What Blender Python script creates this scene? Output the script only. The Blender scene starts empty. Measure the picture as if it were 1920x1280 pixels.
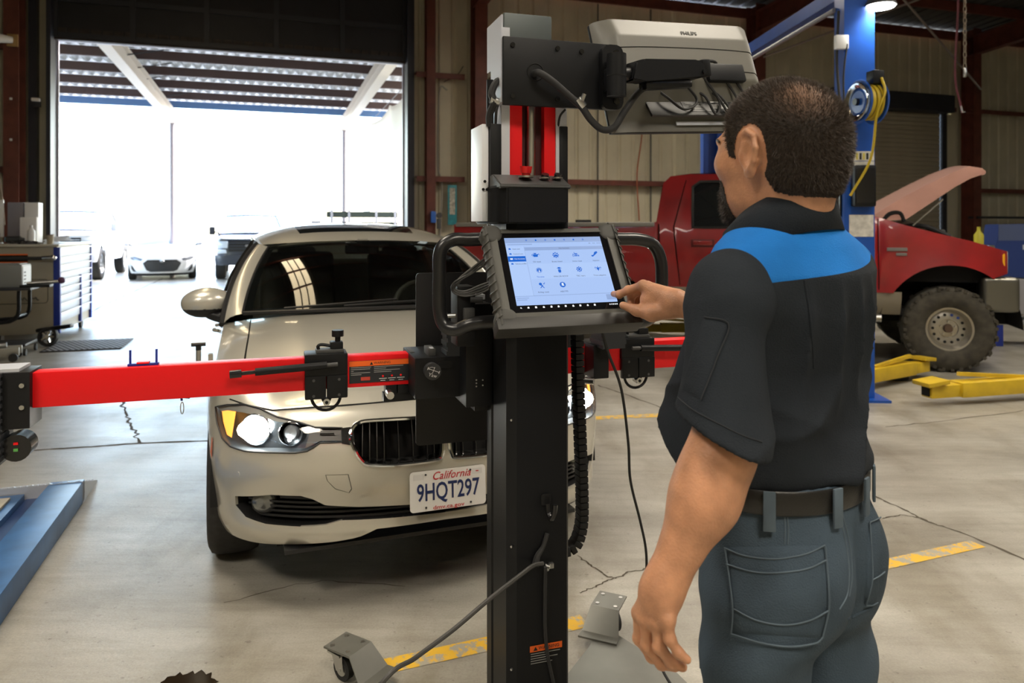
import bpy, bmesh, math, random
import numpy as np
from mathutils import Vector, Matrix, Euler
from mathutils.geometry import delaunay_2d_cdt

S = bpy.context.scene
C = S.collection
R = math.radians
# ------------------------------------------------------------------ camera
# level camera with a falling lens shift (all uprights are parallel in the photograph)
FPX, CAMH, PCX, HORY = 1377.0, 1.45, 960.0, 428.0
cam_d = bpy.data.cameras.new('camera')
cam = bpy.data.objects.new('camera', cam_d)
C.objects.link(cam)
cam.location = (0, 0, CAMH)
cam.rotation_euler = (R(90), 0, 0)
cam_d.sensor_width = 36.0
cam_d.lens = 36.0 * FPX / 1920.0
cam_d.shift_y = -(640.0 - HORY) / 1920.0
cam_d.clip_start = 0.05
cam_d.clip_end = 300
cam_d.dof.use_dof = True
cam_d.dof.focus_distance = 1.9
cam_d.dof.aperture_fstop = 5.0
S.camera = cam
# ------------------------------------------------------------------ world and sun
W = bpy.data.worlds.new('world')
S.world = W
W.use_nodes = True
wn = W.node_tree
sky = wn.nodes.new('ShaderNodeTexSky')
sky.sky_type = 'NISHITA'
sky.sun_disc = False
sky.sun_elevation = R(48)
sky.sun_rotation = R(60)
sky.air_density = 1.2
sky.dust_density = 2.0
wbg = wn.nodes['Background']
wn.links.new(sky.outputs[0], wbg.inputs[0])
wbg.inputs[1].default_value = 2.7
sun_d = bpy.data.lights.new('sun', 'SUN')
sun_d.energy = 12.0
sun_d.angle = R(0.6)
sun_d.color = (1, .96, .9)
sun = bpy.data.objects.new('sun', sun_d)
C.objects.link(sun)
sun.rotation_euler = (R(42), R(0), R(120))
S.view_settings.view_transform = 'Standard'
S.view_settings.look = 'None'
S.view_settings.gamma = 1.0
S.view_settings.use_curve_mapping = False
S.view_settings.exposure = 0.0
for k_, v_ in (('max_bounces', 7), ('diffuse_bounces', 3), ('glossy_bounces', 3), ('transmission_bounces', 4), ('transparent_max_bounces', 10), ('caustics_reflective', False), ('caustics_refractive', False)):
    setattr(S.cycles, k_, v_)


def ceiling_area(x, y, z, e, sx=1.2, sy=1.2, col=(1.0, .90, .74), name='lamp_light'):
    d = bpy.data.lights.new(name, 'AREA')
    d.shape = 'RECTANGLE'
    d.size, d.size_y = sx, sy
    d.energy = e
    d.spread = R(125)
    d.color = col
    o = bpy.data.objects.new(name, d)
    C.objects.link(o)
    o.location = (x, y, z)
    return o


# high-bay lamps of the hall (fixtures are built further down, at the same spots)
LAMPS = [(-2.6, -1.2, 5.0, 90), (1.6, -1.6, 5.0, 115), (-2.2, 2.6, 5.2, 28), (2.6, 2.2, 5.2, 58),
         (5.6, 5.2, 5.2, 45), (7.5, 9.4, 5.2, 12), (2.2, 10.4, 4.9, 110), (9.5, 3.0, 5.2, 20)]

# ------------------------------------------------------------------ materials
MATS = {}


def M(name, col=(.5, .5, .5), rough=.5, metal=0.0, var=0.0, scale=20.0, bump=0.0, coat=0.0, emit=0.0, ecol=None,
      alpha=1.0, trans=0.0, spec=.5, bscale=None, col2=None, detail=4.0, stretch=(1, 1, 1), sheen=0.0):
    """one procedural material: colour varied by object-space noise, optional noise bump"""
    if name in MATS:
        return MATS[name]
    m = bpy.data.materials.new(name)
    m.use_nodes = True
    nt = m.node_tree
    b = nt.nodes['Principled BSDF']
    b.inputs['Base Color'].default_value = (*col, 1)
    b.inputs['Roughness'].default_value = rough
    b.inputs['Metallic'].default_value = metal
    b.inputs['Specular IOR Level'].default_value = spec
    b.inputs['Coat Weight'].default_value = coat
    b.inputs['Coat Roughness'].default_value = .04
    b.inputs['Alpha'].default_value = alpha
    b.inputs['Transmission Weight'].default_value = trans
    if sheen:
        b.inputs['Sheen Weight'].default_value = sheen
    if emit:
        b.inputs['Emission Color'].default_value = (*(ecol or col), 1)
        b.inputs['Emission Strength'].default_value = emit
    tc = mp = None
    if var or bump:
        tc = nt.nodes.new('ShaderNodeTexCoord')
        mp = nt.nodes.new('ShaderNodeMapping')
        mp.inputs['Scale'].default_value = stretch
        nt.links.new(tc.outputs['Object'], mp.inputs[0])
    if var:
        n = nt.nodes.new('ShaderNodeTexNoise')
        n.inputs['Scale'].default_value = scale
        n.inputs['Detail'].default_value = detail
        nt.links.new(mp.outputs[0], n.inputs['Vector'])
        r = nt.nodes.new('ShaderNodeValToRGB')
        r.color_ramp.elements[0].position = .3
        r.color_ramp.elements[1].position = .7
        c2 = col2 or tuple(min(1, c * (1 + var)) for c in col)
        c1 = col if col2 else tuple(c * (1 - var) for c in col)
        r.color_ramp.elements[0].color = (*c1, 1)
        r.color_ramp.elements[1].color = (*c2, 1)
        nt.links.new(n.outputs[0], r.inputs[0])
        nt.links.new(r.outputs[0], b.inputs['Base Color'])
    if bump:
        n2 = nt.nodes.new('ShaderNodeTexNoise')
        n2.inputs['Scale'].default_value = bscale or scale * 3
        n2.inputs['Detail'].default_value = 5
        nt.links.new(mp.outputs[0], n2.inputs['Vector'])
        bp = nt.nodes.new('ShaderNodeBump')
        bp.inputs['Strength'].default_value = bump
        bp.inputs['Distance'].default_value = .01
        nt.links.new(n2.outputs[0], bp.inputs['Height'])
        nt.links.new(bp.outputs[0], b.inputs['Normal'])
    MATS[name] = m
    return m


BLK = M('black_powder_coat', (.0065, .007, .0085), .45, bump=.05, bscale=900, spec=.28)
BLKG = M('black_gloss_plastic', (.01, .01, .011), .22)
RUB = M('black_rubber', (.02, .02, .021), .72)
TYRE = M('tyre_rubber', (.022, .021, .02), .8, var=.3, scale=40)
DGREY = M('dark_grey_plastic', (.06, .06, .06), .55, bump=.06, bscale=700)
GREYP = M('warm_grey_plastic', (.17, .165, .145), .55, bump=.08, bscale=900)
CHROME = M('chrome', (.8, .8, .8), .08, 1)
STEEL = M('zinc_steel', (.55, .55, .54), .28, 1)
RED = M('red_paint', (.80, .006, .010), .42, spec=.35)
WHITE = M('white_paint', (.8, .8, .8), .4)
WPRINT = M('white_print', (.75, .75, .75), .5)
ORANGE = M('orange_label', (.9, .14, .01), .5)
GLASSK = M('dark_glass', (.012, .014, .015), .03, coat=.5)

# ------------------------------------------------------------------ objects


def tag(o, label=None, cat=None, group=None, kind=None):
    if label:
        o['label'] = label
    if cat:
        o['category'] = cat
    if group:
        o['group'] = group
    if kind:
        o['kind'] = kind
    return o


def thing(name, label, cat, loc=(0, 0, 0), rz=0.0, group=None, rot=None, kind=None):
    o = bpy.data.objects.new(name, None)
    C.objects.link(o)
    o.empty_display_size = .1
    o.location = loc
    o.rotation_euler = rot or (0, 0, rz)
    return tag(o, label, cat, group, kind)


def link(name, me, mat, parent=None, label=None):
    o = bpy.data.objects.new(name, me)
    C.objects.link(o)
    if mat is not None and not me.materials:
        me.materials.append(mat)
    if parent is not None:
        o.parent = parent
    if label:
        o['label'] = label
    return o


def copy_tree(o, parent=None):
    c = o.copy()
    C.objects.link(c)
    c.parent = parent
    for ch in list(o.children):
        copy_tree(ch, c)
    return c


def mesh_from(name, V, Fs, smooth=40):
    me = bpy.data.meshes.new(name)
    me.from_pydata([tuple(map(float, v)) for v in V], [], [tuple(map(int, f)) for f in Fs])
    me.validate()
    if smooth:
        me.polygons.foreach_set('use_smooth', [True] * len(me.polygons))
        if smooth < 179:
            me.set_sharp_from_angle(angle=R(smooth))
    me.update()
    return me


class MB:
    """collects shapes of one part"""

    def __init__(s, mx=None):
        s.V, s.F = [], []
        s.mx = mx or Matrix.Identity(4)

    def add(s, vs, fs, mx=None):
        k = len(s.V)
        m = s.mx @ mx if mx is not None else s.mx
        s.V += [m @ Vector(v) for v in vs]
        s.F += [tuple(i + k for i in f) for f in fs]
        return s

    def box(s, c, d, rot=None, bev=0.0, seg=2, taper=None):
        x, y, z = d[0] / 2, d[1] / 2, d[2] / 2
        tx, ty = taper or (1, 1)
        vs = [(-x, -y, -z), (x, -y, -z), (x, y, -z), (-x, y, -z), (-x * tx, -y * ty, z), (x * tx, -y * ty, z),
              (x * tx, y * ty, z), (-x * tx, y * ty, z)]
        fs = [(3, 2, 1, 0), (4, 5, 6, 7), (0, 1, 5, 4), (1, 2, 6, 5), (2, 3, 7, 6), (3, 0, 4, 7)]
        mx = Matrix.Translation(c)
        if rot is not None:
            mx = mx @ (rot if isinstance(rot, Matrix) else Euler(rot).to_matrix().to_4x4())
        if bev:
            bm = bmesh.new()
            bv = [bm.verts.new(v) for v in vs]
            for f in fs:
                bm.faces.new([bv[i] for i in f])
            bmesh.ops.bevel(bm, geom=bm.edges[:], offset=bev, segments=seg, affect='EDGES', profile=.6)
            bm.verts.index_update()
            vs = [v.co.copy() for v in bm.verts]
            fs = [[v.index for v in f.verts] for f in bm.faces]
            bm.free()
        return s.add(vs, fs, mx)

    def box2(s, a, b, bev=0.0, seg=2):
        return s.box([(a[i] + b[i]) / 2 for i in range(3)], [abs(b[i] - a[i]) for i in range(3)], None, bev, seg)

    def cyl(s, p0, p1, r0, r1=None, n=16, cap=True):
        p0, p1 = Vector(p0), Vector(p1)
        r1 = r0 if r1 is None else r1
        d = (p1 - p0).normalized()
        q = d.to_track_quat('Z', 'X')
        vs, fs = [], []
        for p, r in ((p0, r0), (p1, r1)):
            for i in range(n):
                t = 2 * math.pi * i / n
                vs.append(p + q @ Vector((r * math.cos(t), r * math.sin(t), 0)))
        for i in range(n):
            j = (i + 1) % n
            fs.append((i, j, n + j, n + i))
        if cap:
            fs.append(tuple(range(n - 1, -1, -1)))
            fs.append(tuple(range(n, 2 * n)))
        return s.add(vs, fs)

    def tube(s, path, r, n=10, closed=False, smooth=0, cap=True):
        """round tube along a polyline; r a number or a list"""
        P = [Vector(p) for p in path]
        if smooth:
            P = catmull(P, smooth, closed)
        m = len(P)
        rr = r if hasattr(r, '__len__') else [r] * m
        if len(rr) != m:
            rr = list(np.interp(np.linspace(0, 1, m), np.linspace(0, 1, len(rr)), rr))
        T = []
        for i in range(m):
            a = P[(i - 1) % m] if closed or i else P[0]
            b = P[(i + 1) % m] if closed or i < m - 1 else P[-1]
            T.append((b - a).normalized() if (b - a).length else Vector((0, 0, 1)))
        up = Vector((0, 0, 1)) if abs(T[0].z) < .9 else Vector((1, 0, 0))
        N = (up - T[0] * up.dot(T[0])).normalized()
        vs, fs = [], []
        for i in range(m):
            if i:
                N = (N - T[i] * N.dot(T[i])).normalized()
            Bn = T[i].cross(N)
            for k in range(n):
                t = 2 * math.pi * k / n
                vs.append(P[i] + (N * math.cos(t) + Bn * math.sin(t)) * rr[i])
        e = m if closed else m - 1
        for i in range(e):
            i2 = (i + 1) % m
            for k in range(n):
                k2 = (k + 1) % n
                fs.append((i * n + k, i * n + k2, i2 * n + k2, i2 * n + k))
        if not closed and cap:
            fs.append(tuple(range(n - 1, -1, -1)))
            fs.append(tuple((m - 1) * n + k for k in range(n)))
        return s.add(vs, fs)

    def lathe(s, prof, n=24, mx=None, ang=2 * math.pi):
        """prof: (radius, z) pairs turned about local z"""
        vs, fs = [], []
        full = abs(ang - 2 * math.pi) < 1e-6
        k = n if full else n + 1
        for r, z in prof:
            for i in range(k):
                t = ang * i / n
                vs.append((r * math.cos(t), r * math.sin(t), z))
        for a in range(len(prof) - 1):
            for i in range(n):
                j = (i + 1) % k
                fs.append((a * k + i, a * k + j, (a + 1) * k + j, (a + 1) * k + i))
        return s.add(vs, fs, mx)

    def prism(s, poly, t0, t1, mx=None, bev=0.0):
        """polygon in local xy, extruded from z=t0 to z=t1"""
        n = len(poly)
        vs = [(p[0], p[1], t0) for p in poly] + [(p[0], p[1], t1) for p in poly]
        area = sum(poly[i][0] * poly[(i + 1) % n][1] - poly[(i + 1) % n][0] * poly[i][1] for i in range(n))
        fs = [tuple(range(n - 1, -1, -1)), tuple(range(n, 2 * n))]
        for i in range(n):
            j = (i + 1) % n
            fs.append((i, j, n + j, n + i))
        if (area < 0) != (t1 < t0):
            fs = [tuple(reversed(f)) for f in fs]
        if bev:
            bm = bmesh.new()
            bv = [bm.verts.new(v) for v in vs]
            for f in fs:
                bm.faces.new([bv[i] for i in f])
            bmesh.ops.bevel(bm, geom=bm.edges[:], offset=bev, segments=2, affect='EDGES')
            bm.verts.index_update()
            vs = [v.co.copy() for v in bm.verts]
            fs = [[v.index for v in f.verts] for f in bm.faces]
            bm.free()
        return s.add(vs, fs, mx)

    def ball(s, c, r, n=16, m=10):
        rx, ry, rz = r if hasattr(r, '__len__') else (r, r, r)
        pr = [(max(1e-5, math.sin(math.pi * i / m)), -math.cos(math.pi * i / m)) for i in range(m + 1)]
        return s.lathe(pr, n, Matrix.Translation(c) @ Matrix.Diagonal((rx, ry, rz, 1)))

    def grid(s, f, us, vs_):
        """f(u, v) -> point"""
        k = len(vs_)
        V = [f(u, v) for u in us for v in vs_]
        Fs = [(i * k + j, (i + 1) * k + j, (i + 1) * k + j + 1, i * k + j + 1) for i in range(len(us) - 1) for j in range(k - 1)]
        return s.add(V, Fs)

    def build(s, name, mat, parent=None, smooth=40, label=None):
        return link(name, mesh_from(name, s.V, s.F, smooth), mat, parent, label)


def catmull(P, k, closed=False):
    P = [Vector(p) for p in P]
    n = len(P)
    out = []
    for i in range(n if closed else n - 1):
        p0 = P[(i - 1) % n] if closed or i else P[0] * 2 - P[1]
        p1, p2 = P[i], P[(i + 1) % n]
        p3 = P[(i + 2) % n] if closed or i < n - 2 else P[-1] * 2 - P[-2]
        for j in range(k):
            t = j / k
            out.append(.5 * ((2 * p1) + (p2 - p0) * t + (2 * p0 - 5 * p1 + 4 * p2 - p3) * t * t + (3 * p1 - p0 - 3 * p2 + p3) * t ** 3))
    if not closed:
        out.append(P[-1])
    return out


def smooth2(poly, k=6, closed=True):
    return [(p.x, p.y) for p in catmull([Vector((a, b, 0)) for a, b in poly], k, closed)]


def rrect(w, h, r, n=5, cx=0, cy=0):
    out = []
    for sx, sy, a in ((1, 1, 0), (-1, 1, 90), (-1, -1, 180), (1, -1, 270)):
        for i in range(n + 1):
            t = R(a + 90 * i / n)
            out.append((cx + sx * (w / 2 - r) + r * math.cos(t), cy + sy * (h / 2 - r) + r * math.sin(t)))
    return out


def inside(poly, x, y):
    c = False
    n = len(poly)
    j = n - 1
    for i in range(n):
        xi, yi = poly[i]
        xj, yj = poly[j]
        if (yi > y) != (yj > y) and x < (xj - xi) * (y - yi) / (yj - yi) + xi:
            c = not c
        j = i
    return c


def cut_sheet(outline, feats, step, extra=()):
    """triangulate a 2D outline with feature polygons cut in.  Returns verts2d and {feature index: tris}; -1 is what is left.
    A later feature wins over an earlier one."""
    V, E = [], []

    def poly(p):
        k = len(V)
        n = len(p)
        for i, q in enumerate(p):
            V.append(Vector((q[0], q[1])))
            E.append((k + i, k + (i + 1) % n))
    poly(outline)
    for f in feats:
        poly(f)
    for ln in extra:
        k = len(V)
        for i, q in enumerate(ln):
            V.append(Vector((q[0], q[1])))
            if i:
                E.append((k + i - 1, k + i))
    xs = [p[0] for p in outline]
    ys = [p[1] for p in outline]
    sx, sy = step if hasattr(step, '__len__') else (step, step)
    x0, y0 = min(xs), min(ys)
    nx, ny = int((max(xs) - x0) / sx) + 1, int((max(ys) - y0) / sy) + 1
    for i in range(nx + 1):
        for j in range(ny + 1):
            x, y = x0 + (i + .5 * (j % 2)) * sx, y0 + j * sy
            if inside(outline, x, y):
                V.append(Vector((x, y)))
    r = delaunay_2d_cdt(V, E, [], 0, 1e-5)
    v2, tris = r[0], r[2]
    out = {i: [] for i in range(-1, len(feats))}
    for t in tris:
        for a in range(1, len(t) - 1):
            tr = (t[0], t[a], t[a + 1])
            cx = sum(v2[i].x for i in tr) / 3
            cy = sum(v2[i].y for i in tr) / 3
            if not inside(outline, cx, cy):
                continue
            k = -1
            for i, f in enumerate(feats):
                if inside(f, cx, cy):
                    k = i
            out[k].append(tr)
    return [(v.x, v.y) for v in v2], out


def sheet_mesh(name, v2, tris, fn, thick=None, smooth=40):
    """map cut 2D triangles through fn(x, y, depth); with thick the piece gets a rim going in by that much"""
    used = sorted({i for t in tris for i in t})
    ix = {u: i for i, u in enumerate(used)}
    V = [fn(*v2[u], 0.0) for u in used]
    Fs = [tuple(ix[i] for i in t) for t in tris]
    if thick:
        ed = {}
        for t in Fs:
            for a in range(3):
                e = (t[a], t[(a + 1) % 3])
                ed[e] = 1
        rim = [e for e in ed if (e[1], e[0]) not in ed]
        m = {}
        for e in rim:
            for i in e:
                if i not in m:
                    m[i] = len(V)
                    V.append(fn(*v2[used[i]], thick))
        Fs += [(e[1], e[0], m[e[0]], m[e[1]]) for e in rim]
    return mesh_from(name, V, Fs, smooth)


def text_mesh(name, txt, size, mat, parent, mx, align='CENTER', extr=0.0006, sx=1.0, shear=0.0, bold=0.0):
    cu = bpy.data.curves.new(name, 'FONT')
    cu.body = txt
    cu.size = size
    cu.align_x = align
    cu.align_y = 'CENTER'
    cu.extrude = extr
    cu.shear = shear
    cu.offset = bold
    cu.resolution_u = 3
    o = bpy.data.objects.new(name, cu)
    C.objects.link(o)
    dg = bpy.context.evaluated_depsgraph_get()
    me = bpy.data.meshes.new_from_object(o.evaluated_get(dg))
    bpy.data.objects.remove(o)
    bpy.data.curves.remove(cu)
    me.transform(mx @ Matrix.Diagonal((sx, 1, 1, 1)))
    me.materials.clear()
    return link(name, me, mat, parent)


def basis(o, x, y, z=None):
    """matrix with origin o and axes x, y (z = x cross y)"""
    x = Vector(x).normalized()
    y = Vector(y)
    y = (y - x * y.dot(x)).normalized()
    z = x.cross(y)
    return Matrix(((x.x, y.x, z.x, o[0]), (x.y, y.y, z.y, o[1]), (x.z, y.z, z.z, o[2]), (0, 0, 0, 1)))


def wheel_profile(Rt, wt, rr):
    """tyre section (radius, axial) for a lathe"""
    h = wt / 2
    return [(rr, -h * .80), (rr + .012, -h * .92), (rr + (Rt - rr) * .45, -h), (Rt - .035, -h * .96), (Rt - .010, -h * .84), (Rt, -h * .6),
            (Rt + .002, 0), (Rt, h * .6), (Rt - .010, h * .84), (Rt - .035, h * .96), (rr + (Rt - rr) * .45, h), (rr + .012, h * .92), (rr, h * .80)]


# ---- implicit surfaces (bodies): signed distances sampled on a grid, meshed with surface nets
def sd_ell(P, c, r, rot=None):
    q = P - np.array(c, np.float32)
    if rot is not None:
        q = q @ np.array(rot.to_3x3(), np.float32)
    r = np.array(r, np.float32)
    k0 = np.linalg.norm(q / r, axis=-1)
    k1 = np.linalg.norm(q / (r * r), axis=-1) + 1e-6
    return k0 * (k0 - 1) / k1


def sd_cap(P, a, b, ra, rb):
    """tapered capsule"""
    a = np.array(a, np.float32)
    b = np.array(b, np.float32)
    ba = b - a
    h = np.clip(((P - a) @ ba) / max(1e-9, float(ba @ ba)), 0, 1)
    return np.linalg.norm(P - a - h[..., None] * ba, axis=-1) - (ra + (rb - ra) * h)


def smin(a, b, k):
    h = np.clip(.5 + .5 * (b - a) / k, 0, 1)
    return b + (a - b) * h - k * h * (1 - h)


def smax(a, b, k):
    return -smin(-a, -b, k)


def nets(f, lo, hi, st):
    """surface nets of f(P)=0 inside the box"""
    lo = np.array(lo, np.float32)
    n = [int(math.ceil((hi[i] - lo[i]) / st)) + 1 for i in range(3)]
    g = np.stack(np.meshgrid(*[lo[i] + st * np.arange(n[i], dtype=np.float32) for i in range(3)], indexing='ij'), -1)
    D = np.empty(n, np.float32)
    for i in range(0, n[0], 16):
        D[i:i + 16] = f(g[i:i + 16])
    neg = D < 0
    cn = [m - 1 for m in n]
    acc = np.zeros(cn + [3], np.float32)
    cnt = np.zeros(cn, np.float32)

    def sl(a, o):
        return a[o[0]:o[0] + cn[0], o[1]:o[1] + cn[1], o[2]:o[2] + cn[2]]
    for ax in range(3):
        for p in (0, 1):
            for q in (0, 1):
                o0 = [0, 0, 0]
                o0[(ax + 1) % 3] = p
                o0[(ax + 2) % 3] = q
                o1 = list(o0)
                o1[ax] = 1
                d0, d1 = sl(D, o0), sl(D, o1)
                x = (d0 < 0) != (d1 < 0)
                t = np.where(x, d0 / np.where(x, d0 - d1, 1), 0)
                cnt += x
                for k in range(3):
                    acc[..., k] += np.where(x, (t if k == ax else o0[k]), 0)
    act = cnt > 0
    idx = -np.ones(cn, np.int64)
    idx[act] = np.arange(act.sum())
    ijk = np.argwhere(act)
    V = lo + st * (ijk + acc[act] / cnt[act][:, None])
    Fs = []
    for ax in range(3):
        b, c = (ax + 1) % 3, (ax + 2) % 3
        a0 = [slice(0, None)] * 3
        a0[ax] = slice(0, -1)
        a1 = [slice(0, None)] * 3
        a1[ax] = slice(1, None)
        ch = neg[tuple(a0)] != neg[tuple(a1)]
        e = np.argwhere(ch)
        ok = (e[:, b] > 0) & (e[:, c] > 0) & (e[:, b] < cn[b]) & (e[:, c] < cn[c])
        e = e[ok]
        s0 = neg[tuple(e.T)]

        def at(db, dc):
            k = e.copy()
            k[:, b] -= db
            k[:, c] -= dc
            return idx[tuple(k.T)]
        q = np.stack([at(1, 1), at(0, 1), at(0, 0), at(1, 0)], 1)
        q[~s0] = q[~s0][:, ::-1]
        Fs.append(q)
    return V, np.concatenate(Fs)


def np_mesh(name, V, Fs, smooth=True):
    me = bpy.data.meshes.new(name)
    V = np.asarray(V, np.float32)
    Fs = np.asarray(Fs, np.int32)
    nf, k = Fs.shape
    me.vertices.add(len(V))
    me.vertices.foreach_set('co', V.ravel())
    me.loops.add(nf * k)
    me.loops.foreach_set('vertex_index', Fs.ravel())
    me.polygons.add(nf)
    me.polygons.foreach_set('loop_start', np.arange(nf, dtype=np.int32) * k)
    me.polygons.foreach_set('loop_total', np.full(nf, k, np.int32))
    me.update(calc_edges=True)
    me.validate()
    if smooth:
        me.polygons.foreach_set('use_smooth', [True] * nf)
    return me
# ================================================================== the hall
BANG = math.atan2(.314, .949)
BO = (-7.086, 11.411)
BM = Matrix.Translation((BO[0], BO[1], 0)) @ Matrix.Rotation(BANG, 4, 'Z')   # x along the back wall, y outwards, z up


def floor_mat():
    m = bpy.data.materials.new('stained_concrete')
    m.use_nodes = True
    nt = m.node_tree
    N, L = nt.nodes, nt.links
    b = N['Principled BSDF']
    tc = N.new('ShaderNodeTexCoord')

    def noise(sc, det=6, st=None, rough=.6):
        n = N.new('ShaderNodeTexNoise')
        n.inputs['Scale'].default_value = sc
        n.inputs['Detail'].default_value = det
        n.inputs['Roughness'].default_value = rough
        if st:
            mp = N.new('ShaderNodeMapping')
            mp.inputs['Scale'].default_value = st
            mp.inputs['Rotation'].default_value = (0, 0, .35)
            L.new(tc.outputs['Object'], mp.inputs[0])
            L.new(mp.outputs[0], n.inputs['Vector'])
        else:
            L.new(tc.outputs['Object'], n.inputs['Vector'])
        return n.outputs[0]

    def ramp(x, *st):
        r = N.new('ShaderNodeValToRGB')
        e = r.color_ramp.elements
        e[0].position, e[0].color = st[0][0], (*st[0][1], 1)
        e[1].position, e[1].color = st[-1][0], (*st[-1][1], 1)
        for p, c in st[1:-1]:
            q = e.new(p)
            q.color = (*c, 1)
        L.new(x, r.inputs[0])
        return r.outputs[0]

    def mul(a, c, f=1.0):
        x = N.new('ShaderNodeMixRGB')
        x.blend_type = 'MULTIPLY'
        x.inputs[0].default_value = f
        L.new(a, x.inputs[1])
        L.new(c, x.inputs[2])
        return x.outputs[0]
    base = ramp(noise(1.3, 8, (1, 1.8, 1)), (.32, (.27, .25, .208)), (.52, (.38, .36, .31)), (.7, (.47, .455, .405)))
    st = ramp(noise(.8, 5, (2.6, 1, 1)), (.36, (.66, .62, .55)), (.5, (1, 1, 1)))
    sp = ramp(noise(34, 2), (.27, (.35, .32, .3)), (.34, (1, 1, 1)))
    fine = ramp(noise(120, 3), (.2, (.82, .82, .82)), (.7, (1.08, 1.08, 1.08)))
    tr = ramp(noise(6, 6, (.35, 3, 1)), (.3, (.80, .79, .76)), (.55, (1, 1, 1)))
    col = mul(mul(mul(mul(base, st, .75), sp, .5), fine), tr, .8)
    L.new(col, b.inputs['Base Color'])
    rr = N.new('ShaderNodeMapRange')
    rr.inputs[3].default_value = .24
    rr.inputs[4].default_value = .52
    b.inputs['Specular IOR Level'].default_value = .65
    L.new(noise(2.2, 6), rr.inputs[0])
    L.new(rr.outputs[0], b.inputs['Roughness'])
    bp = N.new('ShaderNodeBump')
    bp.inputs['Strength'].default_value = .12
    bp.inputs['Distance'].default_value = .01
    L.new(noise(45, 6), bp.inputs['Height'])
    L.new(bp.outputs[0], b.inputs['Normal'])
    return m


def paint_mat(name, col):
    """worn floor paint: flakes off in noise patches to bare concrete"""
    m = bpy.data.materials.new(name)
    m.use_nodes = True
    nt = m.node_tree
    N, L = nt.nodes, nt.links
    b = N['Principled BSDF']
    tc = N.new('ShaderNodeTexCoord')
    n = N.new('ShaderNodeTexNoise')
    n.inputs['Scale'].default_value = 16
    n.inputs['Detail'].default_value = 9
    n.inputs['Roughness'].default_value = .75
    L.new(tc.outputs['Object'], n.inputs['Vector'])
    r = N.new('ShaderNodeValToRGB')
    r.color_ramp.elements[0].position = .49
    r.color_ramp.elements[1].position = .55
    r.color_ramp.elements[0].color = (*col, 1)
    r.color_ramp.elements[1].color = (.36, .34, .28, 1)
    L.new(n.outputs[0], r.inputs[0])
    L.new(r.outputs[0], b.inputs['Base Color'])
    b.inputs['Roughness'].default_value = .55
    return m


FLOOR = floor_mat()
f = MB()
f.grid(lambda u, v: (u, v, 0), [-60, -14, -6, 0, 6, 14, 26, 70], [-14, -6, 0, 6, 12, 18, 26, 40, 110])
floor = tag(f.build('floor', FLOOR, smooth=0), 'stained grey concrete floor running out through the open door', 'floor', kind='structure')
CRK = M('crack_dirt', (.09, .075, .055), .9)


def ribbon(pts, w, mat, name, jit=0.0, z=.0012, k=8, seed=1):
    rnd = random.Random(seed)
    P = catmull([Vector((p[0], p[1], z)) for p in pts], k)
    if jit:
        P = [p + Vector((rnd.uniform(-jit, jit), rnd.uniform(-jit, jit), 0)) for p in P]
    vs, fs = [], []
    for i, p in enumerate(P):
        t = (P[min(i + 1, len(P) - 1)] - P[max(i - 1, 0)]).normalized()
        n = Vector((-t.y, t.x, 0)) * (w * (.5 if not jit else rnd.uniform(.25, .75)))
        vs += [p - n, p + n]
        if i:
            fs.append((2 * i - 2, 2 * i, 2 * i + 1, 2 * i - 1))
    return MB().add(vs, fs).build(name, mat, floor, smooth=0)


def fl(px, py):
    Z = FPX * CAMH / (py - HORY)
    return ((px - PCX) / FPX * Z, Z)


CRACKS = [([(-20, 852), (80, 843), (160, 838), (260, 831), (390, 826)], .022, .004), ([(228, 745), (236, 775), (250, 800), (257, 830)], .016, .02),
          ([(1120, 722), (1180, 742), (1262, 772), (1330, 798)], .014, .008), ([(1640, 930), (1700, 958), (1740, 978), (1800, 998), (1930, 1053)], .013, .006),
          ([(1655, 971), (1695, 966), (1738, 976)], .008, .006), ([(1082, 1042), (1112, 1062), (1150, 1084), (1180, 1072), (1215, 1066)], .007, .006),
          ([(1150, 1084), (1120, 1098), (1085, 1112)], .006, .006), ([(165, 588), (215, 563), (255, 545), (305, 522)], .03, .02),
          ([(120, 601), (240, 598), (390, 594)], .05, .0), ([(110, 690), (60, 700), (0, 707)], .01, .006),
          ([(1660, 800), (1760, 790), (1920, 770)], .01, .01), ([(420, 1130), (600, 1090), (760, 1100)], .004, .01)]
for i, (p, w, j) in enumerate(CRACKS):
    ribbon([fl(*q) for q in p], w, CRK, 'floor_crack', j, seed=i)
YEL = paint_mat('worn_yellow_floor_paint', (.72, .43, .035))
WHL = paint_mat('worn_white_floor_paint', (.85, .85, .85))
ribbon([(-.50, 2.40), (-.08, 2.565), (.27, 2.715)], .085, YEL, 'floor_line', z=.0018)
ribbon([(1.05, 2.95), (1.6, 3.165), (2.14, 3.375)], .075, YEL, 'floor_line', z=.0018)
ribbon([(.55, 5.60), (1.16, 5.70)], .10, YEL, 'floor_line', z=.0018)
ribbon([fl(222, 556), fl(250, 583), fl(268, 606)], .13, WHL, 'floor_line', z=.0018)
# oil puddle at the lower edge
OIL = M('oil_film', (.018, .011, .005), .12)
rnd = random.Random(4)
pc = fl(345, 1292)
pv = [(pc[0], pc[1], .0022)] + [(pc[0] + (.085 + .02 * rnd.random()) * math.cos(t) * 1.0, pc[1] + (.075 + .03 * rnd.random()) * math.sin(t), .0022) for t in [i * math.pi / 24 for i in range(48)]]
MB().add(pv, [(0, i, i % 48 + 1) for i in range(1, 49)]).build('oil_stain', OIL, floor, smooth=0)

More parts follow.
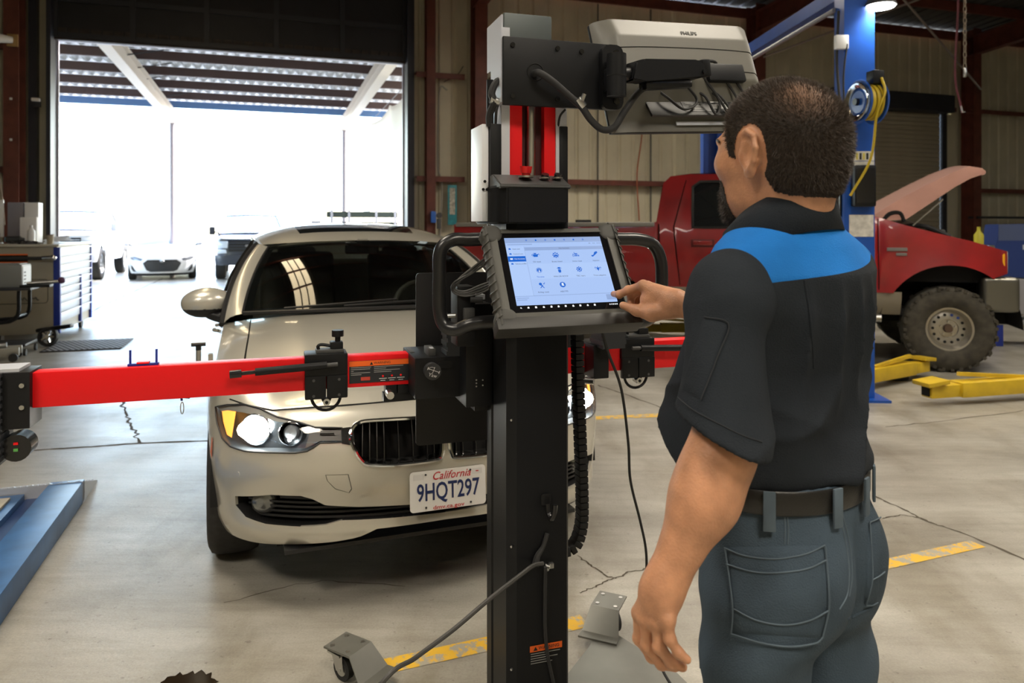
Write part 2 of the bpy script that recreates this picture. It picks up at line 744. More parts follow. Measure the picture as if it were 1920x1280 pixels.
# ---- back wall of ribbed sheets, each sheet a part
TAN = M('cream_sheet_metal', (.58, .53, .385), .5, var=.10, scale=1.6, bump=.02, bscale=30)
TAN2 = M('dark_cream_sheet_metal', (.33, .29, .21), .55, var=.12, scale=1.6)
IRON = M('red_oxide_steel', (.125, .033, .020), .55, var=.25, scale=5)
DKST = M('dark_steel', (.018, .019, .024), .5, var=.25, scale=3)


def rib_profile(w=.914, pitch=.3047, d=-.032):
    p = []
    n = round(w / pitch)
    for i in range(n):
        a = i * pitch
        p += [(a, 0), (a + pitch * .70, 0), (a + pitch * .79, -d), (a + pitch * .91, -d)]
    return p + [(w + .012, 0)]


SHEETS = {}


def wall_sheet(parent, s, z0, z1, y=0.0, mat=TAN):
    k = (round(z1 - z0, 3), mat.name)
    if k not in SHEETS:
        pr = rib_profile()
        vs = [(x, yy, zz) for zz in (0, z1 - z0) for x, yy in pr]
        n = len(pr)
        SHEETS[k] = mesh_from('wall_sheet', vs, [(i, i + 1, n + i + 1, n + i) for i in range(n - 1)], 0)
    o = link('wall_sheet', SHEETS[k], mat, parent)
    o.location = (s, y + random.Random(int(s * 100)).uniform(-.004, .004), z0)
    return o


wall_back = thing('wall_back', 'cream ribbed sheet metal back wall with dark red girts', 'wall', (BO[0], BO[1], 0), BANG, kind='structure')
for i in range(9):
    wall_sheet(wall_back, -.02 - .914 * (i + 1), 0, 5.9)
x = 5.47
while x < 23.5:
    if 14.7 < x + .45 < 17.9:
        wall_sheet(wall_back, x, 4.1, 5.9)
    else:
        wall_sheet(wall_back, x, 0, 5.9)
    x += .914
for i in range(6):
    wall_sheet(wall_back, .02 + .914 * i, 5.15, 5.9)


def ibeam(mb, a, b, fw, d, up, t=.014):
    """I section from a to b; up = direction of the web"""
    a, b = Vector(a), Vector(b)
    ax = (b - a).normalized()
    up = Vector(up)
    up = (up - ax * up.dot(ax)).normalized()
    sd = ax.cross(up)
    L = (b - a).length
    mx = basis((a + b) / 2, ax, up)
    for c, dm in (((0, d / 2, 0), (L, t, fw)), ((0, -d / 2, 0), (L, t, fw)), ((0, 0, 0), (L, d, t))):
        mb.box(c, dm, Matrix.Identity(4)) if False else mb.add(*boxvf(c, dm), mx)
    return mb


def boxvf(c, d):
    x, y, z = d[0] / 2, d[1] / 2, d[2] / 2
    vs = [(c[0] + a * x, c[1] + b * y, c[2] + e * z) for e in (-1, 1) for a, b in ((-1, -1), (1, -1), (1, 1), (-1, 1))]
    return vs, [(3, 2, 1, 0), (4, 5, 6, 7), (0, 1, 5, 4), (1, 2, 6, 5), (2, 3, 7, 6), (3, 0, 4, 7)]


SPANS = [(-8, -.62), (5.62, 6.5), (7.0, 12.4), (12.8, 18.2), (18.7, 23.8)]
for zz in (2.37, 4.22):
    for a, b in SPANS:
        if zz == 2.37 and a == 12.8:
            b = 14.6
        MB().box(((a + b) / 2, -.10, zz), (b - a, .20, .02)).box(((a + b) / 2, -.19, zz - .045), (b - a, .014, .09)).build('girt', IRON, wall_back, smooth=0)
for s_, k in ((-.45, 0), (6.72, 1), (12.6, 1), (18.45, 1)):
    c = MB()
    ibeam(c, (s_, -.36, 0), (s_, -.36, 6.0), .23 if k else .2, .32, (0, 1, 0))
    o = c.build('column', IRON, wall_back, smooth=0)
c = MB()
ibeam(c, (5.87, -.16, 0), (5.87, -.16, 6.0), .16, .2, (0, 1, 0))
c.build('door_post', IRON, wall_back, smooth=0)
# flex conduit, pipes and fittings on the wall
PIPE = M('grey_pipe', (.10, .095, .08), .5)
for s_, z0, z1, r in ((10.35, .6, 5.8, .018), (9.2, 1.2, 5.8, .014)):
    MB().cyl((s_, -.06, z0), (s_, -.06, z1), r, n=8).build('conduit', PIPE, wall_back)
CLO = M('orange_hose', (.33, .10, .045), .6)
MB().tube([(9.85, -.22, 4.0), (10.05, -.25, 3.4), (9.95, -.24, 2.5), (10.0, -.24, 1.6)], .015, 6, smooth=6).build('air_hose', CLO, wall_back)
MB().tube([(6.2, -.1, 3.95), (6.05, -.12, 3.9), (6.02, -.12, 2.6), (6.1, -.12, 2.2), (6.04, -.12, 1.0)], .014, 6, smooth=6).build('conduit', M('pale_conduit', (.3, .29, .25), .6), wall_back)
MB().tube([(6.15, -.05, 4.1), (6.4, -.06, 4.25), (6.5, -.1, 4.4)], .008, 5, smooth=6).build('cable', RUB, wall_back)
MB().tube([(-.62, -.56, 3.9), (-.6, -.55, 3.3), (-.62, -.56, 2.6), (-.55, -.56, 1.9), (-.52, -.56, 1.5)], .012, 6, smooth=6).build('cable', M('pale_cable', (.4, .34, .28), .6), wall_back)
for zz in (2.75, 3.35):
    MB().box((-.45, -.53, zz), (.035, .01, .035), bev=.004).build('steel_plate_tab', WHITE, wall_back)
# floodlight on the left column
t = thing('floodlight', 'small round white floodlight on the dark red column left of the door', 'lamp', BM @ Vector((-.42, -.54, 4.2)), BANG)
MB().box((0, -.02, 0), (.14, .03, .18), bev=.006).build('backplate', M('brass_plate', (.35, .22, .08), .5), t)
MB().cyl((0, -.03, 0), (-.14, -.10, 0), .05, .065, 16).cyl((-.14, -.10, 0), (-.17, -.115, 0), .07, .07, 16).build('housing', WHITE, t)
MB().cyl((-.17, -.115, 0), (-.178, -.119, 0), .06, .06, 16).build('lens', M('lamp_glow', (1, 1, .95), .3, emit=6), t)
t = thing('wall_lamp', 'little white hooded lamp on the dark door jamb, left of the opening', 'lamp', BM @ Vector((-.18, -.32, 3.35)), BANG)
MB().box((0, .03, 0), (.10, .06, .14), bev=.01).build('housing', DKST, t)
MB().box((0, -.03, .03), (.11, .07, .05), bev=.012).build('hood', WHITE, t)
# banner and signs on the wall right of the door
TEAL = M('teal_print', (.03, .23, .27), .5, var=.4, scale=14)
t = thing('wall_banner', 'narrow teal and cream banner hanging on the wall beside the door', 'banner', BM @ Vector((6.28, -.15, 1.6)), BANG)
MB().box((0, 0, .27), (.17, .01, .72), bev=.003).build('cloth', TEAL, t)
MB().box((0, -.007, .34), (.10, .004, .48)).build('print', M('cream_print', (.42, .40, .33), .6, var=.5, scale=25), t)
t = thing('socket_box', 'blue and grey socket box on the narrow red door post', 'box', BM @ Vector((5.93, -.34, 1.65)), BANG)
MB().box((-.04, 0, 0), (.09, .08, .2), bev=.01).build('blue_case', M('blue_plastic', (.03, .13, .5), .4), t)
MB().cyl((.06, -.02, .03), (.06, -.07, .03), .05, n=14).box((.06, -.01, -.12), (.07, .05, .18), bev=.01).build('socket', DGREY, t)
t = thing('paper_notice', 'cream paper over grey card taped to the red column', 'notice', BM @ Vector((6.76, -.535, 1.5)), BANG)
MB().box((0, 0, .22), (.13, .006, .30)).build('paper', M('old_paper', (.5, .45, .36), .7), t)
MB().box((-.02, 0, -.07), (.13, .006, .28)).build('card', M('grey_card', (.18, .17, .16), .7), t)

# ---- big door: frame, raised sectional curtain above the lintel
door = thing('door_1', 'open vehicle door with a dark raised sectional curtain above it', 'door', (BO[0], BO[1], 0), BANG, kind='structure')
JAMB = M('dark_jamb_steel', (.022, .024, .034), .45)
LITE = M('pale_edge_trim', (.55, .52, .6), .4)
MB().box2((-.26, -.30, 0), (-.20, .0, 5.9)).box2((-.26, -.30, 0), (0, -.26, 5.9)).build('jamb', JAMB, door, smooth=0) if False else None
MB().box2((-.33, -.16, 0), (-.22, -.02, 5.9)).build('jamb', JAMB, door, smooth=0)
MB().box2((-.06, -.30, 0), (.0, .05, 5.6)).build('door_track', JAMB, door, smooth=0)
MB().box2((5.44, -.30, 0), (5.50, .05, 5.6)).build('door_track', JAMB, door, smooth=0)
MB().box2((5.50, -.10, 0), (5.60, -.02, 5.9)).build('jamb', JAMB, door, smooth=0)
MB().box2((0.0, .0, 4.37), (5.44, .06, 4.42)).build('lintel_edge', LITE, door, smooth=0)
MB().box2((0.0, .05, 0), (.025, .10, 4.4)).build('jamb_edge', LITE, door, smooth=0)
MB().box2((5.415, .05, 0), (5.44, .10, 4.4)).build('jamb_edge', LITE, door, smooth=0)
CUR = M('dark_door_curtain', (.012, .013, .017), .55, var=.3, scale=2)
CURF = M('dark_door_frame', (.024, .026, .034), .5)
for k in range(4):
    z0 = 4.43 + .56 * k if k else 4.43
    z1 = 4.43 + .56 * (k + 1) - .01
    for j in range(5):
        MB().box2((.02 + 1.084 * j, -.10, z0 + .01), (.02 + 1.084 * j + 1.07, -.06, z1), bev=.006).build('door_panel', CUR, door, smooth=0)
    MB().box2((0, -.13, z0 - .03), (5.44, -.09, z0 + .05)).build('door_rail', CURF, door, smooth=0)
for j in range(6):
    MB().box2((-.03 + 1.084 * j, -.135, 4.4), (.05 + 1.084 * j, -.095, 6.6)).build('door_stile', CURF, door, smooth=0)
for j in range(34):
    MB().box2((.03 + .16 * j, -.12, 4.40), (.165 + .16 * j, -.085, 4.55)).build('weather_strip', M('worn_bottom_seal', (.035, .027, .024), .7, var=.4, scale=8), door, smooth=0)
MB().box2((0, -.10, 4.37), (5.44, .0, 4.42)).build('bottom_bar', M('brown_bottom_bar', (.05, .035, .03), .6), door, smooth=0)

# ---- roll-up door at the far right
d2 = thing('door_2', 'closed cream roll up door of many slats, right of the blue lift', 'door', (BO[0], BO[1], 0), BANG, kind='structure')
SLW = 3.15
slat = MB()
pp = [(-.0, .0), (-.018, .018), (-.022, .05), (-.018, .082), (0, .10)]
slat.add([(x, y - .04, z) for x in (0, SLW) for y, z in pp], [(i + 1, i, 5 + i, 6 + i) for i in range(4)])
sm = mesh_from('door_slat', slat.V, slat.F, 60)
for k in range(41):
    o = link('door_slat', sm, TAN2, d2)
    o.location = (14.70, 0, .1 * k)
MB().box2((14.6, -.36, 4.08), (17.98, -.02, 4.48), bev=.03).build('roll_housing', DKST, d2, smooth=0)
MB().box2((17.86, -.14, 0), (17.98, -.02, 4.1)).build('guide_rail', DKST, d2, smooth=0)
MB().box2((17.97, -.03, 0), (18.35, -.01, 4.1)).build('door_cheek', TAN, d2, 0)
MB().box2((14.58, -.14, 0), (14.70, -.02, 4.1)).build('guide_rail', DKST, d2, smooth=0)

# ---- roof: ribbed sheets on purlins and rafters, with open ribs at the eave
ceil_ = thing('ceiling', 'dark ribbed metal roof on red oxide rafters and purlins', 'ceiling', (BO[0], BO[1], 0), BANG, kind='structure')
SLOPE = .06
ROOF = M('dark_roof_sheet', (.055, .052, .048), .6, var=.2, scale=1.0)
pr = rib_profile(.914, .3047, -.045)
n = len(pr)
vs = [(x, yy, 6.02 + z - SLOPE * yy) for yy in (.25, -10, -19) for x, z in pr]
rm = mesh_from('roof_sheet', vs, [(r * n + i, r * n + i + 1, (r + 1) * n + i + 1, (r + 1) * n + i) for r in (0, 1) for i in range(n - 1)], 0)
for k in range(36):
    o = link('roof_sheet', rm, ROOF, ceil_)
    o.location.x = -8.3 + .914 * k
for k in range(13):
    yy = -.12 - 1.5 * k
    zz = 6.0 - SLOPE * yy
    MB().box2((-8.3, yy - .03, zz - .2), (24, yy + .03, zz - .005)).build('purlin', IRON, ceil_, smooth=0)
for s_ in (-.45, 6.72, 12.6, 18.45):
    c = MB()
    ibeam(c, (s_, -.3, 5.62), (s_, -18.6, 5.62 + SLOPE * 18.3), .2, .42, (0, 0, 1))
    c.build('rafter', IRON, ceil_, smooth=0)
for a, b in (((12.6, -.6, 4.9), (15.6, -3.2, 6.1)), ((12.6, -3.2, 6.1), (18.45, -.6, 4.6))):
    MB().cyl(a, b, .022, n=8).build('brace_rod', M('pale_rod', (.33, .28, .25), .5), ceil_)
# fibreglass skylight strips, lit by the day outside
SKYL = M('sunlit_fibreglass', (.8, .7, .5), .6, var=.5, scale=40, emit=9, ecol=(1, .80, .50))
for k in range(3):
    a_ = 1.87 + .21 * k
    MB().grid(lambda u, v: (a_ + u, v, 5.99 - SLOPE * v), [0, .17], [-3.2, -7.4]).build('skylight_strip', SKYL, ceil_, 0)
# remaining walls of the hall (seen only from other positions and in reflections)
for nm, s0, y0, ang, ln, lab in (('wall_left', -8.25, -18.8, 90, 21, 'cream ribbed sheet wall on the left side of the hall'), ('wall_right', 24, 0, -90, 21, 'cream ribbed sheet wall on the right side of the hall'),
                                 ('wall_front', 24, -18.8, 180, 35.3, 'cream ribbed sheet wall behind the viewer')):
    w = thing(nm, lab, 'wall', BM @ Vector((s0, y0, 0)), BANG + R(ang), kind='structure')
    k = 0
    while k * .914 < ln:
        wall_sheet(w, k * .914, 0, 7.0, 0, TAN)
        k += 1

# ---- lamps of the hall
HOUS = M('lamp_housing', (.5, .5, .48), .5)
GLOW = M('lamp_diffuser', (1, .95, .85), .4, emit=14, ecol=(1, .9, .76))
for i, (lx, ly, lz, e) in enumerate(LAMPS):
    t = thing('high_bay_lamp', 'grey high bay lamp with a glowing square diffuser under the roof', 'lamp', (lx, ly, lz), BANG, 'high bay lamps under the roof')
    MB().box((0, 0, .10), (1.3, 1.3, .10), taper=(.8, .8)).build('housing', HOUS, t)
    MB().box((0, 0, .04), (1.22, 1.22, .015)).build('diffuser', GLOW, t)
    MB().cyl((.4, 0, .15), (.4, 0, 1.3), .01, n=6).cyl((-.4, 0, .15), (-.4, 0, 1.3), .01, n=6).build('hanger', STEEL, t)
    ceiling_area(lx, ly, lz - .0, e)
# ================================================================== silver sedan: surface functions (x lateral, y back from the nose, z up)
def lin(xs, ys, x):
    return float(np.interp(x, xs, ys))


def hermite(xs, ys, x):
    """smooth monotone-ish interpolation"""
    n = len(xs)
    if x <= xs[0]:
        return ys[0]
    if x >= xs[-1]:
        return ys[-1]
    i = 0
    while x > xs[i + 1]:
        i += 1
    h = xs[i + 1] - xs[i]
    d = (ys[i + 1] - ys[i]) / h
    dl = (ys[i] - ys[i - 1]) / (xs[i] - xs[i - 1]) if i else d
    dr = (ys[i + 2] - ys[i + 1]) / (xs[i + 2] - xs[i + 1]) if i < n - 2 else d
    m0 = (dl + d) / 2 if dl * d > 0 else 0
    m1 = (dr + d) / 2 if dr * d > 0 else 0
    t = (x - xs[i]) / h
    return ys[i] * (2 * t ** 3 - 3 * t * t + 1) + h * m0 * (t ** 3 - 2 * t * t + t) + ys[i + 1] * (-2 * t ** 3 + 3 * t * t) + h * m1 * (t ** 3 - t * t)


class Wrap:
    """skin wrapped round a plan outline: point(u, z, depth)"""

    def __init__(s, plan, ins_front, ins_side, ins_rear, uf, ur):
        P = np.array(plan, float)
        # smooth plan through Catmull-Rom
        Q = []
        n = len(P)
        for i in range(n - 1):
            p0 = P[i - 1] if i else np.array([-P[1][0], P[1][1]])
            p3 = P[i + 2] if i < n - 2 else np.array([-P[i][0], P[i][1]])
            p1, p2 = P[i], P[i + 1]
            for k in range(12):
                t = k / 12
                Q.append(.5 * (2 * p1 + (p2 - p0) * t + (2 * p0 - 5 * p1 + 4 * p2 - p3) * t * t + (3 * p1 - p0 - 3 * p2 + p3) * t ** 3))
        Q.append(P[-1])
        Q = np.array(Q)
        s.d = np.concatenate([[0], np.cumsum(np.linalg.norm(np.diff(Q, axis=0), axis=1))])
        s.Q = Q
        T = np.gradient(Q, s.d, axis=0)
        T /= np.linalg.norm(T, axis=1)[:, None]
        s.N = np.stack([-T[:, 1], T[:, 0]], 1)   # inward
        s.f, s.sd, s.r = ins_front, ins_side, ins_rear
        s.uf, s.ur, s.L = uf, ur, s.d[-1]

    def inset(s, u, z):
        a = abs(u)
        w = min(1, max(0, (a - s.uf[0]) / (s.uf[1] - s.uf[0])))
        w = w * w * (3 - 2 * w)
        i = hermite(s.f[0], s.f[1], z) * (1 - w) + hermite(s.sd[0], s.sd[1], z) * w
        if a > s.ur[0]:
            w = min(1, (a - s.ur[0]) / (s.ur[1] - s.ur[0]))
            w = w * w * (3 - 2 * w)
            i = i * (1 - w) + hermite(s.r[0], s.r[1], z) * w
        return i

    def xy(s, u, i=0.0):
        a = min(abs(u), s.L)
        x = np.interp(a, s.d, s.Q[:, 0]) + np.interp(a, s.d, s.N[:, 0]) * i
        y = np.interp(a, s.d, s.Q[:, 1]) + np.interp(a, s.d, s.N[:, 1]) * i
        return (x if u >= 0 else -x), y

    def __call__(s, u, z, dep=0.0):
        x, y = s.xy(u, s.inset(u, z) + dep)
        return (x, y, z)

    def u_at_y(s, y, side=1):
        k = np.argmax(s.Q[:, 1] >= y)
        return side * s.d[k]


BW = Wrap([(0, 0), (.25, .016), (.45, .058), (.60, .120), (.73, .208), (.818, .330), (.866, .48), (.892, .70), (.903, 1.0), (.906, 1.5), (.905, 2.3), (.898, 3.2), (.875, 3.85),
           (.83, 4.25), (.72, 4.48), (.42, 4.60), (0, 4.63)],
          ([.19, .225, .26, .30, .36, .42, .48, .54, .60, .66, .70, .74, .77, .80], [.10, .05, .018, .004, .022, .018, .004, 0, .006, .030, .055, .095, .15, .24]),
          ([.18, .25, .36, .50, .66, .76, .84, .92, 1.0], [.07, .03, .012, .0, .0, .012, .040, .068, .085]),
          ([.20, .30, .5, .7, .9, 1.05], [.10, .04, .0, .01, .05, .12]), (.62, 1.05), (4.9, 5.3))
BTOPY = ([.0, .24, .45, .75, 1.1, 1.5, 2.3, 3.3, 4.2, 4.63], [.795, .795, .800, .835, .885, .925, .955, .985, 1.01, 1.03])


def btop(u):
    """height of the shoulder line"""
    return hermite(BTOPY[0], BTOPY[1], BW.xy(u)[1])


SILVER = M('champagne_silver_paint', (.62, .595, .515), .30, .42, coat=1.0, spec=.5)
BTRIM = M('black_trim_plastic', (.014, .014, .015), .45)
HOLE = M('black_void', (.004, .004, .004), .9)


def glass_mat(name, tint, rough=.0, refl=1.0):
    """thin sheet glass: tinted see-through with Fresnel reflection"""
    m = bpy.data.materials.new(name)
    m.use_nodes = True
    nt = m.node_tree
    N, L = nt.nodes, nt.links
    N.remove(N['Principled BSDF'])
    tr = N.new('ShaderNodeBsdfTransparent')
    tr.inputs[0].default_value = (*tint, 1)
    gl = N.new('ShaderNodeBsdfGlossy')
    gl.inputs['Roughness'].default_value = rough
    gl.inputs[0].default_value = (refl, refl, refl, 1)
    fr = N.new('ShaderNodeFresnel')
    fr.inputs[0].default_value = 1.5
    mx = N.new('ShaderNodeMixShader')
    L.new(fr.outputs[0], mx.inputs[0])
    L.new(tr.outputs[0], mx.inputs[1])
    L.new(gl.outputs[0], mx.inputs[2])
    L.new(mx.outputs[0], N['Material Output'].inputs[0])
    return m


GLASS = glass_mat('tinted_car_glass', (.42, .46, .44))
CLEAR = glass_mat('clear_lens', (.95, .95, .95))


def coons(c0, c1, d0, d1, bump=None):
    """patch: c0(t), c1(t) front and back, d0(s), d1(s) the two sides; t, s in 0..1"""
    P00, P10, P01, P11 = (Vector(c0(0)), Vector(c0(1)), Vector(c1(0)), Vector(c1(1)))

    def f(t, s, dep=0.0):
        a = Vector(c0(t)) * (1 - s) + Vector(c1(t)) * s
        b = Vector(d0(s)) * (1 - t) + Vector(d1(s)) * t
        c = P00 * (1 - t) * (1 - s) + P10 * t * (1 - s) + P01 * (1 - t) * s + P11 * t * s
        p = a + b - c
        if bump:
            p = p + Vector(bump(t, s))
        return p - Vector((0, 0, dep))
    return f


def qcurve(a, m, b):
    """quadratic curve a-m-b through m at the middle"""
    a, m, b = Vector(a), Vector(m), Vector(b)
    k = m * 2 - (a + b) / 2
    return lambda t: a * (1 - t) ** 2 + k * 2 * t * (1 - t) + b * t * t


def mir(p):
    return [(-a, b) for a, b in p]


def lerp_poly(poly, step):
    out = []
    n = len(poly)
    for i in range(n):
        a, b = poly[i], poly[(i + 1) % n]
        k = max(1, int(math.hypot(b[0] - a[0], b[1] - a[1]) / step))
        out += [(a[0] + (b[0] - a[0]) * j / k, a[1] + (b[1] - a[1]) * j / k) for j in range(k)]
    return out


def make_sedan():
    psi = R(20.5)
    t = thing('sedan_car', 'champagne silver sedan with twin kidney grilles and lit headlights, behind the black column', 'car', (-.255, 2.87, 0), psi)
    HL = [(-1.035, .727), (-.945, .748), (-.867, .757), (-.785, .746), (-.685, .720), (-.587, .705), (-.511, .689), (-.405, .686), (-.402, .637), (-.485, .637), (-.509, .621),
          (-.533, .609), (-.578, .602), (-.675, .600), (-.793, .596), (-.877, .600), (-.941, .621), (-.995, .670)]
    KD = [(-.372, .655), (-.362, .686), (-.338, .701), (-.288, .706), (-.114, .705), (-.04, .702), (-.018, .69), (-.012, .66), (-.012, .60), (-.018, .567), (-.04, .551), (-.18, .546),
          (-.295, .553), (-.330, .574), (-.355, .615)]
    KD = smooth2(KD, 3)
    IN = [(-.86, .408), (-.68, .436), (-.56, .437), (-.515, .425), (-.466, .400), (-.339, .388), (-.147, .380), (0, .378), (.147, .380), (.339, .388), (.466, .400), (.515, .425), (.56, .437), (.68, .436), (.86, .408),
          (.862, .372), (.80, .337), (.70, .325), (.56, .323), (.464, .328), (.402, .342), (.212, .338), (0, .336), (-.212, .338), (-.402, .342), (-.464, .328), (-.56, .323), (-.70, .325), (-.80, .337), (-.862, .372)]
    IN = lerp_poly(IN, .04)
    HLp = lerp_poly(HL, .03)
    BR = [(-.405, .686), (-.362, .690), (-.352, .624), (-.402, .634)]
    uw = BW.u_at_y(.80)
    AR = [(uw + .352 * math.cos(a), .318 + .352 * math.sin(a)) for a in [R(-60 + 300 * i / 40) for i in range(41)]]
    SL = [(-.95, .772), (-.855, .757), (-.72, .742), (-.40, .757), (0, .766), (.40, .757), (.72, .742), (.855, .757), (.95, .772)]
    SLb = [(a, b - .006) for a, b in SL]
    SLp = SL + SLb[::-1]
    TW = [(-.459, .52), (-.378, .519), (-.366, .464), (-.376, .448), (-.425, .467), (-.453, .498)]

    def ring(p, w):
        cx = sum(a for a, b in p) / len(p)
        cy = sum(b for a, b in p) / len(p)
        q = []
        for a, b in p:
            d = math.hypot(a - cx, b - cy)
            q.append((a - (a - cx) / d * w, b - (b - cy) / d * w))
        return q
    UE = 1.80
    us = [-UE + 2 * UE * i / 120 for i in range(121)]
    LOW = ([0, .27, .34, .43, .7, 1.0, 1.15, 1.8], [.312, .306, .277, .262, .238, .225, .22, .20])
    outl = [(u, lin(LOW[0], LOW[1], abs(u))) for u in us] + [(u, btop(u)) for u in us[::-1]]
    TWo = ring(TW, -.003)
    SEN = [[(u + .009 * math.cos(a), z + .009 * math.sin(a)) for a in [k * .628 for k in range(10)]] for u, z in ((-.826, .503), (-.321, .43), (.826, .503), (.321, .43))]
    feats = [SLp, HLp, mir(HLp), KD, mir(KD), IN, BR, mir(BR), AR, mir(AR), TWo, TW] + SEN
    v2, cut = cut_sheet(outl, feats, .028)
    sk = cut[-1] + cut[11]
    link('front_bumper', sheet_mesh('front_bumper', v2, sk, BW, .012), SILVER, t)
    o = sheet_mesh('hood_gap', v2, cut[0] + cut[10], lambda u, z, d: BW(u, z, d + .004))
    link('shut_line', o, HOLE, t)
    for k in range(4):
        link('parking_sensor', sheet_mesh('parking_sensor', v2, cut[12 + k], lambda u, z, d: BW(u, z, d - .001), .01), SILVER, t)
    # side markers
    for sg in (-1, 1):
        mk = [(sg * a, b) for a, b in ((1.10, .53), (1.06, .60), (1.045, .60), (1.06, .51))]
        MB().add([BW(a, b, -.003) for a, b in mk], [(0, 1, 2, 3)]).build('side_marker', M('orange_reflector', (.75, .12, .04), .25), t)
    # ---- lower intake
    ik = link('lower_intake', sheet_mesh('lower_intake', v2, cut[5], lambda u, z, d: BW(u, z, d + .09)), HOLE, t)
    m = MB()
    rim = [BW(a, b, .0) for a, b in IN]
    rim2 = [BW(a, b, .095) for a, b in IN]
    k = len(rim)
    m.add(rim + rim2, [(i, (i + 1) % k, k + (i + 1) % k, k + i) for i in range(k)]).build('intake_frame', BTRIM, ik)
    for zz, ua in ((.345, .76), (.363, .80), (.381, .82), (.399, .82), (.417, .66)):
        for sg in (-1, 1):
            g = MB()
            ua0 = .0 if zz < .39 else .50
            q = [ua0 + (ua - ua0) * i / 14 for i in range(15)]
            g.grid(lambda a, b: BW(sg * a, zz + b[1], .03 + b[0]), q, [(0, .004), (0, -.004), (.03, -.002)])
            g.build('intake_slat', BTRIM, ik)
    for sg in (-1, 1):
        fp = Vector(BW(sg * .745, .392, .05))
        ax = Vector((sg * .25, -1, 0)).normalized()
        fo = MB().cyl(fp + ax * -.02, fp + ax * .02, .052, .048, 20).build('fog_lamp', BTRIM, t)
        MB().lathe([(.045, .020), (.040, .026), (.025, .030), (.001, .032)], 20, basis(fp, ax.cross((0, 0, 1)), (0, 0, 1)) if False else Matrix.Translation(fp) @ ax.to_track_quat('Z', 'Y').to_matrix().to_4x4()).build('lens', M('fog_glass', (.22, .23, .23), .12, .7), fo)
    # ---- kidney grilles
    for sg in (-1, 1):
        kp = [(a * -sg, b) for a, b in KD]
        g = link('kidney_grille', sheet_mesh('kidney_grille', v2, cut[3 if sg < 0 else 4], lambda u, z, d: BW(u, z, d + .085)), HOLE, t)
        k = len(kp)
        MB().add([BW(a, b, 0) for a, b in kp] + [BW(a, b, .086) for a, b in kp], [(i, (i + 1) % k, k + (i + 1) % k, k + i) for i in range(k)]).build('grille_well', HOLE, g)
        MB().tube([BW(a, b, -.003) for a, b in kp], .0085, 8, closed=True).build('chrome_ring', CHROME, g)
        for i in range(11):
            ub = -.045 - .028 * i
            zs = [b for a, b in KD if abs(a - ub) < .022]
            z0, z1 = min(zs), max(zs)
            uu = ub * -sg
            MB().grid(lambda a, b: BW(uu + b[0], a, b[1]), [z0 + .004 + (z1 - z0 - .008) * j / 8 for j in range(9)], [(-.0028, .045), (-.0022, .017), (.0022, .017), (.0028, .045)]).build('grille_bar', BLKG, g)
            MB().tube([BW(uu, z0 + .006 + (z1 - z0 - .012) * j / 8, .016 + (.018 if j == 0 else 0)) for j in range(9)], .0016, 5).build('grille_bar_edge', M('dark_chrome', (.10, .10, .095), .4, 1), g)
        bp = [(a * -sg, b) for a, b in BR]
        MB().add([BW(a, b, -.004) for a, b in bp] + [BW(a, b, .02) for a, b in bp], [(0, 1, 2, 3), (0, 4, 5, 1), (1, 5, 6, 2), (2, 6, 7, 3), (3, 7, 4, 0)]).build('chrome_bridge', CHROME, g)
    # ---- headlights
    AMB = M('amber_lens', (.95, .32, .03), .2, emit=2.2, ecol=(1, .38, .06))
    BULB = M('headlight_glow', (1, .98, .92), .3, emit=55, ecol=(1, .97, .88))
    REFL = M('headlight_reflector', (.75, .77, .8), .12, 1)
    LHOUS = M('headlight_housing', (.09, .11, .13), .3, .5)
    for sg in (-1, 1):
        hp = [(a * -sg, b) for a, b in HLp]
        k = len(hp)
        h = link('headlight', sheet_mesh('headlight', v2, cut[1 if sg < 0 else 2], lambda u, z, d: BW(u, z, d + .06)), LHOUS, t)
        MB().add([BW(a, b, 0) for a, b in hp] + [BW(a, b, .061) for a, b in hp], [(i, (i + 1) % k, k + (i + 1) % k, k + i) for i in range(k)]).build('headlight_rim', LHOUS, h)
        MB().tube([BW(a, b, .0) for a, b in hp], .0035, 6, closed=True).build('gasket', BTRIM, h)
        # lamp bowls
        for (uc, zc, rr, kind) in ((.795, .668, .062, 'main'), (.625, .660, .048, 'proj')):
            c = Vector(BW(-uc * -sg if False else sg * uc, zc, .055))
            n2 = Vector(BW(sg * uc, zc, -.1)) - Vector(BW(sg * uc, zc, .1))
            n2.z = 0
            ax = n2.normalized() * .6 + Vector((0, -1, 0)) * .4
            mx = Matrix.Translation(c) @ ax.normalized().to_track_quat('Z', 'Y').to_matrix().to_4x4()
            MB().lathe([(.004, -.03), (rr * .6, -.018), (rr * .9, .004), (rr, .028), (rr * .94, .03)], 24, mx).build('lamp_bowl', REFL, h)
            if kind == 'main':
                MB().ball(c + ax.normalized() * .018, (.072, .03, .044), 16, 8).build('lamp_bulb', BULB, h)
            else:
                MB().lathe([(.030, .0), (.030, .018), (.022, .030), (.001, .036)], 20, mx).build('projector_lens', M('projector_glass', (.5, .55, .6), .06, .3), h)
                MB().ball(c + ax.normalized() * .045 + Vector((0, 0, -.02)), .007, 10, 6).build('lamp_bulb', BULB, h)
        ap = [(.905, .625), (.945, .63), (.985, .675), (1.02, .722), (.96, .735), (.91, .73)]
        MB().add([BW(sg * a, b, .02) for a, b in ap], [tuple(range(6))]).build('turn_signal', AMB, h)
        ep = [(1.02, .7265), (.94, .746), (.867, .755), (.785, .744), (.685, .717), (.60, .703), (.60, .697), (.69, .704), (.79, .722), (.867, .728), (.94, .727), (.985, .717)]
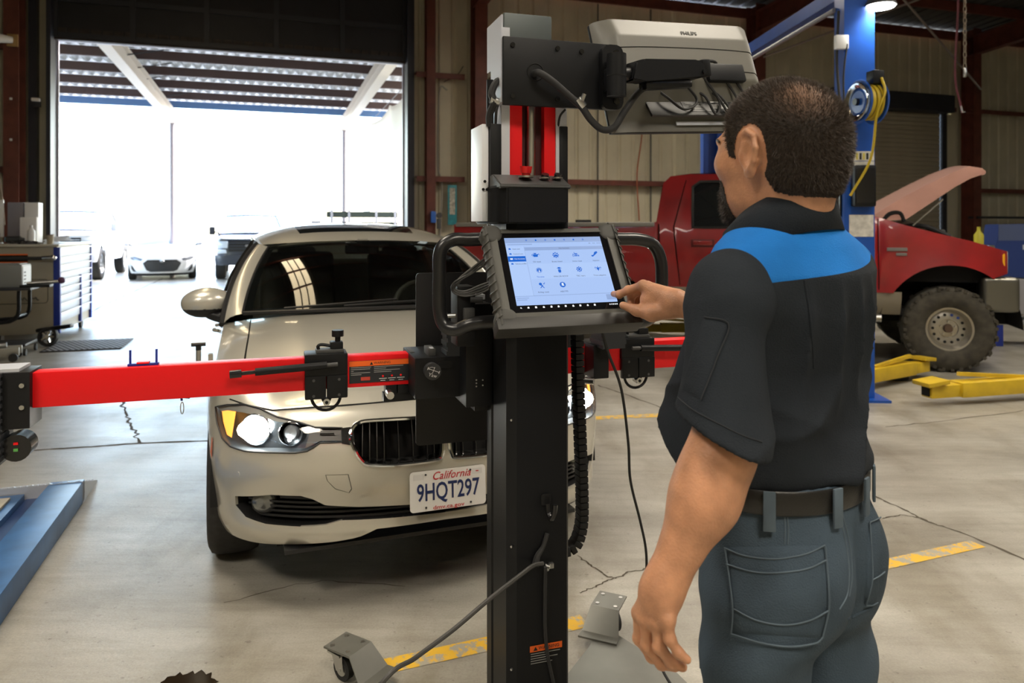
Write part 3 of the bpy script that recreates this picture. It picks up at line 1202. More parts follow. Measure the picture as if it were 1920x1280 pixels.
        MB().add([BW(sg * a, b, .006) for a, b in ep], [(0, 1, 10, 11), (1, 2, 9, 10), (2, 3, 8, 9), (3, 4, 7, 8), (4, 5, 6, 7)]).build('eyebrow_trim', M('eyebrow_silver', (.66, .66, .62), .3, .3), h)
        MB().add([BW(sg * a, b, .012) for a, b in ((.405, .683), (.405, .640), (.49, .640), (.545, .615), (.53, .688))], [(0, 1, 2, 3, 4)]).build('inner_housing', M('smoked_housing', (.12, .11, .10), .3), h)
        MB().tube([BW(sg * a, .664, .008) for a in (.435, .46, .49)], .004, 6).build('chrome_bar', CHROME, h)
        link('lens', sheet_mesh('lens', v2, cut[1 if sg < 0 else 2], lambda u, z, d: BW(u, z, d + .001), .004), CLEAR, h)
    # ---- licence plate
    PL = Matrix.Translation(BW(.004, .437, -.022)) @ Matrix.Rotation(R(90 - 4), 4, 'X')
    pl = MB().prism(rrect(.305, .152, .014), 0, .0025, PL).build('license_plate', M('plate_white', (.80, .80, .78), .35), t)
    NAVY = M('plate_navy', (.015, .03, .12), .4)
    PRED = M('plate_red', (.55, .02, .03), .4)
    text_mesh('plate_number', '9HQT297', .092, NAVY, pl, PL @ Matrix.Translation((0, -.008, .0032)), sx=.66, bold=.0012)
    text_mesh('plate_state', 'California', .042, PRED, pl, PL @ Matrix.Translation((.012, .0525, .0032)), shear=.35, sx=.95)
    text_mesh('plate_site', 'dmv.ca.gov', .021, PRED, pl, PL @ Matrix.Translation((0, -.066, .0032)), sx=1.35)
    MB(PL).box((-.118, .055, .0028), (.04, .022, .0008)).build('plate_sticker', M('sticker_white', (.7, .7, .69), .5), pl)
    MB(PL).box((.118, .055, .0028), (.04, .022, .0008)).build('plate_sticker', M('sticker_white', (.7, .7, .69), .5), pl)
    MB(PL).box((.118, .055, .0034), (.012, .004, .0006)).build('sticker_mark', PRED, pl)
    for sx in (-.09, .09):
        for sy in (-.062, .062):
            MB(PL).cyl((sx, sy, .002), (sx, sy, .005), .004, n=8).build('plate_screw', DKST, pl)
    # ---- hood and fender tops
    u1, u2 = BW.u_at_y(.52), BW.u_at_y(1.55)

    def topp(u):
        return Vector(BW(u, btop(u)))
    e2 = topp(u2)

    def cowl(a):
        q = 2 * a - 1
        return Vector((q * e2.x, e2.y - .22 * (1 - q * q), e2.z + (.995 - e2.z) * (1 - abs(q) ** 2.4)))

    def hump(a, s):
        q = 2 * a - 1
        z = .034 * math.sin(math.pi * s) * (1 - q * q) ** .6
        z += .010 * math.exp(-((abs(q) - .60 + .10 * (1 - s)) / .075) ** 2) * math.sin(math.pi * s) ** .5 if 0 < s < 1 else 0
        return (0, 0, z)
    hf = coons(lambda a: topp((2 * a - 1) * u1), cowl, lambda s: topp(-(u1 + (u2 - u1) * s)), lambda s: topp(u1 + (u2 - u1) * s), hump)
    sq = [(i / 30, 0) for i in range(30)] + [(1, i / 30) for i in range(30)] + [(1 - i / 30, 1) for i in range(30)] + [(0, 1 - i / 30) for i in range(30)]

    def hoodpoly(d):
        L_ = [(.085 - d, .02), (.10 - d, .25), (.095 - d, .6), (.085 - d, .985 + d)]
        return [(-.0 + x, y) for x, y in lerp_poly(L_ + [(.5, .985 + d)] + [(1 - x, y) for x, y in L_[::-1]] + [(.9, -.01), (.5, -.01), (.1, -.01)], .05)]
    # the gap continues the shut line over the headlights
    hv, hc = cut_sheet(sq, [hoodpoly(.004), hoodpoly(0)], .03)
    link('fender_top', sheet_mesh('fender_top', hv, hc[-1], hf), SILVER, t)
    link('hood', sheet_mesh('hood', hv, hc[1], hf, .01), SILVER, t)
    link('shut_line', sheet_mesh('shut_line', hv, hc[0], lambda a, b, d: hf(a, b, .008)), HOLE, t)
    # ---- glasshouse
    wb = qcurve((-.735, 1.50, .985), (0, 1.285, 1.008), (.735, 1.50, .985))
    wt = qcurve((-.575, 2.16, 1.330), (0, 2.03, 1.366), (.575, 2.16, 1.330))

    def sidec(a, b, m):
        return qcurve(a, m, b)
    wl = sidec((-.735, 1.50, .985), (-.575, 2.16, 1.330), (-.672, 1.82, 1.172))
    wr = sidec((.735, 1.50, .985), (.575, 2.16, 1.330), (.672, 1.82, 1.172))
    ws = coons(wb, wt, wl, wr, lambda a, s: (0, -.02 * math.sin(math.pi * s) * (1 - (2 * a - 1) ** 2), .02 * math.sin(math.pi * s) * (1 - (2 * a - 1) ** 2)))
    uu = [i / 24 for i in range(25)]
    MB().grid(lambda a, b: ws(a, b), uu, uu).build('windshield', GLASS, t, 180)
    # black ceramic edge of the windshield
    fr = [(0, 0), (1, 0), (1, 1), (0, 1)]
    bo = lerp_poly(fr, .05)
    bi = lerp_poly([(.03, .05), (.97, .05), (.972, .945), (.60, .945), (.58, .90), (.42, .90), (.40, .945), (.028, .945)], .05)
    fv, fc = cut_sheet(bo, [bi], .06)
    link('windshield_edge', sheet_mesh('windshield_edge', fv, fc[-1], lambda a, b, d: ws(a, b, .003)), BTRIM, t)
    MB().tube([wb(i / 20) + Vector((0, -.012, .002)) for i in range(21)], .012, 6).build('cowl_trim', BTRIM, t)
    for a0, a1, sd in ((.35, .86, 1), (.14, .55, 1)):
        MB().tube([ws(a0 + (a1 - a0) * i / 8, .018 + .05 * i / 8) + Vector((0, -.014, .012)) for i in range(9)], .007, 5).build('wiper', BTRIM, t)
    for sg in (-1, 1):
        inn = wl if sg < 0 else wr
        outc = qcurve((sg * .842, 1.50, .925), (sg * .775, 1.82, 1.165), (sg * .652, 2.20, 1.345))
        g = MB()
        g.grid(lambda s, q: inn(s) * (1 - q) + outc(s) * q + Vector((sg * .015, -.01, .012)) * math.sin(math.pi * q), uu, [0, .25, .5, .75, 1])
        g.build('a_pillar', SILVER, t, 180)
        MB().tube([inn(s / 16) + Vector((sg * .004, -.004, .004)) for s in range(17)], .007, 6).build('pillar_trim', BTRIM, t)
        # side glass
        rail = catmull([(sg * .652, 2.20, 1.345), (sg * .665, 2.75, 1.378), (sg * .645, 3.25, 1.348), (sg * .645, 3.62, 1.235), (sg * .69, 3.95, 1.09)], 6)
        belt = [Vector((sg * .842, 1.50 + (3.9 - 1.50) * i / 30, lin([1.5, 3.9], [.925, 1.0], 1.5 + 2.4 * i / 30))) for i in range(31)]
        top = catmull([Vector(outc(s / 6)) for s in range(6)] + rail[::3], 4)
        top = [top[int(round(i * (len(top) - 1) / 30))] for i in range(31)]
        MB().grid(lambda i, q: belt[i] * (1 - q) + top[i] * q + Vector((sg * .02, 0, 0)) * math.sin(math.pi * q), range(31), [0, .25, .5, .75, 1]).build('side_window', GLASS, t, 180)
        MB().tube([p + Vector((sg * .006, 0, 0)) for p in belt], .010, 6).build('belt_trim', BTRIM, t)
        for yy in (2.62,):
            i = int((yy - 1.5) / 2.4 * 30)
            MB().tube([belt[i] + Vector((sg * .005, 0, 0)), (belt[i] + top[i]) / 2 + Vector((sg * .026, 0, 0)), top[i] + Vector((sg * .004, 0, 0))], .028, 6, smooth=4).build('b_pillar', BTRIM, t)
        # roof rail strip
        MB().tube([Vector(outc(s / 6)) + Vector((sg * .004, 0, .002)) for s in range(7)] + rail[1:], .016, 8).build('window_frame', BTRIM, t)
    rl = qcurve((-.615, 2.17, 1.346), (-.65, 2.75, 1.400), (-.60, 3.35, 1.352))
    rr = qcurve((.615, 2.17, 1.346), (.65, 2.75, 1.400), (.60, 3.35, 1.352))
    rb = qcurve((-.60, 3.35, 1.352), (0, 3.42, 1.385), (.60, 3.35, 1.352))
    rf_ = lambda a: wt(a) + Vector((0, .008, .008)) if 0 < a < 1 else Vector(((-.60, .60)[int(a)], 2.17, 1.368))
    wt2 = qcurve((-.615, 2.17, 1.346), (0, 2.038, 1.373), (.615, 2.17, 1.346))
    rf = coons(wt2, rb, rl, rr, lambda a, s: (0, 0, .060 * math.sin(math.pi * s) ** .8 * (1 - (2 * a - 1) ** 4)))
    sr = lerp_poly([(.20, .14), (.80, .14), (.82, .75), (.18, .75)], .06)
    rv, rc = cut_sheet(lerp_poly(fr, .05), [sr], .06)
    link('roof', sheet_mesh('roof', rv, rc[-1], rf), SILVER, t)
    link('sunroof', sheet_mesh('sunroof', rv, rc[0], rf), GLASSK, t)
    for sg, e in ((-1, rl), (1, rr)):
        rail = catmull([(sg * .652, 2.20, 1.345), (sg * .665, 2.75, 1.378), (sg * .645, 3.25, 1.348)], 8)
        MB().grid(lambda i, q: Vector(e(i / 16)) * (1 - q) + rail[i] * q + Vector((sg * .012, 0, .008)) * math.sin(math.pi * q), range(17), [0, .33, .66, 1]).build('roof_rail', SILVER, t, 180)
    # rear window, boot, sides and tail
    rg = coons(rb, qcurve((-.66, 4.05, 1.05), (0, 4.17, 1.075), (.66, 4.05, 1.05)), qcurve((-.60, 3.35, 1.352), (-.64, 3.72, 1.215), (-.66, 4.05, 1.05)), qcurve((.60, 3.35, 1.352), (.64, 3.72, 1.215), (.66, 4.05, 1.05)))
    MB().grid(lambda a, b: rg(a, b), [i / 12 for i in range(13)], [i / 12 for i in range(13)]).build('rear_window', GLASS, t, 180)
    for sg in (-1, 1):
        rail = [Vector(p) for p in ((sg * .645, 3.25, 1.348), (sg * .645, 3.62, 1.235), (sg * .69, 3.95, 1.09))]
        inn = [Vector((sg * .60, 3.35, 1.352)), Vector((sg * .64, 3.72, 1.215)), Vector((sg * .66, 4.05, 1.05))]
        MB().grid(lambda i, q: rail[i] * (1 - q) + inn[i] * q, range(3), [0, 1]).build('c_pillar', SILVER, t, 180)
        ue = BW.L
        us2 = [UE + (4.95 - UE) * i / 60 for i in range(61)]
        ur = BW.u_at_y(3.61)
        ar = [(ur + .352 * math.cos(a), .318 + .352 * math.sin(a)) for a in [R(-60 + 300 * i / 36) for i in range(37)]]
        dl = []
        for uy in (1.45, 2.58, 3.45):
            ud = BW.u_at_y(uy)
            dl.append([(ud, .26), (ud + .006, .26), (ud + .006, .93), (ud, .93)])
        sv, sc = cut_sheet([(u, .20) for u in us2] + [(u, btop(u)) for u in us2[::-1]], [ar] + dl, .07)
        fsd = (lambda sg_: lambda u, z, d: BW(sg_ * u, z, d))(sg)
        link('side_panel', sheet_mesh('side_panel', sv, sc[-1], fsd, .01), SILVER, t)
        for q in (1, 2, 3):
            link('shut_line', sheet_mesh('shut_line', sv, sc[q], (lambda f_: lambda u, z, d: f_(u, z, .006))(fsd)), HOLE, t)
        for uy in (2.35, 3.25):
            ud = BW.u_at_y(uy)
            MB().tube([BW(sg * (ud - .12), .80, -.0), BW(sg * (ud - .10), .802, -.028), BW(sg * (ud + .10), .808, -.028), BW(sg * (ud + .12), .808, 0)], .011, 6).build('door_handle', SILVER, t)
    us3 = [-BW.L + .0 + (BW.L - 4.95) * 0, ]
    rvv = MB()
    for sg in (-1, 1):
        rvv.grid(lambda u, q: BW(sg * u, .22 + (btop(u) - .22) * q), [4.95 + (BW.L - 4.95) * i / 20 for i in range(21)], [i / 8 for i in range(9)])
    rvv.build('rear_bumper', SILVER, t)
    bt0 = [topp(-u) for u in [BW.u_at_y(1.5) + (BW.L - BW.u_at_y(1.5)) * i / 40 for i in range(41)]]
    g = MB()
    g.grid(lambda i, q: Vector((bt0[i].x * (1 - 2 * q), bt0[i].y, bt0[i].z + (.0 if bt0[i].y < 3.9 else .05) * math.sin(math.pi * q))), [i for i in range(41) if bt0[i].y > 3.85], [j / 8 for j in range(9)])
    g.build('boot_lid', SILVER, t, 180)
    # ledge between shoulder and glass
    for sg in (-1, 1):
        g = MB()
        ys = [1.5 + 2.45 * i / 24 for i in range(25)]
        g.grid(lambda y, q: topp(sg * BW.u_at_y(y)) * (1 - q) + Vector((sg * .842, y, lin([1.5, 3.9], [.925, 1.0], y))) * q, ys, [0, 1])
        g.build('shoulder_ledge', SILVER, t, 180)
    # ---- cabin
    CAB = M('dark_cabin_trim', (.022, .020, .018), .7)
    SEAT = M('grey_leather', (.13, .115, .095), .5)
    MB().box2((-.78, 1.5, .28), (.78, 3.7, .34)).box2((-.80, 1.3, .3), (.80, 1.34, .9)).box2((-.80, 3.66, .3), (.80, 3.7, 1.0)).build('cabin_tub', CAB, t, 0)
    for sg in (-1, 1):
        MB().box2((sg * .80, 1.4, .3), (sg * .82, 3.7, .92)).build('door_card', CAB, t, 0)
    g = MB()
    g.grid(lambda x, q: (x, 1.42 + q[0], q[1] - .05 * (abs(x) / .72) ** 2), [-.72 + .12 * i for i in range(13)], [(-.1, .955), (.12, .985), (.32, .975), (.42, .93), (.44, .70)])
    g.build('dashboard', CAB, t, 60)
    MB().box((-.0, 1.66, .975), (.36, .12, .05), bev=.02).build('dash_screen', CAB, t)
    for sx in (-.37, .37):
        st = MB().box((sx, 2.55, .98), (.50, .16, .62), rot=(R(-14), 0, 0), bev=.06, seg=3).build('front_seat', SEAT, t)
        MB().box((sx, 2.66, 1.235), (.27, .10, .17), rot=(R(-10), 0, 0), bev=.045, seg=3).build('headrest', M('pale_headrest', (.30, .27, .22), .55), st)
        MB().cyl((sx - .06, 2.64, 1.08), (sx - .06, 2.66, 1.2), .007, n=6).build('headrest_post', STEEL, st)
        MB().cyl((sx + .06, 2.64, 1.08), (sx + .06, 2.66, 1.2), .007, n=6).build('headrest_post', STEEL, st)
    MB().box((0, 3.45, .9), (1.3, .18, .6), rot=(R(-18), 0, 0), bev=.07, seg=3).build('rear_bench', SEAT, t)
    sw = basis((.37, 1.93, .93), (1, 0, 0), (0, .42, .9))
    MB(sw).tube([(.185 * math.cos(a), .185 * math.sin(a), 0) for a in [i * math.pi / 16 for i in range(32)]], .016, 8, closed=True).build('steering_wheel', SEAT, t)
    MB(sw).box((0, 0, .0), (.14, .10, .05), bev=.02).box((0, 0, 0), (.34, .03, .015)).build('steering_hub', CAB, t)
    mr = MB().box((0, 2.08, 1.315), (.22, .03, .065), bev=.014).build('rear_view_mirror', BTRIM, t)
    MB().box((0, 2.075, 1.35), (.09, .06, .06), bev=.014).build('sensor_box', CAB, mr)
    MB().box((-.10, 2.02, 1.350), (.03, .004, .022)).box((-.06, 2.02, 1.350), (.03, .004, .022)).build('toll_tag', WHITE, mr)
    # ---- mirrors
    for sg in (-1, 1):
        V_, F_ = nets(lambda P: smax(smin(sd_ell(P, (0, 0, 0), (.135, .09, .082)), sd_ell(P, (.03, -.0, -.015), (.10, .075, .066)), .03), -(.055 - P[..., 1]), .012), (-.16, -.12, -.11), (.16, .12, .11), .007)
        V_ = V_ * np.array([sg * 1.0, 1, 1]) + np.array([sg * .925, 1.72, 1.035])
        cap = V_[F_].mean(1)[:, 2] > 1.000
        if sg < 0:
            F_ = F_[:, ::-1]
        mo = link('side_mirror', np_mesh('side_mirror', V_, F_[cap]), SILVER, t)
        link('mirror_base', np_mesh('mirror_base', V_, F_[~cap]), BTRIM, mo)
        MB().tube([(sg * .80, 1.64, .945), (sg * .88, 1.68, .955), (sg * .93, 1.71, .990)], [.035, .03, .04], 10, smooth=3).build('mirror_arm', BTRIM, mo)
        MB().box((sg * .925, 1.778, 1.035), (.19, .006, .115), bev=.003).build('mirror_glass', CHROME, mo)
    # ---- wheels
    for sg in (-1, 1):
        for yy in (.80, 3.61):
            mx = Matrix.Translation((sg * .775, yy, .318)) @ Matrix.Rotation(R(90 * sg), 4, 'Y')
            wh = MB(mx).lathe(wheel_profile(.318, .225, .22), 40).build('wheel', TYRE, t, 60)
            MB(mx).lathe([(.222, .09), (.215, .095), (.205, .06), (.19, .05), (.06, .055), (.03, .07), (.001, .07)], 36).build('rim_face', STEEL, wh, 60)
            for k in range(7):
                a = k * 2 * math.pi / 7
                MB(mx @ Matrix.Rotation(a, 4, 'Z')).box((.12, 0, .07), (.17, .035, .03), bev=.008).build('rim_spoke', STEEL, wh)
    # dark wheel housings and underbody
    MB().box2((-.62, .25, .20), (.62, 4.3, .30)).build('underbody', HOLE, t, 0)
    for sg in (-1, 1):
        for yy in (.80, 3.61):
            MB(Matrix.Translation((sg * .70, yy, .318)) @ Matrix.Rotation(R(90), 4, 'Y') @ Matrix.Rotation(R(90), 4, 'Z')).lathe([(.36, .17 * sg), (.36, -.2 * sg), (.05, -.2 * sg)], 20, None, math.pi).build('wheel_housing', HOLE, t)
    MB().box2((-.80, .46, .42), (.80, .60, .74)).build('inner_structure', HOLE, t, 0)
    MB().box2((-.6, .1, .225), (.6, .5, .24)).build('undertray', BTRIM, t, 0)
    return t


sedan = make_sedan()
# ================================================================== calibration frame (column, cross bar, tablet desk, monitor arm)
MA = R(17.5)
MOX, MOY = .047, 2.03


def ml(px, py, ly):
    """frame-local point at depth ly seen in that direction (x along the bar, y towards the car)"""
    r = (px - PCX) / FPX
    c, s = math.cos(MA), math.sin(MA)
    x = (r * (MOY + ly * c) - MOX + ly * s) / (c - r * s)
    return Vector((x, ly, CAMH - (py - HORY) / FPX * (MOY + x * s + ly * c)))


MFR = Matrix.Translation((MOX, MOY, 0)) @ Matrix.Rotation(MA, 4, 'Z')
fr = thing('calibration_frame', 'black upright calibration frame on casters with a long red cross bar', 'calibration frame', (MOX, MOY, 0), MA)
PALE = M('pale_anodised', (.62, .64, .70), .35, .2)
GSTEEL = M('grey_base_steel', (.20, .20, .18), .42, .55, var=.12, scale=6)
PAN = M('black_panel_sheet', (.006, .006, .007), .5)
# ---- column: chamfered box with a groove down its left face
cx0, cx1, cy0, cy1 = -.090, .078, -.10, .11
sec = [(cx0 + .022, cy0), (cx1 - .006, cy0), (cx1, cy0 + .006), (cx1, cy1), (cx0, cy1), (cx0, cy1 - .045), (cx0 + .006, cy1 - .05), (cx0 + .006, cy1 - .062), (cx0, cy1 - .067), (cx0, cy0 + .022)]
col = MB().prism(sec, .03, 1.47).build('column', BLK, fr, 30)
for zz in (.30, .62, .95):
    MB().cyl((cx0 + .012, cy0 + .008, zz), (cx0 + .008, cy0 + .004, zz), .003, n=8).build('column_screw', STEEL, col)
for a, b in ((.10, .04), (.085, .075), (.12, .055)):
    MB().cyl((cx0 - .001, cy0 + b + .03, a + .05), (cx0 - .004, cy0 + b + .03, a + .05), .004, n=8).build('column_screw', STEEL, col)
# shroud with buttons
sh = MB().prism([(cx0 - .034 + .02, cy0 - .035), (cx1 - .016, cy0 - .035), (cx1 - .010, cy0 - .02), (cx1 - .010, cy1), (cx0 - .034, cy1), (cx0 - .034, cy0 - .01)], 1.462, 1.565, None, .004).build('shroud', BLK, fr)
MB().prism([(cy0 - .038, 1.553), (cy0 - .038, 1.562), (cy0 + .035, 1.592), (cy0 + .06, 1.592), (cy0 + .06, 1.553)], cx0 - .034, cx1 - .008, Matrix(((0, 0, 1, 0), (1, 0, 0, 0), (0, 1, 0, 0), (0, 0, 0, 1))), .003).build('control_top', DGREY, sh)
for px, r, mt in ((1021, .010, BLKG), (1045, .010, BLKG)):
    p = ml(px, 335, cy0 - .004)
    MB().cyl(p, p + Vector((0, -.006, .012)), r, n=16).build('push_button', mt, sh)
    MB().lathe([(r + .004, 0), (r + .004, .004), (r, .004)], 16, Matrix.Translation(p)).build('button_ring', STEEL, sh)
p = ml(986, 333, cy0 - .004)
REDG = M('red_gloss_plastic', (.6, .01, .01), .2)
MB().cyl(p, p + Vector((0, 0, .012)), .011, n=16).cyl(p + Vector((0, 0, .012)), p + Vector((0, -.002, .030)), .014, .016, 16).build('emergency_stop', REDG, sh)
MB().lathe([(.02, 0), (.02, .005), (.012, .005)], 18, Matrix.Translation(p)).build('button_ring', STEEL, sh)
# ---- red lift mast with ball screw
ms = MB()
for a, b in ((-.066, -.030), (.034, .066)):
    ms.box2((a, -.03, 1.40), (b, .04, 1.80))
ms.box2((-.07, .04, 1.40), (.07, .06, 1.80))
ms.build('mast', RED, fr, 0)
MB().box2((-.090, -.035, 1.40), (-.0665, .07, 1.99)).build('mast_rail', PALE, fr, 0)
MB().box2((.0665, -.035, 1.40), (.098, .07, 1.80)).build('mast_rail', PALE, fr, 0)
MB().box2((-.03, -.005, 1.40), (.034, .005, 1.80)).build('mast_core', M('dark_red_core', (.05, .002, .004), .5), fr, 0)
MB().cyl((.0, -.015, 1.45), (.0, -.015, 1.80), .0125, n=20).build('ball_screw', STEEL, fr)
# side cover panel, white edge on the left
a, b = ml(902, 233, -.01), ml(917, 415, -.01)
MB().box2((a.x, -.02, b.z), (b.x - .004, .10, a.z), bev=.002).build('side_cover', M('white_cover', (.78, .80, .83), .4), fr)
for px, py in ((909, 340), (906, 355), (913, 355)):
    p = ml(px, py, -.021)
    MB().cyl(p, p + Vector((0, -.002, 0)), .004, n=10).build('cover_hole', HOLE, fr)
MB().box2((b.x - .003, -.035, b.z - .0), (b.x + .028, .06, a.z), bev=.003).build('side_channel', BLK, fr)
MB().cyl(ml(919, 150, .03), ml(919, 236, .03), .010, n=10).build('limit_rod', BLK, fr)
a = ml(1045, 238, -.02)
MB().box2((a.x, -.04, 1.44), (a.x + .024, .03, a.z), bev=.003).build('rear_channel', BLK, fr)
# head box and arm plate
a, b = ml(946, 22, -.02), ml(1034, 72, -.02)
hb = MB().box2((a.x - .002, -.02, 1.90), (b.x + .002, .14, a.z), bev=.006).build('head_box', M('head_grey', (.085, .10, .10), .45, .3), fr)
MB().box2((a.x - .006, -.012, 1.90), (a.x - .002, .135, a.z - .005)).build('head_side', PALE, hb)
p0, p1 = ml(942, 68, -.08), ml(1152, 209, -.08)
ap = MB().box2((p0.x, -.088, p1.z + .002), (p1.x, -.075, p0.z), bev=.003).build('arm_plate', BLK, fr)
MB().box2((p0.x - .002, -.075, p1.z + .01), (p0.x + .012, -.02, p0.z - .004)).build('plate_return', PALE, ap)
for px, py in ((961, 84), (1045, 91), (1090, 97), (961, 180), (1045, 186)):
    p = ml(px, py, -.088)
    MB().cyl(p, p + Vector((0, -.004, 0)), .0065, n=14).build('plate_bolt', BLKG, ap)
p = ml(1004, 135, -.0885)
MB().lathe([(.0245, 0), (.022, .002), (.020, -.002), (.001, -.003)], 24, basis(p, (1, 0, 0), (0, 0, 1))).build('cable_hole', HOLE, ap)
mk = ml(1146, 146, -.10)
MB().prism(rrect(.062, .175, .02), -.012, .012, basis(mk, (1, 0, 0), (0, 0, 1)), .002).build('mount_plate', BLK, fr)
for dz in (-.065, .065):
    MB().cyl(mk + Vector((.008, -.012, dz)), mk + Vector((.008, -.018, dz)), .009, n=14).build('mount_bolt', BLKG, fr)
# ---- monitor arm
ja = ml(1156, 110, -.15)
arm = MB().cyl(ja + Vector((0, 0, .012)), ja + Vector((0, 0, -.10)), .026, n=24).build('monitor_arm', BLK, fr)
MB().box2((ja.x - .02, -.145, ja.z - .085), (ja.x + .012, -.10, ja.z - .02), bev=.008).build('arm_bracket', BLK, arm)
MB().cyl(ja + Vector((0, 0, -.045)), ja + Vector((0, 0, -.048)), .0268, n=24).build('joint_seam', HOLE, arm)
p0, p1 = ml(1174, 139, -.14), ml(1314, 134, -.085)
ax = (p1 - p0).normalized()
L_ = (p1 - p0).length
mx = basis((p0 + p1) / 2, ax, (0, 0, 1))
MB().prism([(-L_ / 2, -.010), (-L_ / 2 + .018, .030), (-L_ / 2 + .05, .036), (L_ / 2 - .03, .030), (L_ / 2 - .004, .018), (L_ / 2, -.012), (L_ / 2 - .02, -.022), (-L_ / 2 + .05, -.024), (-L_ / 2, -.020)], -.026, .026, mx, .005).build('arm_beam', BLK, arm)
MB(mx).box((-.0, -.034, 0), (L_ * .62, .024, .036), bev=.008).build('arm_channel', BLKG, arm)
MB().cyl(p0 - ax * .02, p0 + ax * .02, .018, n=14).build('arm_knuckle', BLK, arm)
MB(mx).box((L_ / 2 + .012, .008, 0), (.03, .05, .03), bev=.006).cyl((L_ / 2 - .015, -.005, .027), (L_ / 2 - .015, -.005, .032), .007, n=12).build('arm_tip', BLK, arm)
# cables at the head
def flex(name, pts, r, mat, parent, k=8, n=8):
    return MB().tube(pts, r, n, smooth=k).build(name, mat, parent)


flex('head_cable', [ml(1000, 138, -.085), ml(1012, 137, -.12), ml(1035, 152, -.125), ml(1065, 178, -.12), ml(1090, 200, -.12), ml(1108, 225, -.12), ml(1130, 243, -.12), ml(1152, 238, -.11), ml(1170, 210, -.10), ml(1195, 175, -.09), ml(1215, 160, -.08)], .0095, RUB, fr, 8, 10)
p, q = ml(1082, 186, -.12), ml(1094, 200, -.12)
MB().cyl(p, q, .0125, n=14).build('cable_clamp', STEEL, fr)
MB().box((p + q) / 2 + Vector((.004, -.012, .012)), (.012, .008, .016), bev=.002) .build('clamp_lug', STEEL, fr) if False else None
MB().cyl((p + q) / 2 + Vector((.0, -.010, .004)), (p + q) / 2 + Vector((.006, -.014, .022)), .006, n=10).build('clamp_lug', STEEL, fr)
flex('head_cable', [ml(944, 150, -.04), ml(930, 155, -.05), ml(922, 175, -.05), ml(926, 192, -.05), ml(918, 215, -.03), ml(918, 236, -.02)], .010, RUB, fr)
p, q = ml(919, 186, -.05), ml(936, 192, -.05)
MB().cyl(p, q, .011, n=12).build('cable_clamp', STEEL, fr)
flex('head_cable', [ml(938, 185, -.045), ml(931, 205, -.05), ml(929, 232, -.03)], .004, RUB, fr)
flex('head_cable', [ml(1060, 205, -.05), ml(1050, 218, -.045), ml(1046, 240, -.03)], .003, RUB, fr)
# ---- tablet desk: handle ring and bracket
hy = -.045
HRM = M('handle_black', (.012, .012, .013), .3)
MB().tube([ml(925, 447, hy), ml(880, 449, hy), ml(848, 450, hy), ml(826, 470, hy), ml(824, 520, hy), ml(824, 580, hy), ml(834, 610, hy - .01), ml(858, 617, hy - .03), ml(890, 606, hy - .05), ml(950, 602, hy - .06)], .0180, 14, smooth=5).build('handle', HRM, fr)
MB().tube([ml(1120, 448, hy), ml(1165, 448, hy), ml(1198, 449, hy), ml(1224, 458, hy), ml(1238, 485, hy), ml(1241, 525, hy), ml(1238, 565, hy), ml(1222, 593, hy - .02), ml(1195, 604, hy - .04), ml(1120, 602, hy - .06)], .0180, 14, smooth=5).build('handle', HRM, fr)
TC = Vector((.12, 1.863, 1.341))
TB = Matrix.Translation(TC) @ Matrix.Rotation(R(14.9), 4, 'Z') @ Matrix.Rotation(R(-35.1), 4, 'X') @ Matrix.Rotation(R(-.9), 4, 'Y')   # x right, z up the screen, -y out of the screen
TL = MFR.inverted() @ TB
MB(TL).box((0, .048, -.01), (.22, .035, .14), bev=.006).build('desk_bracket', BLK, fr)
MB().box2((-.03, -.12, 1.20), (.03, -.07, 1.36), bev=.005).build('desk_arm', BLK, fr)
dk = MB(TL).box((-.002, .012, -.146), (.372, .050, .032), bev=.004).build('desk_tray', M('dark_tray', (.022, .021, .019), .5), fr)
MB().box((ml(868, 590, .02) + Vector((0, 0, .0))), (.05, .08, .16), bev=.004).build('side_bracket', BLK, fr)
p = ml(838, 592, .0)
MB().cyl(p, p + Vector((.055, 0, 0)), .006, n=10).build('clamp_pin', STEEL, fr)
MB().cyl(p + Vector((-.008, 0, 0)), p, .011, n=12).build('pin_head', BLKG, fr)
MB().box(ml(878, 592, -.02), (.03, .03, .045), bev=.004).build('pin_block', DGREY, fr)
for k, (dx, dz) in enumerate(((0, 0), (6, 5), (3, -7), (10, 2))):
    flex('tablet_lead', [ml(925, 480 + dz, -.06), ml(895, 500 + dz + k, -.05), ml(862 - dx, 528 + dz * .5, -.03), ml(852 - dx * .3, 541 + k * 2, -.02), ml(872, 546 + k * 3, -.03), ml(900, 535 + k * 5, -.05), ml(920, 528 + k * 4, -.06)], .0024 if k % 2 else .003, M('grey_cable', (.05, .05, .05), .5), fr, 7, 6)
p = ml(882, 562, -.03)
MB().cyl(p, ml(905, 562, -.04), .008, n=12).build('cable_plug', RUB, fr)
MB().box(ml(892, 556, .0), (.045, .03, .014), bev=.002).build('side_ledge', PALE, fr)
# ---- base
hpoly = [(.405, .475), (.455, .40), (.535, .156), (.56, -.22), (.34, -.36)]
bpoly = [(.015 + x, y) for x, y in hpoly] + [(.015 - x, y) for x, y in hpoly[::-1]] + [(-.315, .375), (-.13, .2), (.16, .2), (.345, .375)]
bs = MB().prism(bpoly, .024, .034).build('base_plate', GSTEEL, fr, 0)
MB().box2((-.16, -.13, .034), (.13, .17, .05), bev=.004).build('column_foot', BLK, bs)


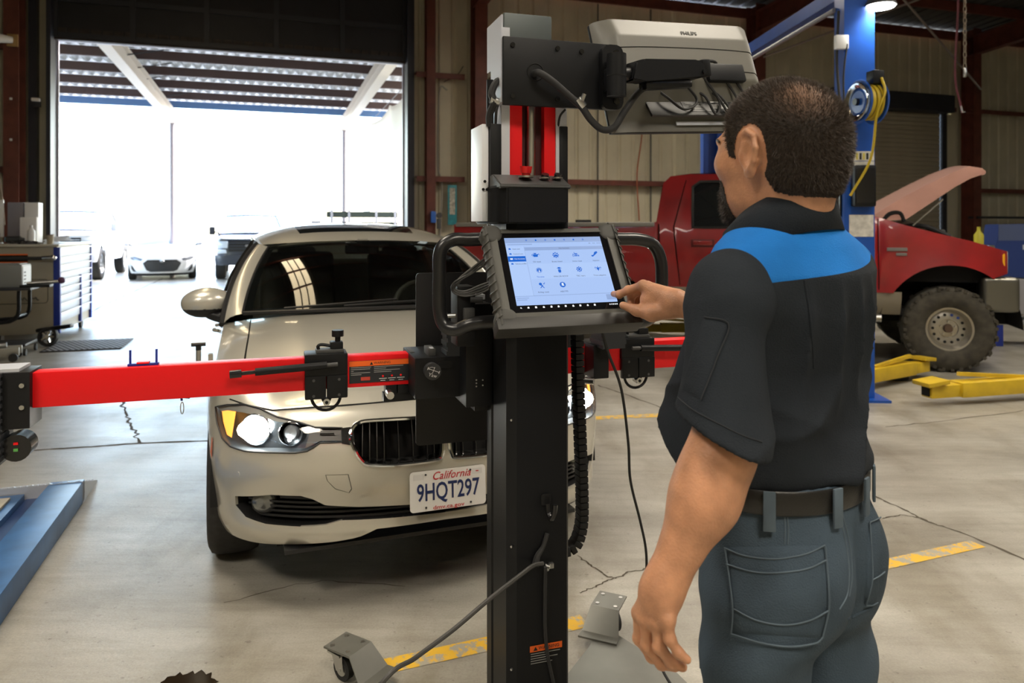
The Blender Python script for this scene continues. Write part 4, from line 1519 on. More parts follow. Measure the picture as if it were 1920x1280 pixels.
def caster(x, y, zt, rz, first):
    s = MB(Matrix.Translation((x, y, 0)) @ Matrix.Rotation(rz, 4, 'Z'))
    c = s.cyl((-.012, 0, .038), (.012, 0, .038), .038, n=24).build('caster', RUB, fr)
    MB(s.mx).cyl((-.014, 0, .038), (.014, 0, .038), .022, n=16).build('caster_hub', STEEL, c)
    for q in (-.018, .018):
        MB(s.mx).add([(q, -.018, .03), (q, .018, .03), (q, .045, .085), (q, -.01, .085)], [(0, 1, 2, 3)]).build('caster_fork', STEEL, c)
    MB(s.mx).box((0, .018, .087), (.06, .06, .006)).build('caster_plate', STEEL, c)
    MB(s.mx).cyl((-.02, 0, .038), (.02, 0, .038), .006, n=8).build('axle', STEEL, c)
    return c


for sg, rz in ((-1, R(35)), (1, R(5))):
    # bent caster bracket: top pad, slope, foot on the base plate
    d = Vector((sg * .654, .752, 0))
    w = Vector((-d.y, d.x, 0)) * .051
    c = Vector((.015 + sg * .463, .505, 0))
    pts = [(c + d * .056, .100), (c - d * .056, .100), (c - d * .112, .034), (c - d * .15, .034)]
    wd = (1, 1, 1.3, 1.35)
    vs = []
    for (p, z), k in zip(pts, wd):
        vs += [p + w * k + Vector((0, 0, z)), p - w * k + Vector((0, 0, z)), p + w * k + Vector((0, 0, z + .006)), p - w * k + Vector((0, 0, z + .006))]
    fs = [(0, 1, 3, 2), (12, 14, 15, 13)]
    for i in range(3):
        a, b = 4 * i, 4 * i + 4
        fs += [(a + 2, a + 3, b + 3, b + 2), (a + 1, a, b, b + 1), (a, a + 2, b + 2, b), (a + 3, a + 1, b + 1, b + 3)]
    br = MB().add(vs, fs).build('caster_bracket', GSTEEL, fr, 0)
    for q in (.035, -.035):
        for e in (-.65, .65):
            pp = c + d * q + w * e + Vector((0, 0, .106))
            MB().cyl(pp, pp + Vector((0, 0, .002)), .007, n=10).build('bracket_screw', STEEL, br)
    caster(c.x + sg * .012, c.y - .01, .1, rz, sg)
caster(-.29, -.30, .1, 0, 0)
caster(.29, -.30, .1, 0, 0)
# ---- hook, strap, hanging cable, sticker on the column
p = ml(1023, 935, cy0)
MB().prism(rrect(.028, .03, .006), 0, .003, basis(p + Vector((0, -.001, 0)), (1, 0, 0), (0, 0, 1))).build('hook_plate', BLKG, fr)
MB().tube([p + Vector((.004, -.003, -.012)), p + Vector((.004, -.010, -.035)), p + Vector((.006, -.025, -.045)), p + Vector((.012, -.032, -.03)), p + Vector((.014, -.034, -.005))], .007, 8, smooth=4).build('cable_hook', BLKG, fr)
flex('strap', [ml(1026, 1000, cy0 - .006), ml(1018, 1025, cy0 - .008), ml(1008, 1042, cy0 - .010), ml(1004, 1060, cy0 - .012)], [.006, .006, .008, .011], RUB, fr)
p, q = ml(1020, 1062, cy0 - .012), ml(1028, 1064, cy0 - .012)
MB().cyl(p, q, .009, n=12).build('cable_clamp', STEEL, fr)
MB().box((p + q) / 2 + Vector((.012, -.005, .006)), (.012, .012, .014), bev=.002).build('clamp_lug', STEEL, fr)
SIGNK = M('label_black', (.01, .01, .01), .4)
p = ml(1024, 1212, cy0 - .0012)
mx = basis(p, (1, 0, 0), (0, 0, 1))
lb = MB(mx).box((0, 0, 0), (.090, .016, .001)).build('warning_sticker', ORANGE, fr)
text_mesh('sticker_text', 'WARNING', .012, SIGNK, lb, mx @ Matrix.Translation((.008, 0, .0008)), extr=.0002)
MB(mx).add([(-.036, -.005, .001), (-.024, -.005, .001), (-.030, .0055, .001)], [(0, 1, 2)]).build('sticker_triangle', SIGNK, lb)
for k, w_ in enumerate((.082, .05, .075, .045, .06)):
    MB(mx).box((-.043 + w_ / 2, -.013 - .0062 * k, .0004), (w_, .0022, .0003)).build('sticker_print', M('dim_print', (.30, .30, .30), .5), lb)
# ---- cross bar assembly
by0, bz0, bz1 = .231, .992, 1.082
MB().box2((-1.26, by0, bz0), (-.275, by0 + .055, bz1), bev=.003).build('bar', RED, fr, label='left half of the red cross bar')
MB().box2((.12, by0, bz0), (1.30, by0 + .055, bz1), bev=.003).build('bar', RED, fr, label='right half of the red cross bar')
# warning plate on the bar
a, b = ml(655, 676, by0 - .001), ml(769, 714, by0 - .001)
lc = (a + b) / 2
lw, lh = b.x - a.x, .064
mx = basis(Vector((lc.x, by0 - .0012, 1.036)), (1, 0, 0), (0, 0, 1))
wp = MB(mx).box((0, 0, 0), (lw, lh, .0012)).build('warning_plate', M('label_dark', (.012, .014, .02), .45), fr)
MB(mx).box((0, lh / 2 - .008, .0008), (lw, .015, .0008)).build('label_band', ORANGE, wp)
text_mesh('label_title', 'WARNING', .010, SIGNK, wp, mx @ Matrix.Translation((.006, lh / 2 - .008, .0014)), extr=.0002)
MB(mx).add([(-.030, lh / 2 - .013, .0014), (-.020, lh / 2 - .013, .0014), (-.025, lh / 2 - .004, .0014)], [(0, 1, 2)]).build('label_triangle', SIGNK, wp)
for k in range(5):
    for sx, w_ in ((-lw / 2 + .004, (.058, .055, .008, .055, .03)[k]), (-lw / 2 + .070, (.085, .035, .075, .05, .0)[k])):
        if w_:
            MB(mx).box((sx + w_ / 2, .013 - .0052 * k, .0009), (w_, .0018, .0003)).build('label_print', M('dim_print', (.30, .30, .30), .5), wp)
for k in range(3):
    q = mx @ Matrix.Translation((.008 + .026 * k, -.018, .0010))
    MB(q).box((0, -.004, 0), (.022, .0015, .0004)).box((0, -.010, 0), (.014, .0015, .0004)).build('label_pictogram', WPRINT, wp)
    MB(q).cyl((0, .003, 0), (0, .003, .0006), .003, n=10).build('label_dot', RED, wp)
MB(mx).box((-.042, -.020, .001), (.026, .010, .0006)).build('label_pictogram', M('label_red', (.5, .05, .03), .5), wp)


def slider(xc, flip):
    """black clamp on the bar with hinge plates, thumb screw, ring and lever"""
    s = MB(Matrix.Translation((xc, 0, 0)))
    w = .118
    b = s.box2((-w / 2, by0 - .014, 1.030), (w / 2, by0 + .07, 1.094), bev=.003).build('bar_clamp', BLK, fr)
    for q in (-1, 1):
        MB(s.mx).box2((q * .001, by0 - .017, .968), (q * w / 2, by0 - .002, 1.034), bev=.004).build('hinge_plate', BLK, b)
        for dz in (.978, 1.022):
            MB(s.mx).cyl((q * .035, by0 - .017, dz), (q * .035, by0 - .019, dz), .004, n=10).build('plate_screw', DGREY, b)
    MB(s.mx).box2((-.028, by0 + .0, 1.094), (.050, by0 + .05, 1.104), bev=.002).build('clamp_pad', DGREY, b)
    MB(s.mx).box2((.012, by0 + .005, 1.104), (.048, by0 + .045, 1.124), bev=.004).build('lever_block', BLK, b)
    MB(s.mx).tube([(.015, by0 + .02, 1.112), (-.012, by0 + .02, 1.117), (-.022, by0 + .02, 1.112), (-.020, by0 + .02, 1.104)], .0045, 8, smooth=4).build('lever', BLK, b)
    MB(s.mx).cyl((.034, by0 + .025, 1.124), (.034, by0 + .025, 1.138), .008, n=12).cyl((.034, by0 + .025, 1.138), (.034, by0 + .025, 1.156), .017, n=10).build('thumb_screw', BLK, b)
    MB(s.mx).tube([(.040 * math.cos(t), by0 + .005, .972 + .040 * math.sin(t)) for t in [R(180 + 15 * i) for i in range(13)]], .0045, 8).build('pull_ring', BLK, b)
    MB(s.mx).cyl((0, by0 - .024, .960), (0, by0 + .01, .960), .010, n=12).build('ring_bolt', STEEL, b)
    MB(s.mx).cyl((0, by0 - .026, .960), (0, by0 - .024, .960), .005, n=6).build('bolt_socket', HOLE, b)
    MB(s.mx).add([(-.016, by0 - .012, .972), (.016, by0 - .012, .972), (.006, by0 - .012, .950), (-.006, by0 - .012, .950)], [(0, 1, 2, 3)]).build('ring_tab', BLK, b)
    f = -1 if flip else 1
    y2 = by0 - .030
    g = MB(s.mx).cyl((-f * .19, y2, 1.058), (f * .0, y2, 1.066), .0105, n=14).build('gas_strut', BLK, b)
    MB(s.mx).cyl((-f * .245, y2, 1.055), (-f * .19, y2, 1.058), .0055, n=10).cyl((-f * .255, y2, 1.055), (-f * .225, y2, 1.0565), .011, n=12).build('strut_rod', BLKG, b)
    MB(s.mx).cyl((f * .0, y2, 1.066), (f * .03, y2, 1.067), .006, n=10).build('strut_eye', DGREY, b)


slider((ml(612, 700, .22)).x, False)
slider((ml(1196, 660, .22)).x, True)
e = MB().box2((1.298, by0 - .02, .945), (1.370, by0 + .08, 1.088), bev=.003).build('bar_end', BLK, fr)
for dz in (1.055, 1.000):
    MB().cyl((1.315, by0 - .02, dz), (1.315, by0 - .026, dz), .006, n=10).build('end_bolt', STEEL, e)
# left end piece with bellows and target wheel
e = MB().box2((-1.330, by0 - .02, .945), (-1.258, by0 + .08, 1.088), bev=.003).build('bar_end', BLK, fr)
for dz in (1.055, 1.000):
    MB().cyl((-1.275, by0 - .02, dz), (-1.275, by0 - .026, dz), .006, n=10).build('end_bolt', STEEL, e)
m = MB()
for k in range(24):
    m.box((-1.352, by0 + .02, .865 + .0095 * k), (.062 + .006 * (k % 2), .10 + .006 * (k % 2), .0095), bev=.0)
m.build('bellows', M('bellows_rubber', (.02, .022, .026), .6), fr, 0)
c0 = Vector((-1.292, by0 + .02, .895))
MB().cyl(c0 + Vector((0, -.028, 0)), c0 + Vector((0, .028, 0)), .034, n=20).build('end_knob', BLKG, fr)
MB().box(c0 + Vector((.0, -.030, .012)), (.010, .003, .006)).build('knob_mark', RED, fr)
MB().box(c0 + Vector((.0, -.030, -.004)), (.010, .003, .007)).build('knob_mark', M('green_mark', (.1, .35, .08), .5), fr)
MB().box2((-1.40, by0 - .01, 1.088), (-1.285, by0 + .08, 1.096)).build('end_cap', PALE, fr)
# yaw box, carriage, joint plates
p0, p1 = ml(778, 672, .12), ml(880, 742, .12)
yb = MB().box2((p0.x, .12, p1.z), (p1.x + .02, .33, p0.z), bev=.003).build('yaw_box', BLK, fr)
k0 = ml(809, 694, .115)
MB().cyl(k0 + Vector((0, .005, 0)), k0 + Vector((0, -.022, 0)), .0225, .0235, 28).build('yaw_knob', M('knob_grey', (.03, .031, .034), .5), yb)
mx = basis(k0 + Vector((0, -.0225, 0)), (1, 0, 0), (0, 0, 1))
text_mesh('knob_text', 'Yaw', .014, WPRINT, yb, mx @ Matrix.Translation((-.001, -.010, .0006)) @ Matrix.Rotation(R(-16), 4, 'Z'), extr=.0003)
rz = Matrix.Rotation(R(-22), 4, 'Z')
MB(mx @ rz).box((0, .004, .0006), (.034, .0016, .0006)).box((-.017, .004, .0006), (.002, .008, .0006)).box((.017, .004, .0006), (.002, .008, .0006)).box((0, .004, .0006), (.0012, .02, .0006)).build('knob_symbol', WPRINT, yb)
MB(mx).tube([(.008 * math.cos(t) - .004, .009 + .004 * math.sin(t), .0006) for t in [R(20 * i) for i in range(12)]], .0006, 4).build('knob_symbol', WPRINT, yb)
a = ml(835, 683, .119)
MB().prism(rrect(.042, .020, .0098), 0, .002, basis(a, (1, 0, 0), (0, 0, 1))).build('slot', HOLE, yb)
a = ml(806, 657, .18)
MB().box(a, (.022, .07, .022), bev=.002).build('level_vial', DGREY, yb)
MB().box(a + Vector((0, -.02, .0115)), (.010, .025, .002)).build('vial_window', PALE, yb)
cg = MB().box2((ml(872, 700, .06).x, .05, .955), (cx0 - .001, .20, 1.24), bev=.003).build('carriage', BLK, fr)
MB().box2((ml(866, 640, .05).x - .004, .06, 1.14), (ml(870, 640, .05).x, .16, 1.20)).build('carriage_flag', PALE, cg)
MB().box2((-.13, .10, .93), (.13, .232, 1.20), bev=.004).build('carriage_back', BLK, cg)
for px, py in ((893, 712), (893, 718), (893, 724), (905, 712), (905, 722)):
    q = ml(px, py, .049)
    MB().cyl(q, q + Vector((0, -.002, 0)), .0022, n=8).build('carriage_screw', STEEL, cg)
MB().box(ml(874, 632, .03), (.014, .02, .020), bev=.003).build('status_lamp', M('red_led', (.7, .03, .04), .3, emit=.6), cg)
b0 = ml(856, 655, .14)
m = MB()
for k in range(9):
    m.box((b0.x, .16, b0.z - .045 + k * .0125), (.058 + (.008 if k % 2 else 0), .075, .0125))
m.build('bellows', M('bellows_rubber', (.02, .022, .026), .6), cg, 0)
jp = MB().box2((ml(771, 690, .2).x, by0 - .012, .985), (ml(780, 690, .2).x, by0 + .07, 1.088), bev=.002).build('joint_plate', DGREY, fr)
lk = MB().box2((ml(722, 740, .2).x, by0 - .0, .944), (ml(800, 740, .2).x, by0 + .04, .968), bev=.002).build('link_arm', BLK, fr)
for px in (735, 757):
    q = ml(px, 725, .22)
    MB().box2((q.x - .016, by0 + .0, .962), (q.x + .016, by0 + .05, .992), bev=.002).build('link_foot', BLK, lk)
q = ml(731, 740, .2)
MB().cyl(q + Vector((0, .03, 0)), q + Vector((0, -.012, 0)), .011, n=12).build('link_bolt', STEEL, lk)
a, b = ml(780, 512, .345), ml(913, 824, .345)
MB().prism(rrect(b.x - a.x + .06, a.z - b.z, .012, cx=(a.x + b.x) / 2 + .03, cy=(a.z + b.z) / 2), -.345, -.351, basis((0, 0, 0), (1, 0, 0), (0, 0, 1))).build('back_panel', PAN, fr)
# right counterpart of the carriage
rb = MB().box2((.10, .08, 1.10), (.18, .20, 1.20), bev=.004).build('motor_box', M('motor_grey', (.035, .04, .055), .45), fr)
q = ml(1150, 640, .12)
m = MB()
for k in range(9):
    m.box((q.x, .16, 1.09 + k * .0125), (.075 + (.008 if k % 2 else 0), .09, .0125))
m.build('bellows', M('bellows_rubber', (.02, .022, .026), .6), fr, 0)
MB().box2((ml(1113, 650, .16).x, .16, .985), (ml(1142, 650, .16).x, .30, 1.09), bev=.004).build('joint_block', BLK, fr)
q = ml(1102, 713, .18)
MB().cyl(q + Vector((-.012, 0, 0)), q + Vector((.012, -.02, 0)), .010, n=12).build('link_bolt', STEEL, fr)
MB().box2((.10, .18, .94), (.19, .25, .965), bev=.002).build('link_arm', BLK, fr)
# ---- drag chain right of the column, each link a part
cp = catmull([ml(1082, 625, .03), ml(1084, 720, .03), ml(1088, 830, .03), ml(1091, 920, .03), ml(1090, 980, .03), ml(1080, 1016, .03), ml(1064, 1029, .03), ml(1046, 1032, .03)], 12)
dist = [0]
for i in range(1, len(cp)):
    dist.append(dist[-1] + (cp[i] - cp[i - 1]).length)
lm = MB().box((0, 0, 0), (.026, .042, .0165), bev=.003)
lme = mesh_from('chain_link', lm.V, lm.F, 40)
ch = MB().tube(cp, .006, 6).build('drag_chain', RUB, fr)
nl = int(dist[-1] / .0185)
for i in range(nl):
    d = (i + .5) * .0185
    k = int(np.searchsorted(dist, d)) - 1
    k = max(0, min(len(cp) - 2, k))
    w = (d - dist[k]) / (dist[k + 1] - dist[k])
    o = link('chain_link', lme, RUB, ch)
    tg = (cp[k + 1] - cp[k]).normalized()
    o.matrix_local = basis(cp[k].lerp(cp[k + 1], w), (0, 1, 0), tg) @ Matrix.Rotation(R(-90), 4, 'X') @ Matrix.Rotation(R(90), 4, 'Z')
# ================================================================== tablet on the desk
tb = thing('tablet', 'rugged grey diagnostic tablet showing blue menu icons, docked on the black frame', 'tablet', TC, rot=TB.to_euler())
SW, SH = .262, .197
TX = Matrix(((1, 0, 0, 0), (0, 0, -1, 0), (0, 1, 0, 0), (0, 0, 0, 1)))    # sheet xy -> tablet xz, sheet z -> towards the viewer


def sb(z=0.0):
    return MB(TX @ Matrix.Translation((0, 0, z)))


TGREY = M('tablet_shell', (.075, .073, .064), .55, bump=.05, bscale=900)
TGRUB = M('tablet_rubber', (.052, .051, .046), .7, bump=.05, bscale=900)
fo = rrect(.352, .272, .022, 6, 0, -.008)
fi = rrect(.300, .232, .006, 4, 0, -.004)
v2, cc = cut_sheet(lerp_poly(fo, .03), [lerp_poly(fi, .03)], .04)
m = sheet_mesh('shell', v2, cc[-1], lambda x, y, d: (x, -.012 + d + .006 * min(1, max(0, (max(abs(x) / .176, abs(y + .008) / .136) - .86) / .14)) ** 2, y), .045)
link('shell', m, TGREY, tb)
sb(.002).prism(rrect(.304, .236, .008, 4, 0, -.004), -.004, .006).build('glass_border', M('black_screen_glass', (.006, .006, .007), .06), tb)
sb(-.04).prism(rrect(.346, .266, .02, 5, 0, -.008), 0, .02).build('back_cover', TGRUB, tb)
# ribbed side grips and corner bumpers
for sg in (-1, 1):
    g = MB()
    ys = [-.142 + .284 * i / 60 for i in range(61)]
    g.grid(lambda y, a: (sg * (.174 + .010 * math.cos(a)), -.0 + .024 * math.sin(a) + .008, y - .008), ys, [R(-95 + 19 * i) for i in range(11)])
    gp = g.build('side_grip', TGRUB, tb, 60)
    for k in range(11):
        y = -.118 + .0235 * k
        MB().tube([(sg * (.174 + .0115 * math.cos(a)), .008 + .0255 * math.sin(a), y - .008 + .004 * math.sin(2 * a)) for a in [R(-92 + 18 * i) for i in range(9)]], .0022, 5).build('grip_rib', TGREY, gp)
    for sy in (-1, 1):
        c = MB(TX)
        cx, cy = sg * .160, sy * .122 - .008
        V_, F_ = nets(lambda P: smax(np.linalg.norm(np.stack([P[..., 0], P[..., 1]], -1), axis=-1) - .029, np.abs(P[..., 2]) - .021, .014), (-.045, -.045, -.035), (.045, .045, .035), .004)
        V_ = V_ + np.array([cx, cy, -.008])
        V_ = np.stack([V_[:, 0], -V_[:, 2], V_[:, 1]], 1)
        cb = link('corner_bumper', np_mesh('corner_bumper', V_, F_), TGRUB, tb)
        for k in range(3):
            a0 = math.atan2(sy, sg) + R(-34 + 34 * k)
            MB(TX).tube([(cx + .0275 * math.cos(a0), cy + .0275 * math.sin(a0), -.028 + z) for z in (0, .012, .030, .040)], .0022, 5).build('bumper_rib', TGREY, cb)
# display
DISP = M('lit_display', (.02, .02, .03), .12, emit=.9, ecol=(.43, .61, 1.0))
dp = sb(.0086).prism([(-SW / 2, -SH / 2), (SW / 2, -SH / 2), (SW / 2, SH / 2), (-SW / 2, SH / 2)], 0, .0002).build('display', DISP, tb, 0)


def uv(u, v):
    return ((u - .5) * SW, (.5 - v) * SH)


UIZ = .0090
UB = M('display_blue', (.005, .01, .03), .2, emit=.8, ecol=(.002, .15, .75))
UD = M('display_shade', (.02, .02, .03), .2, emit=.85, ecol=(.31, .45, .78))
UDK = M('display_text', (.01, .01, .02), .3, emit=.8, ecol=(.05, .08, .17))
UW = M('display_white', (.02, .02, .02), .3, emit=.9, ecol=(.75, .86, 1))
UL = M('display_panel', (.02, .02, .03), .12, emit=.93, ecol=(.45, .63, 1))


def ui_rect(u0, v0, u1, v1, mat, name, z=0.0):
    a, b = uv(u0, v0), uv(u1, v1)
    return sb(UIZ + z).add([(a[0], b[1], 0), (b[0], b[1], 0), (b[0], a[1], 0), (a[0], a[1], 0)], [(0, 1, 2, 3)]).build(name, mat, dp, 0)


ui_rect(.0, .0, 1, .08, UD, 'title_bar')
ui_rect(.185, .15, 1, .20, UD, 'panel_heading')
ui_rect(.0, .13, .18, .87, UL, 'menu_panel')
ui_rect(.0, .283, .178, .365, UB, 'selected_tab', .0001)
ui_rect(.181, .14, .1835, .87, UD, 'divider')
ui_rect(.19, .405, 1, .63, UL, 'icon_band')
ui_rect(.0, .868, 1, .876, UD, 'divider')
ui_rect(.90, .888, .995, .965, UD, 'button')


def ui_text(t, u, v, size, mat, al='CENTER'):
    x, y = uv(u, v)
    text_mesh('screen_text', t, size, mat, dp, TX @ Matrix.Translation((x, y, UIZ + .0003)), al, .00005)


def blob(parts, u, v, name='menu_icon'):
    x, y = uv(u, v)
    m = sb(UIZ + .0002)
    for p in parts:
        if p[0] == 'd':
            m.add([(x + p[1], y + p[2], 0)] + [(x + p[1] + p[3] * math.cos(R(20 * i)), y + p[2] + p[3] * math.sin(R(20 * i)), 0) for i in range(18)], [(0, i + 1, (i + 1) % 18 + 1) for i in range(18)])
        elif p[0] == 'r':
            m.add([(x + p[1] - p[3], y + p[2] - p[4], 0), (x + p[1] + p[3], y + p[2] - p[4], 0), (x + p[1] + p[3], y + p[2] + p[4], 0), (x + p[1] - p[3], y + p[2] + p[4], 0)], [(0, 1, 2, 3)])
        elif p[0] == 'o':
            n = 24
            m.add([(x + p[1] + r_ * math.cos(R(15 * i)), y + p[2] + r_ * math.sin(R(15 * i)), 0) for r_ in (p[3], p[4]) for i in range(n)], [(i, (i + 1) % n, n + (i + 1) % n, n + i) for i in range(n)])
        elif p[0] == 'q':
            m.add([(x + a, y + b, 0) for a, b in p[1]], [tuple(range(len(p[1])))])
    m.build(name, UB, dp, 0)


k = .001
gear = lambda r0, r1: [('o', 0, 0, r0, r1)] + [('r', (r1 + .0006) * math.cos(R(45 * i)), (r1 + .0006) * math.sin(R(45 * i)), .0011, .0011) for i in range(8)]
icons = [([('q', [(-.006, -.005), (.005, -.005), (.006, .003), (-.007, .003)]), ('q', [(.005, -.001), (.010, .004), (.009, .005), (.004, .001)]), ('o', -.0075, .0005, .0017, .003), ('r', -.001, .0045, .002, .0012), ('r', -.001, .006, .004, .0008), ('d', .0105, .001, .0009)], .283, .275, 'Oil reset'),
         (gear(.0058, .0072) + [('r', 0, -.002, .0048, .0022), ('r', -.0025, .0022, .0007, .0016), ('r', 0, .0022, .0007, .0016), ('r', .0025, .0022, .0007, .0016)], .487, .279, 'Brake bleed'),
         ([('r', .001, .003, .0042, .0014), ('r', .001, -.0005, .0042, .0010), ('r', .001, -.0035, .0042, .0012), ('o', -.0068, -.003, .0016, .0027), ('r', -.0068, .001, .0008, .002), ('r', -.003, .005, .0006, .003), ('r', .0075, -.003, .0012, .0024)], .694, .280, 'Immo keys'),
         ([('q', [(-.009, -.006), (-.006, -.008), (.009, .004), (.007, .008)]), ('q', [(-.002, .001), (.001, -.001), (.004, .0055), (.001, .007)]), ('r', -.007, -.005, .0025, .002), ('r', .006, .006, .0028, .0022)], .893, .278, 'Injector'),
         ([('o', 0, 0, .0066, .0076), ('d', 0, 0, .0055)], .286, .502, 'Throttle'), ([('r', 0, .006, .0035, .0016), ('r', 0, .0025, .0030, .001), ('r', 0, -.003, .0038, .0035), ('r', 0, .0045, .0065, .0006), ('r', 0, -.0075, .003, .001)], .491, .503, 'WIN DR ROOF'),
         (gear(.0048, .0064) + [('d', 0, -.0003, .0030), ('r', 0, .0022, .003, .0008)], .694, .504, 'TBC learn'), ([('o', -.0068, .003, .0012, .0022), ('o', .0068, .003, .0012, .0022), ('r', 0, .0025, .0055, .0008), ('d', 0, 0, .0036), ('r', 0, .005, .0008, .0024), ('q', [(-.002, -.002), (.002, -.002), (0, -.0075)]), ('d', -.006, -.003, .0008), ('d', .006, -.003, .0008)], .890, .504, 'Trans adaptive'),
         ([('d', -.0035, .0035, .0040), ('q', [(-.006, -.008), (-.0035, -.008), (.003, 0), (.001, .001)]), ('q', [(.006, -.008), (.0035, -.008), (-.003, 0), (-.001, .001)]), ('d', .0055, .004, .0016), ('r', .0075, .0065, .001, .001)], .283, .724, 'Airbag reset'), ([('d', 0, 0, .0078)], .489, .725, 'ABS/TPS')]
for pt, u, v, tx in icons:
    blob(pt, u, v)
    ui_text(tx, u, v + .10, .0058, UB if tx == 'Throttle' else UDK)
sb(UIZ + .0004).add([uv(.286, .478) + (0,), uv(.292, .53) + (0,), uv(.280, .53) + (0,)], [(0, 1, 2)]).build('icon_mark', UW, dp, 0)
sb(UIZ + .0004).add([uv(.480, .70) + (0,), uv(.498, .70) + (0,), uv(.502, .745) + (0,), uv(.478, .74) + (0,)], [(0, 1, 2, 3)]).build('icon_mark', UW, dp, 0)
for i in range(7):
    blob([('d', 0, 0, .0024), ('r', 0, -.0015, .002, .001)] if i % 2 else [('o', 0, 0, .0013, .0024)], .218 + .0985 * i, .041, 'toolbar_icon')
ui_text('Hot functions', .59, .175, .0052, UDK)
for u0, v0, u1, v1 in ((.02, .018, .06, .03), (.02, .048, .08, .060), (.02, .098, .27, .112), (.86, .095, .88, .115), (.90, .098, .93, .112), (.945, .098, .99, .112), (.012, .895, .13, .905), (.012, .92, .11, .93)):
    ui_rect(u0, v0, u1, v1, UD, 'screen_print', .0002)
for tx, v, mt in (('Auto scan', .174, UDK), ('Control unit', .25, UDK), ('Hot functions', .324, UW), ('Vehicle profile', .40, UDK)):
    ui_text(tx, .062, v, .0050, mt, 'LEFT')
    blob([('r', 0, 0, .003, .0014), ('r', -.0005, .0018, .0018, .001)], .035, v, 'menu_mark') if mt is UDK else ui_rect(.022, .312, .048, .335, UW, 'menu_mark', .0003)
NAVW = M('nav_icon', (.7, .75, .8), .4, emit=.4, ecol=(.7, .8, 1))
for i, u in enumerate((.038, .107, .18, .255, .33, .40, .47, .545, .615, .69, .76)):
    x, y = uv(u, 1.033)
    m = sb(UIZ)
    s_ = .0024
    if i == 0:
        m.add([(x - .003, y, 0), (x, y + .0025, 0), (x, y + .001, 0), (x + .003, y - .002, 0), (x, y - .001, 0), (x, y - .0025, 0)], [(0, 1, 2, 3, 4, 5)])
    else:
        m.add([(x - s_, y - s_, 0), (x + s_, y - s_, 0), (x + s_, y + s_ * (.4 if i % 2 else 1), 0), (x, y + s_ * 1.2, 0), (x - s_, y + s_ * (.4 if i % 2 else 1), 0)], [(0, 1, 2, 3, 4)])
    m.build('nav_icon', NAVW, dp, 0)
for k in range(5):
    x, y = uv(.915 + .018 * k, 1.033)
    sb(UIZ).add([(x - .0016, y - .0018, 0), (x + .0016, y - .0018, 0), (x + .0016, y + .0018, 0), (x - .0016, y + .0018, 0)], [(0, 1, 2, 3)]).build('clock_digit', NAVW, dp, 0)

# ================================================================== monitor on the arm (its back faces the viewer)
MC = Matrix.Translation((.449 * 1.14, 1.952 * 1.14, CAMH + .392 * 1.14)) @ Matrix.Rotation(R(21.8), 4, 'Z') @ Matrix.Rotation(R(-16), 4, 'X') @ Matrix.Rotation(R(-3.6), 4, 'Y')
MC = MC @ Matrix.Scale(1.0, 4)
mo = thing('monitor', 'grey flat computer monitor seen from its back, held up by the black arm', 'monitor', MC.translation, rot=MC.to_euler())
mo.scale = (1.14, 1.14, 1.14)
MSH = M('monitor_shell', (.15, .145, .125), .42, bump=.04, bscale=800)
MW, MH = .50, .30
# the back bulges towards the viewer (-y): rim, upper hump, step down to the port recess
def mback(x, z):
    ex = min(1, (MW / 2 - abs(x)) / .045)
    ez = min(1, (MH / 2 - z) / .05)
    h = .032 * min(ex, 1) ** .6 + .014 * min(1, max(0, ez)) * ex
    if z < -.022:
        h *= max(.12, 1 - ((-.022 - z) / .10) ** .8 * .88)
    return -max(0.0, h) - .006


xs = [-MW / 2 + MW * i / 60 for i in range(61)]
zs = [-MH / 2 + MH * i / 60 for i in range(61)]
MB().grid(lambda x, z: (x, mback(x, z), z), xs, zs).build('back_shell', MSH, mo, 35)
MB().box((0, 0, 0), (MW, .012, MH), bev=.003).build('bezel', BLK, mo)
MB().box((0, .0066, .005), (MW - .02, .001, MH - .03)).build('screen', GLASSK, mo)
for zc in (.068, .006):
    MB().tube([(x, mback(x, zc + .006 * abs(x / .25) ** 3 * -1) - .0004, zc - .010 * abs(x / .25) ** 3) for x in xs[3:-3]], .0011, 5).build('shell_seam', HOLE, mo)
text_mesh('maker_lettering', 'PHILIPS', .016, M('letter_grey', (.05, .05, .045), .4), mo, Matrix.Translation((.02, mback(.02, .11) - .0006, .112)) @ Matrix.Rotation(R(90), 4, 'X') @ Matrix.Rotation(R(-4), 4, 'X'), extr=.0004, bold=.0003)
MR = Matrix.Translation((.035, mback(0, -.078) + .002, -.078)) @ Matrix.Rotation(R(-20), 4, 'X')
MB(MR).box((0, 0, 0), (.36, .008, .088), bev=.003).build('port_recess', M('recess_black', (.012, .012, .012), .5), mo)
lp = MB(MR).box((.01, -.0045, -.004), (.17, .001, .055)).build('rating_label', M('label_grey', (.03, .03, .03), .5), mo)
for k in range(5):
    MB(MR).box((-.04, -.0052, .014 - .009 * k), (.05, .0006, .0032)).build('label_print', M('label_dim', (.17, .17, .16), .5), lp)
MB(MR).box((.04, -.0052, .006), (.05, .0006, .012)).build('label_print', WPRINT, lp)
MB(MR).box((.04, -.0052, -.014), (.055, .0006, .016)).build('label_print', M('barcode', (.35, .35, .34), .5), lp)
MB().box((.09, -.018, -.130), (.30, .003, .010)).build('port_ledge', PALE, mo)
MB().box((.10, -.056, -.005), (.12, .02, .05), bev=.006).build('vesa_mount', BLK, mo)
for k, (a, b, d) in enumerate(((-.10, .0, .06), (.02, .07, .075), (.06, .13, .085), (.07, .16, .08))):
    MB().tube([(a, -.030, -.045), (a + .01, -.045, -.07), ((a + b) / 2, -.05, -.045 - d), (b, -.045, -.075), (b + .005 - .05, -.055, .0), (.075, -.06, .015)], .0035, 7, smooth=7).build('monitor_cable', RUB, mo)
